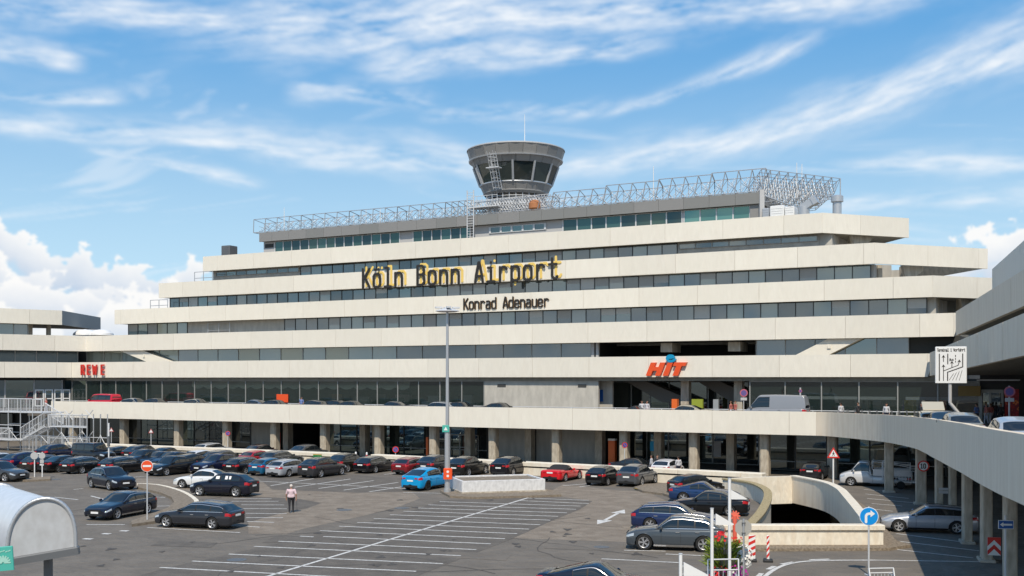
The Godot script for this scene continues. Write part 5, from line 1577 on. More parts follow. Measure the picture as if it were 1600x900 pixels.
	for i in 2:
		s = Shape.new()
		var y0 := -0.4 + i * 0.4
		var pts := PackedVector2Array([Vector2(-0.28, y0), Vector2(0, y0 + 0.28), Vector2(0.28, y0), Vector2(0.28, y0 + 0.2), Vector2(0, y0 + 0.48) if i == 0 else Vector2(0.08, y0 + 0.4), Vector2(-0.28, y0 + 0.2)]) if i == 0 else PackedVector2Array([Vector2(-0.28, y0), Vector2(0, y0 + 0.28), Vector2(0.28, y0), Vector2(0.28, 0.4), Vector2(-0.28, 0.4)])
		s.prism(pts, 0, 0.004)
		obj("red_chevron", s, mat.red, o, Vector3(0, 0.75, 0.057))
	at = spot_at(1571, 819, 41.5); at.y = 0
	o = thing("one_way_sign", "blue one-way sign with a white arrow pointing left near the right edge", "road sign", at, -0.15)
	pole(o, 3.0, 0.035)
	s = Shape.new(); s.bbox(Vector3.ZERO, Vector3(0.56, 0.33, 0.03), 0.01)
	obj("plate", s, mat.white, o, Vector3(0, 2.65, 0.06))
	s = Shape.new(); s.bbox(Vector3.ZERO, Vector3(0.52, 0.29, 0.01), 0.004)
	obj("blue_face", s, mat.sign_navy, o, Vector3(0, 2.65, 0.078))
	s = Shape.new()
	s.prism(PackedVector2Array([Vector2(-0.22, 0), Vector2(-0.1, 0.09), Vector2(-0.1, 0.035), Vector2(0.22, 0.035), Vector2(0.22, -0.035), Vector2(-0.1, -0.035), Vector2(-0.1, -0.09)]), 0, 0.004)
	obj("white_arrow", s, mat.white, o, Vector3(0, 2.65, 0.086))
	# lane sign on the viaduct
	at = spot_at(1507, 657, 62.0); var foot := at.y - 1.6
	o = thing("lane_sign", "large white lane diagram board headed Terminal 1 Vorfahrt on a bent pole", "sign", Vector3(at.x, foot, at.z), -0.3)
	var k := 62.0 / FOCAL
	s = Shape.new()
	var e0 := Vector3(0, 0, 0); var e1 := Vector3(0, 1.6, 0); var e2 := Vector3(-21 * k, 1.6 + 27 * k, 0); var e3 := Vector3(-21 * k, 1.6 + 62 * k, 0)
	s.tube(e0, e1, 0.1, 10); s.tube(e1, e2, 0.1, 10); s.tube(e2, e3, 0.1, 10)
	obj("bent_pole", s, mat.cladding_pale, o)
	var B := Vector3(-20 * k, 1.6 + 87 * k, 0.12)
	s = Shape.new(); s.bbox(Vector3.ZERO, Vector3(46 * k, 57 * k, 0.08), 0.03)
	obj("board", s, mat.white, o, B)
	s = Shape.new()
	var text := "Terminal 1 Vorfahrt"
	for i in text.length():
		if text[i] != " ": glyph(s, text[i], 0.155, 0.026, 0, 0.004, Vector3(-0.735 + i * 0.0785, 0.77, 0.041))
	obj("heading", s, mat.letter, o, B)
	s = Shape.new()
	for q in [[-0.62, -0.9, -0.62, 0.62], [0.62, 0.62, 0.62, -0.12], [0.62, -0.12, -0.18, -0.42], [-0.18, -0.42, -0.18, -0.9], [-0.17, 0.05, -0.17, 0.62]]: s.prism(capsule_poly(Vector2(q[0], q[1]), Vector2(q[2], q[3]), 0.028, 3), 0, 0.0045, Transform3D(Basis.IDENTITY, Vector3(0, 0, 0.041)))
	for q in [[-0.4, -0.9, -0.4, -0.1], [-0.4, -0.35, 0.05, -0.16], [0.05, -0.16, 0.05, 0.1], [0.05, -0.16, 0.38, -0.03], [0.38, -0.03, 0.44, 0.18], [-0.4, 0.18, -0.4, 0.45], [0.24, 0.15, 0.24, 0.22], [0.24, 0.3, 0.24, 0.38], [0.24, 0.46, 0.24, 0.55]]: s.prism(capsule_poly(Vector2(q[0], q[1]), Vector2(q[2], q[3]), 0.02, 3), 0, 0.006, Transform3D(Basis.IDENTITY, Vector3(0, 0, 0.041)))
	for q in [[-0.4, -0.02], [0.05, 0.18], [0.44, 0.26], [-0.4, 0.52]]: s.prism(PackedVector2Array([Vector2(q[0] - 0.1, q[1] - 0.12), Vector2(q[0], q[1] + 0.05), Vector2(q[0] + 0.1, q[1] - 0.12), Vector2(q[0], q[1] - 0.07)]), 0, 0.007, Transform3D(Basis.IDENTITY, Vector3(0, 0, 0.041)))
	for i in 3:
		glyph(s, "Bus"[i], 0.12, 0.024, 0, 0.004, Vector3(-0.07 + i * 0.075, 0.24, 0.041))
	for i in 4: s.prism(capsule_poly(Vector2(-0.1 + i * 0.18, -0.88), Vector2(0.14 + i * 0.15, -0.5 + i * 0.06), 0.012, 3), 0, 0.003, Transform3D(Basis.IDENTITY, Vector3(0, 0, 0.041)))
	obj("lane_diagram", s, mat.letter, o, B)
	# signs on the deck
	for a in [[1162, 614, 95.0, 0.34, "round no-stopping sign with a white plate on the deck by the pale van"], [1577, 612, 56.0, 0.27, "round no-stopping sign in front of the red poster on the right"], [1250.5, 611, 93.5, 0.14, "slim sign post on the deck at the rear of the pale van"]]:
		var c := spot_at(a[0], a[1], a[2])
		o = thing("round_sign", a[4], "road sign", Vector3(c.x, 4.5, c.z), facing(c) * 0.5, "signs on the upper deck")
		var h: float = c.y - 4.5
		pole(o, h + 0.3, 0.07 if a[0] == 1250.5 else 0.04, mat.cladding_pale)
		s = Shape.new(); disc(s, a[3], 0.02)
		obj("plate", s, std(Color(0.45, 0.12, 0.16), 0.5), o, Vector3(0, h, 0.08))
		s = Shape.new(); s.prism(disc_poly(a[3] * 0.72), 0, 0.004)
		obj("blue_face", s, std(Color(0.12, 0.08, 0.25), 0.5), o, Vector3(0, h, 0.082))
		if a[0] != 1250.5:
			s = Shape.new(); s.bbox(Vector3.ZERO, Vector3(a[3] * 1.6, a[3] * 0.7, 0.03), 0.01)
			obj("lower_plate", s, mat.cladding_pale, o, Vector3(0, h - a[3] * 1.55, 0.07))
	# octagonal sign from behind
	at = spot_at(1162, 825, 43.0)
	o = thing("stop_sign", "grey back of an octagonal stop sign on a pole before the flowers", "road sign", Vector3(at.x, 0, at.z), 0.0)
	pole(o, at.y + 0.36, 0.04, mat.steel)
	s = Shape.new()
	var oc := PackedVector2Array()
	for i in 8: oc.append(Vector2.from_angle(TAU * (i + 0.5) / 8) * 0.345)
	s.prism(oc, -0.02, 0.0)
	obj("plate", s, std(Color(0.42, 0.41, 0.38), 0.55, 0.2), o, Vector3(0, at.y, -0.045))
	s = Shape.new()
	for y in [-0.2, 0.2]: s.box(Vector3(0, y, 0), Vector3(0.14, 0.04, 0.1))
	obj("clamp", s, mat.steel_dark, o, Vector3(0, at.y, 0.0))

func build_posts():
	# white posts with triangular pennant boards
	for a in [[1063.5, 866, 36.0, [1068, 879, 1106, 900], "lowest white post with a triangular board, cut by the bottom edge"], [1112.5, 795, 39.0, [1118, 803, 1146, 820], "middle white post with a triangular board before the flowers"], [1140.0, 748, 41.0, [1142, 766, 1166, 780], "tallest white post with a small triangular board by the ramp wall"]]:
		var top := spot_at(a[0], a[1], a[2])
		var o := thing("white_post", a[4], "post", Vector3(top.x, 0, top.z), 0.0, "white posts with triangular boards")
		pole(o, top.y, 0.06, mat.white)
		var s := Shape.new()
		s.tube(Vector3.ZERO, Vector3(0, 0.03, 0), 0.07, 10)
		obj("cap", s, mat.steel_pale, o, Vector3(0, top.y, 0))
		var k: float = a[2] / FOCAL
		var b: Array = a[3]
		var y1: float = EYE.y + (HORIZON - b[1]) * k; var y0: float = EYE.y + (HORIZON - b[3]) * k
		var x0: float = (b[0] - a[0]) * k; var x1: float = (b[2] - a[0]) * k
		s = Shape.new()
		s.prism(PackedVector2Array([Vector2(x0, y0), Vector2(x1, y0), Vector2(x1, y0 + 0.04), Vector2(x0 + 0.04, y1), Vector2(x0, y1)]), -0.05, 0.05)
		obj("triangular_board", s, mat.white, o)
		s = Shape.new()
		for y in [y0 + 0.06, y1 - 0.12]: s.box(Vector3(x0 * 0.5 + 0.03, y, 0), Vector3(absf(x0) + 0.08, 0.06, 0.05))
		obj("bracket", s, mat.steel, o)
	# red and white marker boards
	for a in [[1175, 877, 0.30, "red and white striped marker board standing beside the flowers", 0.0], [1200, 877.5, 0.12, "narrow red and white striped marker seen edge-on, right of the wider one", 0.0], [1571, 905, 0.22, "red and white striped marker at the lower right by the pillar", 0.0]]:
		var at := spot(a[0], a[1])
		var o := thing("marker_board", a[3], "traffic marker", at, -0.2, "striped markers by the road")
		var s := Shape.new()
		s.bbox(Vector3(0, 0.05, 0), Vector3(0.42, 0.1, 0.6), 0.03)
		obj("foot", s, mat.car_trim, o)
		var w: float = a[2]; var h := 1.06
		s = Shape.new(); s.bbox(Vector3(0, 0.12 + h * 0.5, 0), Vector3(w, h, 0.05), 0.015)
		obj("board", s, mat.white, o)
		for i in 4:
			s = Shape.new()
			var y := 0.14 + i * 0.28
			var pts := PackedVector2Array([Vector2(-w * 0.5, y), Vector2(w * 0.5, y + 0.16), Vector2(w * 0.5, minf(y + 0.30, 0.12 + h)), Vector2(-w * 0.5, minf(y + 0.14, 0.12 + h))])
			s.prism(pts, 0.026, 0.03)
			obj("red_stripe", s, mat.red, o)
	# coral post with a toothed head, behind the flowers
	var top := spot_at(1148, 806, 45.5)
	var p := thing("coral_post", "coral red post with a toothed round head behind the flowers", "post", Vector3(top.x, 0, top.z))
	var s := Shape.new()
	s.tube(Vector3(0, 0, 0), Vector3(0, top.y, 0), 0.09, 10)
	obj("pole", s, std(Color(0.75, 0.13, 0.08), 0.5), p)
	s = Shape.new()
	s.prism(disc_poly(0.15, 20), -0.04, 0.04)
	for i in 10:
		var d := Vector2.from_angle(TAU * i / 10)
		s.prism(capsule_poly(d * 0.12, d * 0.2, 0.03, 3), -0.035, 0.035 + 0.001 * i)
	obj("toothed_head", s, std(Color(0.80, 0.16, 0.10), 0.5), p, Vector3(0, top.y, 0))
	# tall lamp
	var at := spot(699, 772); at.y = 0.12
	var h := 8.2 + (592 - 489) * at.z / -FOCAL
	p = thing("lamp_post", "tall grey lamp post with a flat round head beside the white planter box", "street lamp", at)
	s = Shape.new(); s.tube(Vector3.ZERO, Vector3(0, 4.6, 0), 0.2, 14, 0.19); s.tube(Vector3(0, 4.6, 0), Vector3(0, h, 0), 0.13, 12, 0.085)
	s.tube(Vector3.ZERO, Vector3(0, 0.25, 0), 0.26, 14)
	obj("pole", s, mat.steel, p)
	s = Shape.new()
	s.lathe([Vector2(0, 0.22), Vector2(0.35, 0.2), Vector2(0.75, 0.08), Vector2(0.85, 0.0), Vector2(0.6, -0.06), Vector2(0.0, -0.1)], 24)
	for i in 4:
		var d := Vector3.RIGHT.rotated(Vector3.UP, TAU * i / 4 + 0.2)
		s.box(d * 0.62 + Vector3(0, 0.26, 0), Vector3(0.5, 0.12, 0.3), Basis(d, Vector3.UP, d.cross(Vector3.UP)))
	obj("lamp_head", s, mat.steel_pale, p, Vector3(0, h, 0))
	s = Shape.new(); s.bbox(Vector3.ZERO, Vector3(0.62, 0.78, 0.3), 0.04)
	obj("orange_box", s, mat.orange, p, Vector3(0.05, 1.35, 0.2))
	for y in [1.2, 1.5]:
		s = Shape.new(); disc(s, 0.09, 0.02, 16)
		obj("box_window", s, mat.white, p, Vector3(0.05, y, 0.37))
	s = Shape.new(); s.bbox(Vector3.ZERO, Vector3(0.5, 0.5, 0.05), 0.02)
	obj("teal_sign", s, mat.teal, p, Vector3(-0.1, 4.55, 0.22))
	s = Shape.new(); s.prism(PackedVector2Array([Vector2(-0.14, -0.12), Vector2(0.14, -0.12), Vector2(0.0, 0.14)]), 0, 0.004)
	obj("sign_mark", s, mat.white, p, Vector3(-0.1, 4.55, 0.247))
	# thin mast at the left
	at = spot(170, 737)
	p = thing("slim_mast", "slim white mast with a small grey box among the cars at left", "post", at)
	pole(p, 4.3, 0.06, mat.white)
	s = Shape.new(); s.bbox(Vector3.ZERO, Vector3(0.22, 0.9, 0.2), 0.03)
	obj("grey_box", s, mat.steel_dark, p, Vector3(0.02, 2.7, 0.1))
	# white planter block
	var a := spot(722, 774.5); var b := spot(852, 770.5); var c := spot(704, 767.0)
	var d := (b - a).normalized()
	var len_ := a.distance_to(b); var deep := 4.2
	p = thing("planter_block", "long white concrete planter box on the island beside the lamp post", "planter", (a + b) * 0.5 + Vector3(-d.z, 0, d.x) * -deep * 0.5 + Vector3(0, 0.12, 0), turn_of(d))
	s = Shape.new()
	s.bbox(Vector3(0, 0.45, deep * 0.5 - 0.09), Vector3(len_, 0.9, 0.18), 0.02); s.bbox(Vector3(0, 0.45, -deep * 0.5 + 0.09), Vector3(len_, 0.9, 0.18), 0.02)
	s.bbox(Vector3(-len_ * 0.5 + 0.09, 0.449, 0), Vector3(0.18, 0.9, deep - 0.37), 0.02); s.bbox(Vector3(len_ * 0.5 - 0.09, 0.449, 0), Vector3(0.18, 0.9, deep - 0.37), 0.02)
	obj("walls", s, mat.white_wall, p)
	s = Shape.new(); s.box(Vector3(0, 0.41, 0), Vector3(len_ - 0.36, 0.78, deep - 0.36))
	obj("soil", s, mat.paving, p)
	s = Shape.new(); s.box(Vector3(0, 0.06, 0), Vector3(len_ + 0.12, 0.12, deep + 0.12))
	obj("plinth", s, mat.concrete, p)
	# green and white crates by the gap in the low wall
	at = fp(reach(496, 7.2), 0, 7.2)
	p = thing("green_board", "green board with a yellow edge leaning on the low wall near its gap", "board", at, turn_of(ALONG))
	s = Shape.new(); s.bbox(Vector3(0, 0.5, 0), Vector3(1.0, 0.8, 0.1), 0.02)
	obj("panel", s, std(Color(0.02, 0.20, 0.06), 0.6), p)
	s = Shape.new(); s.box(Vector3(0, 0.94, 0.01), Vector3(1.0, 0.08, 0.08))
	obj("edge", s, mat.yellow_paint, p)
	for px in [556, 573]:
		at = fp(reach(px, 6.5), 0, 6.5)
		p = thing("white_bollard", ["left white bollard in the gap of the low wall", "right white bollard in the gap of the low wall"][0 if px == 556 else 1], "bollard", at, 0, "white bollards in the wall gap")
		s = Shape.new(); s.lathe([Vector2(0.09, 0), Vector2(0.09, 1.2), Vector2(0.06, 1.28), Vector2(0, 1.3)], 12)
		obj("shaft", s, mat.white, p)
		s = Shape.new(); s.lathe([Vector2(0.094, 0.9), Vector2(0.094, 1.05)], 12)
		obj("band", s, mat.red, p)

func build_scaffold():
	var z := 7.4
	var S := thing("scaffold_stairs", "silver scaffold platforms with barred railings and a stair flight at far left", "scaffold", fp(reach(-20, z), 0, z), turn_of(ALONG))
	var x := func(px: float) -> float: return reach(px, z) - reach(-20, z)
	var d := 138.0
	var up := func(py: float) -> float:
		return EYE.y + (HORIZON - py) * (FRONT + z) / OUT.dot(Vector3(-(800.0 - 60) / FOCAL, 0, -1)) / FOCAL
	var rail := func(name_: String, p0: float, p1: float, ya0: float, ya1: float, yb0: float, yb1: float, zz: float):   # from p0 to p1, foot and head heights at each end
		var s := Shape.new()
		var a: float = x.call(p0); var b: float = x.call(p1)
		s.tube(Vector3(a, ya0, zz), Vector3(b, yb0, zz), 0.05, 5); s.tube(Vector3(a, ya1, zz), Vector3(b, yb1, zz), 0.06, 5)
		var n := maxi(2, int(absf(b - a) / 0.24))
		for i in n + 1:
			var f := float(i) / n
			s.tube(Vector3(lerpf(a, b, f), lerpf(ya0, yb0, f), zz), Vector3(lerpf(a, b, f), lerpf(ya1, yb1, f), zz), 0.028 if i % 6 else 0.06, 4)
		obj(name_, s, mat.steel_pale, S)
	var deck := func(p0: float, p1: float, y: float, z0: float, z1: float):
		var a: float = x.call(p0); var b: float = x.call(p1)
		var n := maxi(1, int((z1 - z0) / 0.6))
		for i in n:
			var s := Shape.new()
			s.bbox(Vector3((a + b) * 0.5, y, z0 + (i + 0.5) * (z1 - z0) / n), Vector3(b - a, 0.14, (z1 - z0) / n - 0.03), 0.02)
			obj("plank", s, mat.steel_pale, S)
	var y_up: float = up.call(645); var y_mid: float = up.call(666); var y_low: float = up.call(688)
	deck.call(-20, 66, y_up, -3.0, 0.0)
	rail.call("railing", -20, 13, y_up, y_up + 1.55, y_up, y_up + 1.55, 0.05); rail.call("railing", 14, 51, y_up, y_up + 1.55, y_up, y_up + 1.55, 0.05); rail.call("railing", 52, 66, y_up, y_up + 1.5, y_up, y_up + 1.5, 0.05)
	deck.call(76, 114, y_mid, -2.0, 0.0)
	rail.call("railing", 77, 114, y_mid, y_mid + 1.35, y_mid, y_mid + 1.35, 0.05); rail.call("railing", 115, 125, y_mid, y_mid + 1.35, y_mid, y_mid + 1.35, 0.05); rail.call("railing", 126, 136, y_mid, y_mid + 1.35, y_mid, y_mid + 1.35, 0.05)
	deck.call(-20, 37, y_low, -1.0, 1.4)
	rail.call("railing", -20, 37, y_low, y_low + 1.35, y_low, y_low + 1.35, 1.45)
	rail.call("stair_railing", 38, 76, y_low, y_low + 1.35, y_mid + 0.2, y_mid + 1.6, 0.5); rail.call("stair_railing", 38, 76, y_low, y_low + 1.3, y_mid + 0.2, y_mid + 1.5, -0.9)
	var a: float = x.call(38); var b: float = x.call(76)
	for i in 11:
		var f := (i + 0.5) / 11.0
		var s := Shape.new(); s.bbox(Vector3(lerpf(a, b, f), lerpf(y_low, y_mid, f), -0.2), Vector3(0.34, 0.06, 1.3), 0.01)
		obj("tread", s, mat.steel_pale, S)
	var st := Shape.new()
	for zz in [0.48, -0.88]: st.tube(Vector3(a, y_low - 0.1, zz), Vector3(b, y_mid, zz), 0.09, 6)
	obj("stringer", st, mat.steel_pale, S)
	rail.call("stair_railing", 54, 82, up.call(646), up.call(630), up.call(662), up.call(648), -1.4)
	# standards and braces
	for px in [-20, 13, 32, 51, 75, 96, 114, 125, 136]:
		for zz in [0.0, -2.8]:
			var s := Shape.new()
			var top: float = y_up + 1.5 if px < 70 else y_mid + 1.4
			s.tube(Vector3(x.call(px), 0, zz), Vector3(x.call(px), top, zz), 0.065, 6)
			s.tube(Vector3(x.call(px), 0, zz), Vector3(x.call(px), 0.06, zz), 0.16, 8)
			obj("standard", s, mat.steel, S)
	for q in [[-20, 13, 0.8, 2.4], [13, 32, 2.6, 0.9], [32, 51, 0.9, 2.6], [51, 75, 2.8, 1.0], [75, 96, 0.5, 2.2], [96, 114, 2.3, 0.6], [96, 114, 0.6, 2.3], [114, 125, 0.4, 1.8], [125, 136, 1.9, 0.4], [102, 114, 3.7, 4.7], [102, 114, 4.7, 3.7], [-20, 32, 2.9, 2.9], [-20, 13, 1.9, 1.9], [75, 136, 1.6, 1.6], [75, 136, 0.4, 0.4]]:
		for zz in [0.05, -2.75]:
			var s := Shape.new()
			s.tube(Vector3(x.call(q[0]), q[2], zz), Vector3(x.call(q[1]), q[3], zz), 0.045, 5)
			obj("brace", s, mat.steel_pale, S)
	# grey fence panels at the foot
	for i in 5:
		var o := thing("fence_panel", "grey barred site fence panel below the scaffold, %s" % ["first from the left", "second from the left", "third from the left", "fourth from the left", "last on the right"][i], "fence", fp(reach(36 + i * 21, 9.5), 0, 9.5), turn_of(ALONG), "site fence panels under the scaffold")
		var w := reach(36 + (i + 1) * 21, 9.5) - reach(36 + i * 21, 9.5) - 0.1
		var s := Shape.new()
		for xx in [0.0, w]: s.tube(Vector3(xx, 0, 0), Vector3(xx, 2.0, 0), 0.045, 6)
		for yy in [0.15, 1.95]: s.tube(Vector3(0, yy, 0), Vector3(w, yy, 0), 0.035, 5)
		obj("frame", s, mat.steel, o)
		for k in int(w / 0.22):
			s = Shape.new(); s.tube(Vector3(0.2 + k * 0.22, 0.15, 0), Vector3(0.2 + k * 0.22, 1.95, 0), 0.02, 4)
			obj("bar", s, mat.steel_pale, o)

func build_shelter():
	# barrel roof of a sign shelter close to the walkway, at the lower left
	var d := 15.0
	var k := d / FOCAL
	var P := func(px: float, py: float) -> Vector3: return spot_at(px, py, d)
	var base: Vector3 = P.call(58, 866)
	var S := thing("barrel_roof_shelter", "barrel-vaulted translucent shelter roof on a dark beam at lower left", "shelter", Vector3(base.x, 0, base.z), 0.0)
	var o := Vector3(base.x, 0, base.z)
	var a: Vector3 = P.call(11, 872) - o; var b: Vector3 = P.call(107, 858) - o
	b.z = -0.25
	var along := (b - a); var w := along.length()
	var ex := along.normalized(); var ey := Vector3.UP
	var rise := 84.0 * k
	# end arch
	var arc := []
	for i in 25:
		var t := PI * i / 24.0
		arc.append(Vector2(w * 0.5 - cos(t) * w * 0.5, pow(sin(t), 0.72) * rise))
	var deep := Vector3(-0.62, 0.0, -0.78) * 2.6
	var poly := PackedVector2Array(arc)
	var s := Shape.new()
	var tf := Transform3D(Basis(ex, ey, ex.cross(ey)), a)
	s.prism(poly, -0.012, 0.0, tf)
	var pale := weathered(Color(0.50, 0.51, 0.52), 0.3, Vector3(0.9, 0.5, 0.9), 0.90, 0.0, 71, 0.01)
	obj("end_panel", s, pale, S)
	s = Shape.new()
	var rows := []
	for q in arc:
		var p0: Vector3 = tf * Vector3(q.x, q.y, 0)
		rows.append([p0, p0 + deep])
	s.grid(rows, func(v: Vector3) -> Vector3: return v - (a + ex * w * 0.5 + deep * 0.5))
	obj("vault", s, weathered(Color(0.62, 0.65, 0.69), 0.25, Vector3(0.8, 0.8, 0.8), 0.92, 0.0, 73), S)
	for e in [0, 3]:        # rims at both ends
		s = Shape.new()
		for i in 24:
			s.tube(tf * Vector3(arc[i].x, arc[i].y, 0.01) + deep * e / 3.0, tf * Vector3(arc[i + 1].x, arc[i + 1].y, 0.01) + deep * e / 3.0, 0.028 if e % 3 == 0 else 0.014, 8, -1, false)
		obj("arch_rim" if e % 3 == 0 else "roof_rib", s, mat.steel, S)
	s = Shape.new()
	var mid := (a + b) * 0.5
	s.bbox(mid + Vector3(0, -0.055, 0.0), Vector3(w + 0.1, 0.11, 0.16), 0.015, Basis(ex, ex.cross(ey).cross(ex), ex.cross(ey)))
	s.tube(a + Vector3(0, -0.05, 0), a + deep + Vector3(0, -0.05, 0), 0.05, 6); s.tube(b + Vector3(0, -0.05, 0), b + deep + Vector3(0, -0.05, 0), 0.05, 6)
	obj("beam", s, mat.steel_dark, S)
	s = Shape.new()
	s.bbox(Vector3(-0.06, (base.y - 0.1) * 0.5, -0.5), Vector3(0.1, base.y - 0.1, 0.1), 0.01)
	obj("post", s, mat.steel_dark, S)
	# teal leaf poster hanging at its corner
	var c: Vector3 = spot_at(4, 873, 14.4)
	var t := thing("teal_poster", "teal poster with a pale leaf pattern hanging at the far lower left corner", "poster", c, 0.25)
	s = Shape.new(); s.bbox(Vector3.ZERO, Vector3(0.27, 0.32, 0.03), 0.008)
	obj("sheet", s, mat.teal, t).rotation.z = 0.06
	s = Shape.new()
	for i in 9:
		var p := Vector2.from_angle(PI * i / 8.0)
		s.prism(capsule_poly(p * 0.02 + Vector2(0.01, -0.05), p * 0.085 + Vector2(0.01, -0.05), 0.011, 4), 0, 0.003 + 0.0005 * i)
	for i in 6:
		var p := Vector2(-0.1 + i * 0.035, 0.09 + 0.01 * (i % 2))
		s.prism(capsule_poly(p, p + Vector2(0.02, 0.01), 0.007, 3), 0, 0.003)
	obj("leaf_print", s, std(Color(0.35, 0.62, 0.52), 0.6), t, Vector3(0, 0, 0.017))

func build_flowers():
	var c := spot_at(1135, 870, 44.5)
	var F := thing("flower_tower", "planter tower overflowing with green leaves and red, white and magenta flowers", "planter", Vector3(c.x, 0, c.z))
	var s := Shape.new()
	s.tube(Vector3.ZERO, Vector3(0, 1.7, 0), 0.1, 8)
	for y in [0.25, 0.75, 1.2]: s.lathe([Vector2(0.1, y - 0.12), Vector2(0.5, y - 0.1), Vector2(0.62, y + 0.12), Vector2(0.5, y + 0.1), Vector2(0.1, y + 0.08)], 18)
	obj("tiered_stand", s, mat.steel_dark, F)
	rng.seed = 31
	var leaf := Shape.new(); leaf.coloured = true
	for i in 900:
		var h := rng.randf_range(0.75, 1.75); var a := rng.randf() * TAU
		var r := 0.6 * sqrt(rng.randf())
		var p := Vector3(cos(a) * r - 0.1, h - 0.35, sin(a) * r)
		var d := (Vector3(cos(a), rng.randf_range(0.6, 2.0), sin(a))).normalized()
		var L := rng.randf_range(0.25, 0.48); var q := d.cross(Vector3(rng.randf() - 0.5, rng.randf() - 0.5, rng.randf() - 0.5)).normalized() * rng.randf_range(0.02, 0.04)
		var g := rng.randf()
		leaf.tint = Color(0.09, 0.16, 0.02).lerp(Color(0.30, 0.36, 0.05), g)
		var m := p + d * L * 0.55; var tip := p + d * L + Vector3(cos(a), -0.4, sin(a)) * 0.08
		leaf.quad(p - q * 0.4, p + q * 0.4, m + q, m - q); leaf.tri(m - q, m + q, tip)
	var lm := std(Color(1, 1, 1), 0.6); lm.vertex_color_use_as_albedo = true
	lm.backlight_enabled = true; lm.backlight = Color(0.3, 0.4, 0.1)
	var o := obj("leaves", leaf, lm, F); o.set_meta("kind", "stuff")
	for b in [["red_flowers", Color(0.72, 0.02, 0.02), Vector3(-0.1, 1.72, 0), 0.6, 0.16, 34], ["red_flowers", Color(0.66, 0.03, 0.03), Vector3(0.5, 1.5, -0.1), 0.2, 0.32, 42], ["white_flowers", Color(0.8, 0.8, 0.76), Vector3(0.66, 0.98, 0.3), 0.34, 0.5, 240], ["magenta_flowers", Color(0.45, 0.02, 0.32), Vector3(0.3, 0.35, 0.35), 0.5, 0.3, 110], ["red_flowers", Color(0.7, 0.03, 0.03), Vector3(-0.35, 0.3, 0.35), 0.4, 0.3, 90], ["white_flowers", Color(0.8, 0.8, 0.74), Vector3(0.18, 0.15, 0.5), 0.18, 0.25, 60]]:
		var f := Shape.new(); f.coloured = true
		for i in b[5]:
			var u := Vector3(rng.randfn(), rng.randfn(), rng.randfn()).limit_length(1.6) * 0.62
			var p: Vector3 = b[2] + Vector3(u.x * b[3], u.y * b[4], u.z * b[3])
			var nrm := (u + Vector3(0, 0.4, 0.7)).normalized()
			var e1 := nrm.cross(Vector3.UP).normalized(); var e2 := nrm.cross(e1)
			f.tint = (b[1] as Color) * rng.randf_range(0.75, 1.15)
			var r := rng.randf_range(0.04, 0.075)
			for k in 5:
				var t: float = TAU * k / 5 + i
				var w := e1 * cos(t) + e2 * sin(t); var v := e1 * cos(t + 0.55) + e2 * sin(t + 0.55); var v2 := e1 * cos(t - 0.55) + e2 * sin(t - 0.55)
				f.tri(p, p + v2 * r * 0.7 + nrm * 0.012, p + w * r); f.tri(p, p + w * r, p + v * r * 0.7 + nrm * 0.012)
		var fm := std(Color(1, 1, 1), 0.7); fm.vertex_color_use_as_albedo = true
		o = obj(b[0], f, fm, F); o.set_meta("kind", "stuff")
	# pale metal frames: a trolley rail before the flowers and one at the sign
	for a in [[1130, 874, 40.0, 1.15, "pale metal guard frame in front of the flower tower"], [1377, 888, 43.0, 1.0, "pale metal luggage trolley frame at the foot of the blue sign"]]:
		var p := spot_at(a[0], a[1], a[2])
		var G := thing("metal_frame", a[4], "frame", Vector3(p.x, 0, p.z), 0.1)
		s = Shape.new()
		var h: float = p.y; var w: float = a[3]
		for x in [-w * 0.5, w * 0.5]:
			s.tube(Vector3(x, 0, 0), Vector3(x, h, 0), 0.03, 8); s.tube(Vector3(x, h, 0), Vector3(x - 0.12, 0, 0.5), 0.028, 8); s.tube(Vector3(x, h * 0.6, 0), Vector3(x, h * 0.6, -0.4), 0.025, 6)
		for y in [h, h * 0.75, h * 0.35]: s.tube(Vector3(-w * 0.5, y, 0), Vector3(w * 0.5, y, 0), 0.028, 8)
		obj("tubes", s, mat.steel_pale, G)
		for i in 7:
			s = Shape.new(); s.tube(Vector3(-w * 0.5 + (i + 0.5) * w / 7, h * 0.35, 0), Vector3(-w * 0.5 + (i + 0.5) * w / 7, h * 0.75, 0), 0.012, 5)
			obj("bar", s, mat.steel_pale, G)

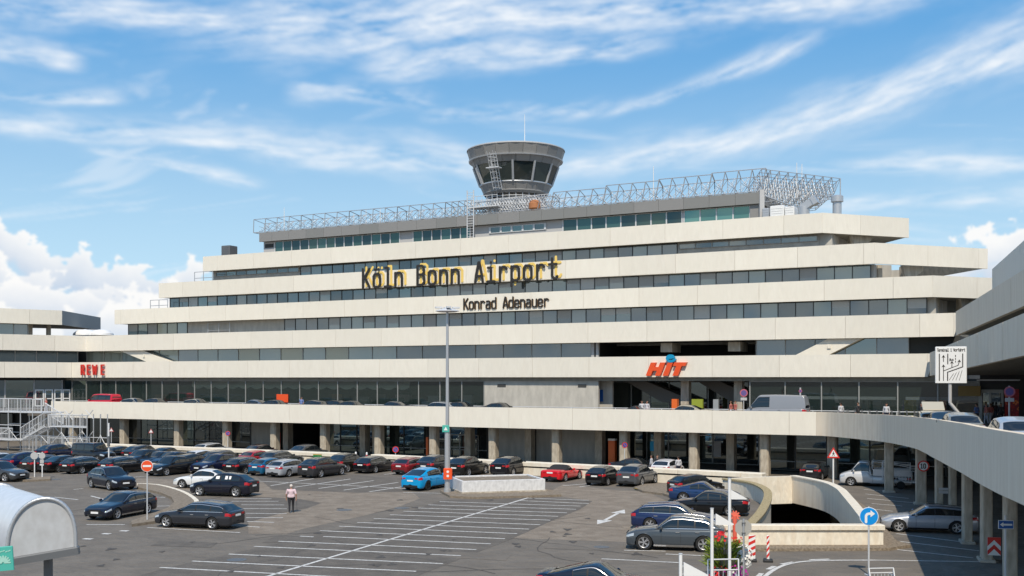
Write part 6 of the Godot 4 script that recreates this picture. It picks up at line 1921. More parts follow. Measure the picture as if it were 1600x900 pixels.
# ---------------------------------------------------------------- cars
# length, width, height, wheel radius, front overhang, rear overhang, nose height, bonnet height at the cowl, waist, tail height, then measured from the nose: cowl, roof start; from the tail: roof end, rear glass foot; side windows from the nose
const CARS := {
	"station_wagon": [4.85, 1.84, 1.45, 0.345, 0.88, 1.08, 0.68, 0.93, 0.94, 0.99, 1.42, 2.25, 0.62, 0.12],
	"sport_utility_car": [4.66, 1.90, 1.64, 0.385, 0.88, 0.96, 0.82, 1.05, 1.07, 1.13, 1.38, 2.12, 0.86, 0.16],
	"hatchback_car": [4.10, 1.77, 1.47, 0.33, 0.82, 0.70, 0.70, 0.94, 0.96, 1.02, 1.12, 1.85, 0.66, 0.14],
	"sedan_car": [4.75, 1.83, 1.45, 0.335, 0.88, 1.06, 0.66, 0.92, 0.94, 1.02, 1.38, 2.10, 1.55, 0.60],
	"coupe_car": [4.60, 1.87, 1.38, 0.345, 0.86, 1.0, 0.62, 0.87, 0.90, 0.98, 1.48, 2.25, 1.75, 0.38],
	"convertible_car": [4.47, 1.92, 1.31, 0.35, 0.86, 1.0, 0.58, 0.84, 0.87, 0.94, 1.70, 2.35, 1.80, 0.95],
	"crossover_car": [4.70, 1.92, 1.61, 0.375, 0.88, 1.0, 0.74, 1.0, 1.05, 1.12, 1.36, 2.05, 1.25, 0.18],
	"off_road_car": [4.60, 1.85, 1.95, 0.38, 0.76, 0.85, 0.98, 1.12, 1.15, 1.15, 1.22, 1.46, 0.08, 0.03],
	"minibus": [4.90, 1.90, 1.95, 0.335, 0.86, 1.02, 0.86, 1.10, 1.12, 1.12, 0.78, 1.55, 0.16, 0.04],
	"delivery_van": [5.70, 2.00, 2.40, 0.35, 0.92, 1.12, 0.92, 1.20, 1.24, 1.24, 0.72, 1.60, 0.12, 0.04],
	"pickup_truck": [5.20, 1.95, 1.95, 0.35, 0.85, 1.15, 0.90, 1.12, 1.14, 0.80, 0.75, 1.40, 3.00, 2.85]}
const RING := [[0.0, 0.90], [0.07, 0.955], [0.2, 0.985], [0.34, 0.995], [0.48, 1.0], [0.60, 0.998], [0.70, 0.982], [0.80, 0.972], [0.90, 0.94], [0.965, 0.885], [1.0, 0.80]]
var car_cache := {}

class Car:
	var L: float; var W: float; var H: float; var R: float; var fa: float; var ra: float
	var c: Array
	var rail := true
	func _init(p: Array):
		c = p; L = p[0]; W = p[1]; H = p[2]; R = p[3]; fa = L * 0.5 - p[4]; ra = -L * 0.5 + p[5]
	func piece(x: float, pts: Array) -> float:
		if x <= pts[0][0]: return pts[0][1]
		for i in pts.size() - 1:
			if x <= pts[i + 1][0]:
				return lerpf(pts[i][1], pts[i + 1][1], (x - pts[i][0]) / maxf(pts[i + 1][0] - pts[i][0], 1e-4))
		return pts[-1][1]
	func soft(x: float, pts: Array, r: float) -> float:
		return (piece(x - r, pts) + piece(x - r * 0.5, pts) + 2 * piece(x, pts) + piece(x + r * 0.5, pts) + piece(x + r, pts)) / 6.0
	func top(x: float) -> float:
		var f := L * 0.5; var b := -L * 0.5
		var rear_foot := b + (c[13] as float)
		return soft(x, [[b, c[9] - 0.06], [b + 0.1, c[9]], [maxf(rear_foot, b + 0.15), c[9] if c[13] < 2 else c[9]], [maxf(rear_foot, b + 0.15) + 0.25, c[8] + (0.03 if c[13] < 2 else 0.0)], [f - c[10], c[7]], [f - 0.5, lerpf(c[6], c[7], 0.55)], [f - 0.12, c[6]], [f, c[6] - 0.06]], 0.09)
	func end_round(x: float) -> float:
		var r := 0.24
		var dist := L * 0.5 - absf(x)
		return 1.0 if dist >= r else sqrt(maxf(0.0, 1.0 - pow((r - dist) / r, 2.0)))
	func half(x: float) -> float:
		var u := x / (L * 0.5)
		return W * 0.5 * (1.0 - 0.085 * pow(maxf(u, 0.0), 4) - 0.06 * pow(maxf(-u, 0.0), 4)) * (0.74 + 0.26 * end_round(x))
	func arch(x: float) -> float:
		var q := R + 0.05; var y := 0.0
		for ax in [fa, ra]:
			var dx: float = absf(x - ax)
			if dx < q: y = maxf(y, R + sqrt(q * q - dx * dx) * 0.98)
		return y
	func side(x: float, v: float, s: float) -> Vector3:
		var wf := 1.0
		for i in RING.size() - 1:
			if v <= RING[i + 1][0]:
				wf = lerpf(RING[i][1], RING[i + 1][1], (v - RING[i][0]) / (RING[i + 1][0] - RING[i][0])); break
		var e := end_round(x)
		var lo := 0.20 + (1.0 - e) * 0.10; var hi := top(x) - (1.0 - e) * 0.07
		var y := maxf(lerpf(lo, hi, v), arch(x))
		return Vector3(x, y, half(x) * wf * s)
	func roof(x: float) -> float:
		var f := L * 0.5; var b := -L * 0.5
		var x0 := b + (c[13] as float); var x1 := b + (c[12] as float); var x2 := f - (c[11] as float); var x3 := f - (c[10] as float)
		var rear_drop := 0.05 if H > 1.8 else (0.12 if c[13] < 0.3 else 0.07)
		return soft(x, [[x0, top(x0) - 0.03], [x1, H - rear_drop], [lerpf(x1, x2, 0.66), H], [x2, H - 0.04], [x3, top(x3) - 0.03]], 0.10)
	func cabin(x: float, v: float, s: float) -> Vector3:          # v 0..1 up the side, 1..2 across the roof to the middle
		var yb := top(x) - 0.035; var yr := maxf(roof(x), yb + 0.002)
		var h := yr - yb
		var wb := W * 0.5 * 0.90 * (1.0 - 0.05 * pow(absf(x) / (L * 0.5), 3)); var wr := wb - 0.30 * h * (0.55 if H > 1.8 else 1.0)
		var drop := minf(0.075, h * 0.3)
		if v <= 1.0:
			return Vector3(x, yb + (h - drop) * v, s * (lerpf(wb, wr, v) + 0.02 * sin(v * PI)))
		var k := 2.0 - v
		return Vector3(x, yr - drop * pow(k, 3.2), s * wr * k)

func car_meshes(kind: String) -> Dictionary:
	if car_cache.has(kind): return car_cache[kind]
	var p := Car.new(CARS[kind])
	var f := p.L * 0.5; var b := -f
	var out := {}
	var s := Shape.new()
	var xs := []
	var n := 64
	for i in n + 1:
		var u := float(i) / n
		var x := lerpf(b, f, u)
		if i < 4: x = b + [0.0, 0.012, 0.05, 0.12][i]
		elif i > n - 4: x = f - [0.0, 0.012, 0.05, 0.12][n - i]
		xs.append(x)
	for g in [-1.0, 1.0]:
		var rows := []
		for x in xs:
			var row := []
			for r in RING: row.append(p.side(x, r[0], g))
			var t := p.side(x, 1.0, g)
			row.append(Vector3(x, t.y + 0.022, t.z * 0.6)); row.append(Vector3(x, t.y + 0.03, 0))
			rows.append(row)
		s.grid(rows, func(q: Vector3) -> Vector3: return Vector3(q.x * 0.15, q.y - 0.55, q.z))
		for e in [0, n]:       # end caps
			var mid := Vector3(xs[e], 0.5, 0)
			for j in rows[e].size() - 1:
				var a: Vector3 = rows[e][j]; var d: Vector3 = rows[e][j + 1]
				var nx := Vector3(-1 if e == 0 else 1, 0, 0)
				s.smooth_quad(mid, a, d, mid, nx, nx, nx, nx)
	out.body = s.mesh()
	# cabin shell
	var x0: float = b + CARS[kind][13]; var x3: float = f - CARS[kind][10]
	s = Shape.new()
	for g in [-1.0, 1.0]:
		var rows := []
		for i in 41:
			var x := lerpf(x0, x3, i / 40.0); var row := []
			for v in [0.0, 0.35, 0.7, 0.9, 1.0, 1.08, 1.2, 1.4, 1.7, 2.0]: row.append(p.cabin(x, v, g))
			rows.append(row)
		s.grid(rows, func(q: Vector3) -> Vector3: return Vector3(q.x * 0.1, q.y - 0.8, q.z))
	out.cabin = s.mesh()
	var patch := func(fn: Callable, xa: float, xb: float, va: float, vb: float, g: float, lift: float, nx := 12, nv := 5) -> Shape:
		var sh := Shape.new(); var rows := []
		for i in nx + 1:
			var row := []
			for j in nv + 1:
				var q: Vector3 = fn.call(lerpf(xa, xb, float(i) / nx), lerpf(va, vb, float(j) / nv), g)
				row.append(q)
			rows.append(row)
		# lift along the surface normal
		var lifted := []
		for i in rows.size():
			var row := []
			for j in rows[i].size():
				var du: Vector3 = rows[mini(i + 1, nx)][j] - rows[maxi(i - 1, 0)][j]; var dv: Vector3 = rows[i][mini(j + 1, nv)] - rows[i][maxi(j - 1, 0)]
				var nn := du.cross(dv).normalized()
				var q: Vector3 = rows[i][j]
				if nn.dot(Vector3(q.x * 0.1, q.y - 0.75, q.z)) < 0: nn = -nn
				row.append(q + nn * lift)
			lifted.append(row)
		sh.grid(lifted, func(q: Vector3) -> Vector3: return Vector3(q.x * 0.15, q.y - 0.7, q.z))
		return sh
	var cab := func(x: float, v: float, g: float) -> Vector3: return p.cabin(x, v, g)
	var bod := func(x: float, v: float, g: float) -> Vector3: return p.side(x, v, g)
	var roof0: float = f - CARS[kind][11]; var roof1: float = b + CARS[kind][12]
	# windscreen and rear window run over both halves of the top
	var wide := func(x: float, v: float, g: float) -> Vector3: return p.cabin(x, 2.0 - absf(v), signf(v) if v != 0 else 1.0)
	out.windscreen = patch.call(wide, roof0 + 0.02, x3 - 0.07, -0.90, 0.90, 1.0, 0.008, 8, 10).mesh()
	out.rear_window = patch.call(wide, x0 + 0.06, roof1 - 0.03, -0.86, 0.86, 1.0, 0.008, 6, 10).mesh()
	var wa := roof1 - (0.02 if kind in ["minibus", "delivery_van", "off_road_car"] else -0.0) ; var wb := x3 - 0.16
	if kind in ["station_wagon", "sport_utility_car", "hatchback_car", "crossover_car"]: wa = roof1 - 0.12
	if kind in ["sedan_car", "coupe_car"]: wa = roof1 - 0.30
	if kind == "minibus": wa = b + 0.35
	if kind == "off_road_car": wa = b + 0.25
	if kind == "delivery_van": wa = f - 2.55
	if kind == "pickup_truck": wa = roof1 + 0.05
	var cuts := [wa]
	var span := wb - wa
	match kind:
		"coupe_car", "convertible_car": cuts.append_array([wa + span * 0.36])
		"delivery_van", "pickup_truck": pass
		"station_wagon", "sport_utility_car": cuts.append_array([wa + span * 0.27, wa + span * 0.60])
		_: cuts.append_array([wa + span * 0.18, wa + span * 0.56])
	cuts.append(wb)
	out.side_windows = []; out.window_trim = []; out.bright_line = []
	for g in [-1.0, 1.0]:
		out.window_trim.append(patch.call(cab, wa - 0.03, wb + 0.04, 0.10, 0.90, g, 0.004, 16, 4).mesh())
		out.bright_line.append(patch.call(cab, wa - 0.04, wb + 0.05, 0.035, 0.11, g, 0.007, 14, 1).mesh())
		out.bright_line.append(patch.call(cab, wa - 0.02, wb + 0.04, 0.885, 0.945, g, 0.007, 14, 2).mesh())
		for i in cuts.size() - 1:
			out.side_windows.append(patch.call(cab, cuts[i] + (0.035 if i else 0.0), cuts[i + 1] - (0.035 if i < cuts.size() - 2 else 0.0), 0.14, 0.86, g, 0.010, 8, 4).mesh())
	# lamps, trims
	out.head = []; out.tail = []; out.sill = []; out.door_gap = []; out.handle = []
	for g in [-1.0, 1.0]:
		out.head.append(patch.call(bod, f - 0.40, f - 0.015, 0.68, 0.86, g, 0.010, 8, 4).mesh())
		out.tail.append(patch.call(bod, b + 0.008, b + 0.30, 0.70, 0.90, g, 0.010, 8, 4).mesh())
		out.sill.append(patch.call(bod, p.ra + p.R + 0.08, p.fa - p.R - 0.08, 0.0, 0.12, g, 0.006, 6, 2).mesh())
		var front_door: float = x3 - 0.32
		var marks := [front_door, lerpf(front_door, p.ra, 0.46), p.ra + 0.12]
		if kind in ["coupe_car", "convertible_car"]: marks = [front_door, front_door - 1.3]
		for m in marks: out.door_gap.append(patch.call(bod, m - 0.009, m + 0.009, 0.16, 0.97, g, 0.003, 1, 6).mesh())
		for m in marks.slice(0, 1 if kind.begins_with("co") else 2):
			var dg := Shape.new()
			dg.box(Vector3(m - (0.95 if kind.begins_with("co") else 0.78), p.top(m) - 0.15, g * (p.half(m) * 0.985 + 0.008)), Vector3(0.2, 0.035, 0.03))
			out.handle.append(dg.mesh())
	# nose and tail details
	s = Shape.new()
	var gy: float = CARS[kind][6] - 0.12
	s.bbox(Vector3(f - 0.004, gy - 0.02, 0), Vector3(0.03, 0.2, p.W * 0.44), 0.01)
	for i in 4: s.box(Vector3(f + 0.013, gy - 0.09 + i * 0.05, 0), Vector3(0.01, 0.012, p.W * 0.43))
	s.bbox(Vector3(f - 0.008, 0.33, 0), Vector3(0.03, 0.11, p.W * 0.58), 0.01)
	out.grille = s.mesh()
	s = Shape.new()
	s.bbox(Vector3(b + 0.004, 0.36, 0), Vector3(0.03, 0.16, p.W * 0.66), 0.02)
	out.rear_apron = s.mesh()
	s = Shape.new(); s.box(Vector3.ZERO, Vector3(0.02, 0.115, 0.5))
	out.plate = s.mesh()
	s = Shape.new(); s.box(Vector3(0, 0, 0), Vector3(0.02, 0.10, 0.24))
	out.tail_bar = s.mesh()
	# underbody
	s = Shape.new()
	s.box(Vector3(0, 0.42, 0), Vector3(p.L - 0.5, 0.40, p.W - 0.62)); s.box(Vector3((p.fa + p.ra) * 0.5, 0.26, 0), Vector3(p.fa - p.ra - 2 * p.R - 0.14, 0.14, p.W - 0.25))
	out.under = s.mesh()
	# mirror
	s = Shape.new()
	s.bbox(Vector3(0, 0.04, 0.1), Vector3(0.12, 0.15, 0.2), 0.04); s.box(Vector3(0.02, 0, -0.02), Vector3(0.06, 0.04, 0.12))
	out.mirror = s.mesh()
	# roof rails
	out.rails = []
	if kind in ["station_wagon", "sport_utility_car"]:
		for g in [-1.0, 1.0]:
			s = Shape.new()
			for i in 10:
				var a := p.cabin(lerpf(roof1 + 0.1, roof0 - 0.15, i / 10.0), 1.12, g); var d := p.cabin(lerpf(roof1 + 0.1, roof0 - 0.15, (i + 1) / 10.0), 1.12, g)
				s.tube(a + Vector3(0, 0.035, 0), d + Vector3(0, 0.035, 0), 0.016, 5, -1, false)
			out.rails.append(s.mesh())
	# tyre and rim, axle along z
	var zb := Basis(Vector3.RIGHT, PI / 2)
	s = Shape.new()
	var tw := 0.11
	s.lathe([Vector2(p.R * 0.66, -tw), Vector2(p.R * 0.93, -tw), Vector2(p.R, -tw * 0.7), Vector2(p.R, tw * 0.7), Vector2(p.R * 0.93, tw), Vector2(p.R * 0.66, tw)], 26, Vector3.ZERO, zb)
	out.tyre = s.mesh()
	s = Shape.new()
	s.lathe([Vector2(0, tw * 0.3), Vector2(p.R * 0.68, tw * 0.3)], 20, Vector3.ZERO, zb); s.lathe([Vector2(p.R * 0.68, -tw * 0.3), Vector2(0, -tw * 0.3)], 20, Vector3.ZERO, zb)
	out.rim_back = s.mesh()
	s = Shape.new()
	for g in [-1.0, 1.0]:
		s.lathe([Vector2(p.R * 0.60, g * tw * 0.8), Vector2(p.R * 0.685, g * tw * 1.02)] if g > 0 else [Vector2(p.R * 0.685, g * tw * 1.02), Vector2(p.R * 0.60, g * tw * 0.8)], 26, Vector3.ZERO, zb)
		s.lathe([Vector2(0, g * tw * 0.8), Vector2(p.R * 0.16, g * tw * 0.7)] if g < 0 else [Vector2(p.R * 0.16, g * tw * 0.7), Vector2(0, g * tw * 0.8)], 12, Vector3.ZERO, zb)
		for k in 5:
			for w in [-0.16, 0.16]:
				var a: float = TAU * k / 5 + w
				var d := Vector3(cos(a), sin(a), 0)
				s.box(d * p.R * 0.38 + Vector3(0, 0, g * tw * 0.72), Vector3(p.R * 0.56, p.R * 0.085, 0.03), Basis(d, Vector3(-d.y, d.x, 0), Vector3.BACK))
	out.rim = s.mesh()
	out.p = p
	car_cache[kind] = out
	return out

func car(kind: String, paint: Color, at: Vector3, dir: Vector3, label: String, group := "", opts := {}) -> Node3D:
	var m := car_meshes(kind)
	var p: Car = m.p
	var f := p.L * 0.5
	var what := "van" if kind in ["minibus", "delivery_van"] else ("truck" if kind == "pickup_truck" else "car")
	var o := thing(kind, label, what, at, turn_of(dir), group)
	var body := car_paint(paint, opts.get("metal", 0.15))
	obj("body", m.body, body, o)
	obj("cabin", m.cabin, mat.fabric_black if kind == "convertible_car" else body, o)
	obj("underbody", m.under, mat.car_trim, o)
	obj("windscreen", m.windscreen, mat.car_glass, o)
	if kind != "delivery_van" and not (kind == "convertible_car"): obj("rear_window", m.rear_window, mat.car_glass, o)
	for t in m.window_trim: obj("window_trim", t, mat.car_trim, o)
	if opts.get("chrome", false):
		for t in m.bright_line: obj("chrome_line", t, mat.chrome, o)
	for t in m.side_windows: obj("side_window", t, mat.car_glass, o)
	for t in m.head: obj("headlight", t, mat.head_lamp, o)
	for t in m.tail: obj("tail_light", t, mat.tail_lamp, o)
	for t in m.sill: obj("sill", t, mat.chrome if opts.get("bright_sill", false) else mat.car_trim, o)
	for t in m.door_gap: obj("door_gap", t, mat.car_trim, o)
	for t in m.handle: obj("door_handle", t, mat.chrome if opts.get("chrome", false) else body, o)
	obj("grille", m.grille, mat.car_trim, o)
	obj("rear_apron", m.rear_apron, mat.car_trim, o)
	var tall := p.H > 1.55
	obj("licence_plate", m.plate, mat.plate, o, Vector3(f + 0.014, 0.47 if not tall else 0.55, 0))
	obj("licence_plate", m.plate, mat.plate, o, Vector3(-f - 0.012, 0.76 if kind != "sedan_car" else 0.72, 0))
	for g in [-1, 1]:
		obj("tail_light_inner", m.tail_bar, mat.tail_lamp, o, Vector3(-f - 0.006, lerpf(0.2, CARS[kind][9], 0.79), g * p.W * 0.265))
		var mi := obj("mirror", m.mirror, body, o, Vector3(f - CARS[kind][10] - 0.32, p.top(f - CARS[kind][10] - 0.3) + 0.03, g * p.W * 0.46))
		if g < 0: mi.rotation.y = PI
	for t in m.rails: obj("roof_rail", t, mat.chrome if opts.get("chrome", false) else mat.car_trim, o)
	for ax in [p.fa, p.ra]:
		for g in [-1, 1]:
			var w := Node3D.new(); put(w, "wheel", o)
			w.position = Vector3(ax, p.R, g * (p.W * 0.5 - 0.125))
			obj("tyre", m.tyre, mat.tyre, w)
			obj("rim_disc", m.rim_back, mat.rim_dark, w)
			obj("rim", m.rim, mat.rim_dark if opts.get("dark_rims", false) else mat.rim, w)
	return o

func build_cars():
	var IN := -OUT; var BAY := Vector3(0.955, 0, 0.295)
	var black := Color(0.010, 0.010, 0.011); var navy := Color(0.010, 0.016, 0.045); var dark := Color(0.030, 0.032, 0.036); var grey := Color(0.085, 0.09, 0.10); var silver := Color(0.42, 0.44, 0.47)
	var row := "cars parked in the rows before the terminal"
	var list := [
		["station_wagon", Color(0.72, 0.72, 0.71), 3, 731, IN, "white station wagon cut by the left edge, in the second row"],
		["sport_utility_car", Color(0.012, 0.014, 0.06), 42, 734, IN, "dark blue off-roader with its tail to the viewer, second from the left edge"],
		["station_wagon", Color(0.028, 0.022, 0.018), 75, 735, IN, "dark bronze wagon parked between the blue off-roader and a black saloon at left"],
		["sedan_car", black, 101, 736, IN, "black saloon behind the pair of round signs, next to the black wagon"],
		["station_wagon", black, 137, 738, IN, "black station wagon with visible tail, left of the slim mast"],
		["sport_utility_car", navy, 92, 718, IN, "dark blue car roof showing above the bronze wagon at left"],
		["off_road_car", Color(0.016, 0.017, 0.02), 146, 722, Vector3(0.88, 0, 0.47), "boxy dark off-road car side-on behind the slim mast"],
		["hatchback_car", black, 190, 719, IN, "black hatchback with one red tail lamp, right behind the slim mast"],
		["sport_utility_car", dark, 226, 720, IN, "dark off-roader in the back row above the bluish front-facing car"],
		["sedan_car", black, 262, 721, IN, "low black saloon in the back row beside the white hatchback"],
		["station_wagon", black, 196, 738, IN, "black station wagon to the right of the slim mast, tail lamp lit by sun"],
		["sport_utility_car", Color(0.016, 0.022, 0.034), 222, 729, OUT, "bluish dark off-roader facing the viewer behind the black wagon"],
		["sedan_car", Color(0.02, 0.03, 0.05), 247, 729, OUT, "blue-grey saloon facing the viewer beside the bluish off-roader"],
		["hatchback_car", Color(0.02, 0.035, 0.07), 268, 730, OUT, "dark blue hatchback facing the viewer above the black sports hatch"],
		["crossover_car", black, 268, 741, OUT, "black crossover parked nose out, right of the no-entry sign"],
		["sport_utility_car", Color(0.016, 0.015, 0.018), 302, 737, IN, "black off-roader with pink-lit tail lamp behind the nose-out crossover"],
		["hatchback_car", Color(0.7, 0.7, 0.7), 316, 726, IN, "white hatchback in the back row between two dark cars"],
		["station_wagon", Color(0.02, 0.018, 0.014), 352, 726, IN, "black wagon in the back row with a red tail lamp, near the low wall"],
		["sport_utility_car", Color(0.014, 0.018, 0.055), 337, 738, OUT, "navy off-roader facing the viewer with its bright grille"],
		["station_wagon", black, 388, 739, IN, "black station wagon tail-on, left of the small teal hatchback"],
		["hatchback_car", Color(0.42, 0.015, 0.02), 404, 727, IN, "red hatchback half hidden in the back row by the low wall"],
		["station_wagon", dark, 440, 727, IN, "dark wagon in the back row above the teal hatchback"],
		["hatchback_car", Color(0.01, 0.12, 0.24), 423, 741, IN, "small teal blue hatchback between the black wagon and the silver wagon"],
		["station_wagon", silver, 455, 743, IN, "silver station wagon between the teal hatchback and the dark grey off-roader"],
		["sport_utility_car", Color(0.035, 0.036, 0.04), 504, 744, IN, "dark grey off-roader at the right end of the left row"],
		["sport_utility_car", Color(0.018, 0.016, 0.012), 545, 736, IN, "black off-roader at the gap in the low wall"],
		["station_wagon", Color(0.012, 0.012, 0.016), 588, 737, IN, "black wagon just right of the gap in the low wall"],
		["station_wagon", Color(0.22, 0.015, 0.02), 647, 739, IN, "dark red wagon behind the bright blue crossover"],
		["sport_utility_car", Color(0.03, 0.034, 0.045), 684, 739, IN, "blue-grey off-roader between the red wagon and the lamp post"],
		["sport_utility_car", Color(0.014, 0.014, 0.013), 731, 742, IN, "black off-roader directly right of the lamp post"],
		["sport_utility_car", Color(0.012, 0.012, 0.014), 799, 742, IN, "black off-roader behind the right half of the white planter"],
		["convertible_car", Color(0.62, 0.012, 0.02), 878, 750, IN, "bright red convertible with a black soft top"],
		["hatchback_car", black, 945, 756, IN, "black hatchback to the left of the grey off-roader"],
		["sport_utility_car", grey, 996, 757, IN, "grey metallic off-roader by the yellow kerb"],
		["crossover_car", Color(0.0, 0.29, 0.60), 668, 763, IN, "bright sky blue crossover beside the lamp post"]]
	for a in list:
		car(a[0], a[1], spot(a[2], a[3]), a[4], a[5], row, {"chrome": a[0] == "station_wagon", "dark_rims": a[5].contains("sky blue"), "metal": 0.0 if a[5].contains("sky blue") or a[5].contains("bright red") else 0.25})
	var mid := "cars on the near side of the car park"
	list = [
		["sport_utility_car", Color(0.010, 0.013, 0.024), 174, 763, Vector3(0.72, 0, 0.69), "black off-roader driving towards the viewer past the kerb island", {"chrome": true, "bright_sill": true}],
		["station_wagon", Color(0.010, 0.013, 0.022), 190, 806, Vector3(-0.30, 0, 0.954), "dark blue wagon facing the viewer left of the no-entry sign", {"chrome": true, "bright_sill": true}],
		["station_wagon", Color(0.026, 0.028, 0.034), 312, 823, -BAY, "dark grey station wagon side-on with chrome window line at lower left", {"chrome": true}],
		["sport_utility_car", Color(0.009, 0.010, 0.020), 351, 774, Vector3(-0.965, 0, -0.26), "black off-roader side-on with paper signs in its window", {}],
		["sedan_car", Color(0.75, 0.75, 0.74), 322, 762, Vector3(-0.965, 0, -0.26), "white saloon half hidden behind the black side-on off-roader", {}],
		["crossover_car", Color(0.055, 0.057, 0.06), 0, 751, Vector3(0.93, 0, 0.36), "grey crossover entering at the left edge", {}],
		["sport_utility_car", Color(0.062, 0.075, 0.088), 1056, 857, Vector3(-0.975, 0, -0.22), "grey metallic off-roader side-on beside the flower tower", {"chrome": true, "bright_sill": true}],
		["station_wagon", Color(0.012, 0.025, 0.085), 1058, 827, BAY, "deep blue station wagon parked behind the grey off-roader at right", {"chrome": true}],
		["sedan_car", Color(0.011, 0.011, 0.013), 1108, 803, -BAY, "black saloon nose-left with tail by the ramp wall", {}],
		["coupe_car", Color(0.010, 0.035, 0.11), 1101, 784, BAY, "blue coupe-roofed car between two black cars by the ramp", {}],
		["hatchback_car", Color(0.011, 0.011, 0.012), 1088, 772, Vector3(0.9, 0, -0.43), "black hatchback farthest from the viewer in the group by the ramp", {}],
		["coupe_car", Color(0.010, 0.016, 0.034), 938, 935, BAY, "dark blue coupe cut by the bottom edge, only its roof in view", {"chrome": true}],
		["station_wagon", Color(0.40, 0.42, 0.46), 1450, 830, Vector3(-0.965, 0, -0.26), "silver station wagon in the shade under the viaduct", {"metal": 0.4}],
		["hatchback_car", Color(0.02, 0.02, 0.022), 1274, 748, IN, "black hatchback in the shade beyond the sunken ramp", {}],
		["station_wagon", Color(0.5, 0.5, 0.49), 334, -1, IN, "silver wagon roof behind the low wall by the fourth pillar", {}],
		["hatchback_car", Color(0.03, 0.01, 0.01), 410, -1, IN, "dark car in the garage entrance behind the low wall", {}],
		["sport_utility_car", Color(0.08, 0.08, 0.08), 483, -1, IN, "grey off-roader in the garage opening behind the low wall", {}],
		["hatchback_car", Color(0.72, 0.70, 0.70), 1043, -1, IN, "white hatchback with red tail lamps behind the low wall, its boot to the viewer", {}],
		["sedan_car", Color(0.02, 0.02, 0.025), 995, -1, ALONG, "black car behind the low wall beside two standing people", {}]]
	for a in list:
		var made := car(a[0], a[1], spot(a[2], a[3]) if a[3] > 0 else fp(reach(a[2], 3.1), 0, 3.1), a[4], a[5], mid, a[6])
		if a[5].contains("paper signs"):
			for q in [[0.05, 0.28, 0.22], [-0.62, 0.2, 0.26], [-0.9, 0.16, 0.24]]:
				var s := Shape.new(); s.box(Vector3.ZERO, Vector3(q[1], q[2], 0.006), Basis(Vector3.RIGHT, 0.5))
				obj("paper_sign", s, mat.plate, made, Vector3(q[0], 1.33, -0.82))
	# upper deck: a line of cars along the parapet
	var deck := "cars standing on the upper deck"
	for a in [["minibus", Color(0.62, 0.012, 0.04), 161, -3.6, -1.0, "red minibus on the upper deck below the red shop letters"], ["hatchback_car", Color(0.3, 0.3, 0.28), 212, -3.4, 1.0, "pale car roof on the deck, first right of the red minibus"], ["sedan_car", Color(0.04, 0.04, 0.045), 245, -4.5, 1.0, "dark low car roof on the deck between two pale ones at left"],
			["hatchback_car", Color(0.25, 0.24, 0.2), 310, -3.4, 1.0, "small beige car roof on the deck near the left shop panes"], ["sedan_car", Color(0.10, 0.13, 0.18), 398, -3.4, -1.0, "blue-grey saloon on the deck just left of the red banner"], ["sedan_car", black, 432, -3.4, 1.0, "black saloon on the deck below the red banner"],
			["hatchback_car", dark, 488, -3.4, -1.0, "dark hatchback on the deck, right of the red banner"], ["station_wagon", black, 531, -4.6, 1.0, "black wagon on the deck in front of the scalloped shades"], ["sedan_car", Color(0.03, 0.03, 0.02), 552, -3.3, 1.0, "dark olive saloon on the deck below the middle shop panes"],
			["sedan_car", dark, 614, -3.4, -1.0, "dark grey saloon on the deck left of the lamp post"], ["station_wagon", Color(0.34, 0.35, 0.35), 683, -4.4, -1.0, "pale silver wagon on the deck behind the lamp post"], ["sedan_car", black, 722, -4.6, 1.0, "black saloon on the deck just right of the lamp post"],
			["sedan_car", Color(0.05, 0.045, 0.035), 783, -3.4, 1.0, "dark beige taxi-like saloon before the grey blank wall"], ["sedan_car", Color(0.42, 0.38, 0.28), 1070, -3.4, -1.0, "beige saloon on the deck below the orange shop letters"], ["convertible_car", Color(0.3, 0.02, 0.02), 998, -3.6, 1.0, "low dark red car on the deck beside two people"],
			["delivery_van", Color(0.27, 0.28, 0.30), 1211, -3.8, -1.0, "tall pale grey delivery van on the upper deck"]]:
		car(a[0], a[1], fp(reach(a[2], a[3]), 4.45, a[3]), ALONG * a[4], a[5], deck)
	for a in [["station_wagon", Color(0.55, 0.50, 0.38), 1452, 68.0, 4.8, "beige taxi with open boot on the curving deck"], ["sedan_car", Color(0.012, 0.015, 0.03), 1474, 62.0, 4.95, "dark blue saloon on the curving deck behind the bent sign pole"], ["hatchback_car", Color(0.22, 0.22, 0.2), 1500, 52.0, 5.15, "grey-beige hatchback on the curving deck right at the bent pole"], ["hatchback_car", Color(0.38, 0.41, 0.45), 1584, 38.5, 5.42, "silver hatchback with red tail lamps at the right edge of the deck"]]:
		var q := spot_at(a[2], HORIZON, a[3])
		var o := car(a[0], a[1], Vector3(q.x, a[4], q.z), Vector3(0.26, 0, -0.965), a[5], deck)
		if a[5].contains("open boot"):
			var s := Shape.new()
			s.bbox(Vector3(-2.1, 1.75, 0), Vector3(1.0, 0.07, 1.25), 0.02, Basis(Vector3.BACK, 0.5))
			obj("boot_lid", s, car_paint(a[1]), o)
	# the works pickup with a barred trailer under the viaduct
	var at := spot(1368, 759)
	var t := car("pickup_truck", Color(0.6, 0.6, 0.6), at, Vector3(-0.93, 0, -0.36), "white works pickup parked under the viaduct")
	var s := Shape.new()
	for g in [-1, 1]: s.bbox(Vector3(-1.2, 1.1, g * 0.92), Vector3(2.7, 0.5, 0.05), 0.01)
	s.bbox(Vector3(-2.55, 1.1, 0), Vector3(0.05, 0.5, 1.85), 0.01)
	obj("drop_side", s, car_paint(Color(0.6, 0.6, 0.6)), t)
	s = Shape.new()
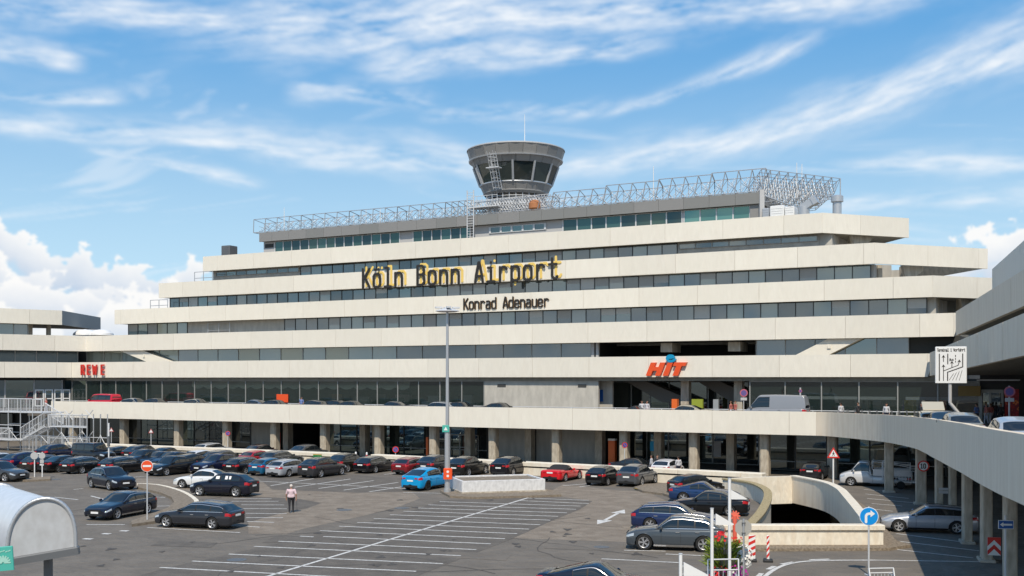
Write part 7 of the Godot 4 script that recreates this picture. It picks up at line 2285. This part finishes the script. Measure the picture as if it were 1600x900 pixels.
	for g in [-1, 1]:
		s.tube(Vector3(0.2, 1.3, g * 0.85), Vector3(0.2, 2.0, g * 0.85), 0.03, 6); s.tube(Vector3(-2.5, 1.3, g * 0.85), Vector3(-2.5, 1.8, g * 0.85), 0.03, 6); s.tube(Vector3(0.2, 1.9, g * 0.85), Vector3(-2.5, 1.75, g * 0.85), 0.03, 6)
	obj("load_rail", s, mat.steel_pale, t)
	var tr := thing("barred_trailer", "low trailer with barred sides behind the white works pickup", "trailer", spot(1408, 763), turn_of(Vector3(-0.93, 0, -0.36)))
	s = Shape.new(); s.bbox(Vector3(0, 0.55, 0), Vector3(2.6, 0.12, 1.6), 0.02)
	obj("bed", s, mat.steel, tr)
	s = Shape.new()
	for g in [-1, 1]:
		s.tube(Vector3(-1.3, 1.5, g * 0.78), Vector3(1.3, 2.0, g * 0.78), 0.035, 6); s.tube(Vector3(-1.3, 0.6, g * 0.78), Vector3(-1.3, 1.5, g * 0.78), 0.035, 6); s.tube(Vector3(1.3, 0.6, g * 0.78), Vector3(1.3, 2.0, g * 0.78), 0.035, 6)
		for i in 12: s.tube(Vector3(-1.2 + i * 0.22, 0.6, g * 0.78), Vector3(-1.2 + i * 0.22, 1.35, g * 0.78), 0.016, 4)
		s.tube(Vector3(-1.3, 1.35, g * 0.78), Vector3(1.3, 1.35, g * 0.78), 0.025, 5)
	obj("barred_side", s, mat.steel_pale, tr)
	for g in [-1, 1]:
		s = Shape.new(); s.lathe([Vector2(0, -0.1), Vector2(0.3, -0.1), Vector2(0.3, 0.1), Vector2(0, 0.1)], 18, Vector3(0, 0.3, g * 0.85), Basis(Vector3.RIGHT, PI / 2))
		obj("wheel", s, mat.tyre, tr)
	# rows of luggage trolleys along the shop glass
	for i in 12:
		var z := -8.2
		var o := thing("luggage_trolley", "steel luggage trolley nested in the row along the right shop panes", "trolley", fp(reach(1322, z) + i * 0.62, 4.45, z), turn_of(ALONG), "nested luggage trolleys on the deck")
		s = Shape.new()
		s.tube(Vector3(-0.4, 0.18, -0.25), Vector3(0.45, 0.18, -0.25), 0.03, 6); s.tube(Vector3(-0.4, 0.18, 0.25), Vector3(0.45, 0.18, 0.25), 0.03, 6)
		s.tube(Vector3(-0.4, 0.18, -0.25), Vector3(-0.5, 1.0, -0.25), 0.03, 6); s.tube(Vector3(-0.4, 0.18, 0.25), Vector3(-0.5, 1.0, 0.25), 0.03, 6)
		s.tube(Vector3(-0.5, 1.0, -0.3), Vector3(-0.5, 1.0, 0.3), 0.035, 6)
		for g in [-0.25, 0.25]:
			for xx in [-0.35, 0.4]: s.lathe([Vector2(0, -0.03), Vector2(0.09, -0.03), Vector2(0.09, 0.03), Vector2(0, 0.03)], 8, Vector3(xx, 0.09, g), Basis(Vector3.RIGHT, PI / 2))
		obj("frame", s, mat.steel_dark, o)

# ---------------------------------------------------------------- people
func person_mesh(bones: Array, cell := 0.025, k := 0.03) -> ArrayMesh:      # bones: from, radius, to, radius, colour; one smooth skin over all of them
	var lo := Vector3(9, 9, 9); var hi := -lo
	for b in bones:
		for e in [[b[0], b[1]], [b[2], b[3]]]:
			lo = lo.min(e[0] - Vector3.ONE * (e[1] + cell * 2)); hi = hi.max(e[0] + Vector3.ONE * (e[1] + cell * 2))
	var nx := int((hi.x - lo.x) / cell) + 2; var ny := int((hi.y - lo.y) / cell) + 2; var nz := int((hi.z - lo.z) / cell) + 2
	var f := PackedFloat32Array(); f.resize(nx * ny * nz); f.fill(1.0)
	for b in bones:
		var a: Vector3 = b[0]; var c: Vector3 = b[2]; var ra: float = b[1]; var rb: float = b[3]
		var mr := maxf(ra, rb) + 0.09
		var l := (a.min(c) - Vector3.ONE * mr - lo) / cell; var h := (a.max(c) + Vector3.ONE * mr - lo) / cell
		var ac := c - a; var q := ac.length_squared()
		for z in range(maxi(0, int(l.z)), mini(nz, int(h.z) + 2)):
			for y in range(maxi(0, int(l.y)), mini(ny, int(h.y) + 2)):
				for x in range(maxi(0, int(l.x)), mini(nx, int(h.x) + 2)):
					var p := lo + Vector3(x, y, z) * cell
					var t := clampf((p - a).dot(ac) / maxf(q, 1e-6), 0, 1)
					var d := p.distance_to(a + ac * t) - lerpf(ra, rb, t)
					var i := (z * ny + y) * nx + x
					var e := f[i]
					var hh := maxf(k - absf(d - e), 0.0) / k
					f[i] = minf(d, e) - hh * hh * k * 0.25
	var vid := {}
	var pts := PackedVector3Array(); var nrm := PackedVector3Array(); var col := PackedColorArray(); var idx := PackedInt32Array()
	var off := [0, 1, nx, nx + 1, nx * ny, nx * ny + 1, nx * ny + nx, nx * ny + nx + 1]
	var crn := [Vector3(0, 0, 0), Vector3(1, 0, 0), Vector3(0, 1, 0), Vector3(1, 1, 0), Vector3(0, 0, 1), Vector3(1, 0, 1), Vector3(0, 1, 1), Vector3(1, 1, 1)]
	var edges := [[0, 1], [2, 3], [4, 5], [6, 7], [0, 2], [1, 3], [4, 6], [5, 7], [0, 4], [1, 5], [2, 6], [3, 7]]
	for z in nz - 1:
		for y in ny - 1:
			for x in nx - 1:
				var i := (z * ny + y) * nx + x
				var neg := 0
				for o in off: if f[i + o] < 0: neg += 1
				if neg == 0 or neg == 8: continue
				var s := Vector3.ZERO; var n := 0
				for e in edges:
					var u := f[i + off[e[0]]]; var w := f[i + off[e[1]]]
					if (u < 0) != (w < 0):
						s += (crn[e[0]] as Vector3).lerp(crn[e[1]], u / (u - w)); n += 1
				var g := Vector3(f[i + off[1]] - f[i] + f[i + off[7]] - f[i + off[6]], f[i + off[2]] - f[i] + f[i + off[7]] - f[i + off[5]], f[i + off[4]] - f[i] + f[i + off[7]] - f[i + off[3]])
				vid[i] = pts.size()
				var p := lo + (Vector3(x, y, z) + s / n) * cell
				pts.append(p); nrm.append(g.normalized())
				var best := 9.0; var bc := Color.WHITE
				for b in bones:
					var ac: Vector3 = b[2] - b[0]
					var t := clampf((p - b[0]).dot(ac) / maxf(ac.length_squared(), 1e-6), 0, 1)
					var d: float = p.distance_to(b[0] + ac * t) - lerpf(b[1], b[3], t)
					if d < best: best = d; bc = b[4]
				col.append(bc)
	for key in vid:
		var i: int = key
		for ax in 3:
			var st: int = [1, nx, nx * ny][ax]
			var u := f[i]; var w := f[i + st]
			if (u < 0) == (w < 0): continue
			var d1: int = [nx, nx * ny, 1][ax]; var d2: int = [nx * ny, 1, nx][ax]
			if not (vid.has(i - d1) and vid.has(i - d2) and vid.has(i - d1 - d2)): continue
			var A: int = vid[i]; var B: int = vid[i - d1]; var C: int = vid[i - d1 - d2]; var D: int = vid[i - d2]
			var nn := (pts[B] - pts[A]).cross(pts[C] - pts[A])
			if nn.dot(nrm[A]) < 0: idx.append_array([A, B, C, A, C, D])
			else: idx.append_array([A, C, B, A, D, C])
	var arr := []; arr.resize(Mesh.ARRAY_MAX)
	arr[Mesh.ARRAY_VERTEX] = pts; arr[Mesh.ARRAY_NORMAL] = nrm; arr[Mesh.ARRAY_COLOR] = col; arr[Mesh.ARRAY_INDEX] = idx
	var m := ArrayMesh.new(); m.add_surface_from_arrays(Mesh.PRIMITIVE_TRIANGLES, arr)
	return m

func figure(shirt: Color, legs: Color, hair: Color, stride: float, wide := 1.0, long_sleeve := false, arm := 0.0) -> Array:    # faces -z; a standing or walking figure 1.72 m tall
	var skin := Color(0.42, 0.23, 0.16)
	var shoe := Color(0.03, 0.03, 0.03)
	var b := []
	var hip := 0.92
	for g in [-1, 1]:
		var sw: float = stride * g
		var h := Vector3(g * 0.095 * wide, hip, 0); var kn := Vector3(g * 0.10, 0.50, -0.13 * sw - 0.02); var an := Vector3(g * 0.10, 0.085 + maxf(0.0, -sw) * 0.06, -0.22 * sw)
		b.append([h, 0.098 * wide, kn, 0.062, legs]); b.append([kn, 0.064, an, 0.047, legs])
		b.append([an + Vector3(0, -0.035, 0.04), 0.043, an + Vector3(g * 0.02, -0.045, -0.14), 0.036, shoe])
		var sh := Vector3(g * 0.185 * wide, 1.40, 0.0); var el := Vector3(g * 0.26 * wide, 1.12, 0.10 * sw + 0.02); var wr := Vector3(g * 0.265 * wide, 0.89, 0.14 * sw - 0.06 - arm * 0.2)
		var mid := sh.lerp(el, 0.72)
		b.append([sh, 0.068, mid, 0.058, shirt]); b.append([mid, 0.046, el, 0.043, shirt if long_sleeve else skin])
		b.append([el, 0.043, wr, 0.030, shirt if long_sleeve else skin])
		b.append([wr, 0.03, wr + Vector3(0, -0.07, -0.01), 0.036, skin])
		for k in 4:
			var r := wr + Vector3(0, -0.085, -0.028 + k * 0.018)
			b.append([r, 0.0115, r + Vector3(-g * 0.008, -0.05 - 0.008 * [0, 1, 1, 0][k], -0.004), 0.010, skin]); b.append([r + Vector3(-g * 0.008, -0.055, -0.004), 0.010, r + Vector3(-g * 0.026, -0.085 - 0.006 * [0, 1, 1, -1][k], -0.008), 0.009, skin])
		b.append([wr + Vector3(0, -0.035, -0.03), 0.013, wr + Vector3(-g * 0.02, -0.085, -0.055), 0.011, skin])
	b.append([Vector3(-0.08 * wide, hip + 0.02, 0), 0.115 * wide, Vector3(0.08 * wide, hip + 0.02, 0), 0.115 * wide, legs])
	b.append([Vector3(-0.06 * wide, 1.02, -0.01), 0.135 * wide, Vector3(0.06 * wide, 1.02, -0.01), 0.135 * wide, shirt])
	b.append([Vector3(0, 1.03, -0.02), 0.14 * wide, Vector3(0, 1.30, 0), 0.135 * wide, shirt])
	b.append([Vector3(-0.125 * wide, 1.35, 0), 0.098, Vector3(0.125 * wide, 1.35, 0), 0.098, shirt])
	b.append([Vector3(0, 1.38, 0.01), 0.07, Vector3(0, 1.53, -0.01), 0.052, skin])
	b.append([Vector3(0, 1.595, -0.02), 0.078, Vector3(0, 1.645, -0.005), 0.088, skin])
	b.append([Vector3(0, 1.65, 0.018), 0.090, Vector3(0, 1.672, -0.012), 0.082, hair])
	b.append([Vector3(0, 1.60, -0.095), 0.013, Vector3(0, 1.575, -0.115), 0.016, skin])              # nose
	b.append([Vector3(-0.02, 1.548, -0.088), 0.011, Vector3(0.02, 1.548, -0.088), 0.011, Color(0.3, 0.1, 0.08)])
	for g in [-1, 1]:
		b.append([Vector3(g * 0.09, 1.60, 0.0), 0.014, Vector3(g * 0.094, 1.635, 0.008), 0.018, skin])
		b.append([Vector3(g * 0.032, 1.617, -0.088), 0.011, Vector3(g * 0.034, 1.617, -0.089), 0.011, Color(0.03, 0.02, 0.02)])
	return b

func build_people():
	var m := std(Color(1, 1, 1), 0.8); m.vertex_color_use_as_albedo = true
	var at := spot(455, 801.3)
	var o := thing("person", "man in a pale pink shirt and dark trousers walking away across the car park", "person", at, 0.12)
	obj("body", person_mesh(figure(Color(0.66, 0.50, 0.53), Color(0.02, 0.02, 0.025), Color(0.62, 0.56, 0.5), 0.75, 1.16), 0.02, 0.028), m, o)
	var s := Shape.new(); s.tube(Vector3(0.31, 0.86, -0.12), Vector3(0.34, 0.0, -0.2), 0.012, 6)
	obj("walking_stick", s, mat.steel_dark, o)
	var kinds := []
	for a in [[Color(0.5, 0.5, 0.52), Color(0.02, 0.025, 0.05), Color(0.02, 0.012, 0.01), 0.1, 1.0, true], [Color(0.03, 0.03, 0.035), Color(0.02, 0.02, 0.022), Color(0.03, 0.02, 0.01), 0.5, 1.0, true], [Color(0.14, 0.20, 0.42), Color(0.04, 0.05, 0.09), Color(0.03, 0.02, 0.015), 0.15, 1.05, false], [Color(0.4, 0.12, 0.10), Color(0.5, 0.52, 0.6), Color(0.1, 0.05, 0.02), 0.5, 0.95, false]]:
		kinds.append(person_mesh(figure(a[0], a[1], a[2], a[3], a[4], a[5]), 0.035, 0.03))
	for a in [[1314, -4.5, 0, 0.4, "person in a pale top among the trolleys, left of the others on the deck"], [1385, -4.2, 0, 2.6, "person in a pale top walking before the right shop panes"], [1341, -6.5, 1, 1.0, "dark-clothed person by the shop panes behind the trolleys"], [1440, -6.0, 1, 2.0, "dark-clothed person at the end of the trolley row"], [1466, -6.5, 3, 3.0, "person with pale trousers near the beige taxi"], [1526, -5.5, 2, 0.5, "person in a blue shirt by the curving deck parapet"], [1541, -6.5, 3, 1.5, "person in a red top left of the entrance doors"],
			[1548, -7.0, 3, 0.5, "second person in a red top close to the entrance doors"], [1564, -8.0, 1, 2.5, "dark-clothed person right in front of the red poster"], [1003, -4.2, 0, 3.0, "left of two people in pale tops beside the low red car"], [1011, -4.2, 0, 2.4, "right of two people in pale tops beside the low red car"], [1142, -6.0, 3, 1.0, "person in a red top by the hall opening, left of the no-stopping sign"], [1149, -6.2, 3, 2.0, "person in a red top directly left of the pale van's nose"], [471, -5.2, 2, 2.8, "person in a blue shirt between the dark cars on the deck"]]:
		o = thing("person", a[4], "person", fp(reach(a[0], a[1]), 4.45, a[1]), a[3], "people on the upper deck")
		obj("body", kinds[a[2]], m, o)
	for a in [[1018, 3.4, 0, 1.2, "person in a pale top behind the low wall, left of the white hatchback"], [1027, 3.0, 1, 2.2, "dark-clothed person behind the low wall next to the white hatchback"], [1060, 3.8, 0, 0.3, "person in a pale top right of the white hatchback behind the low wall"]]:
		o = thing("person", a[4], "person", fp(reach(a[0], a[1]), 0, a[1]), a[3], "people behind the low wall")
		obj("body", kinds[a[2]], m, o)
	var q := fp(reach(72, 3.0), 4.2, 3.0)
	o = thing("person", "person in a red top at the head of the scaffold stairs", "person", q, 2.4)
	obj("body", kinds[3], m, o)

# ---------------------------------------------------------------- all of it
func _ready():
	rng.seed = 1234
	make_materials()
	set_view()
	build_ground()
	build_terminal()
	build_viaduct()
	build_wings()
	build_tower()
	build_lattice()
	build_low_walls()
	build_ramp()
	build_lettering()
	build_scaffold()
	build_cars()
	build_signs()
	build_posts()
	build_shelter()
	build_flowers()
	build_people()
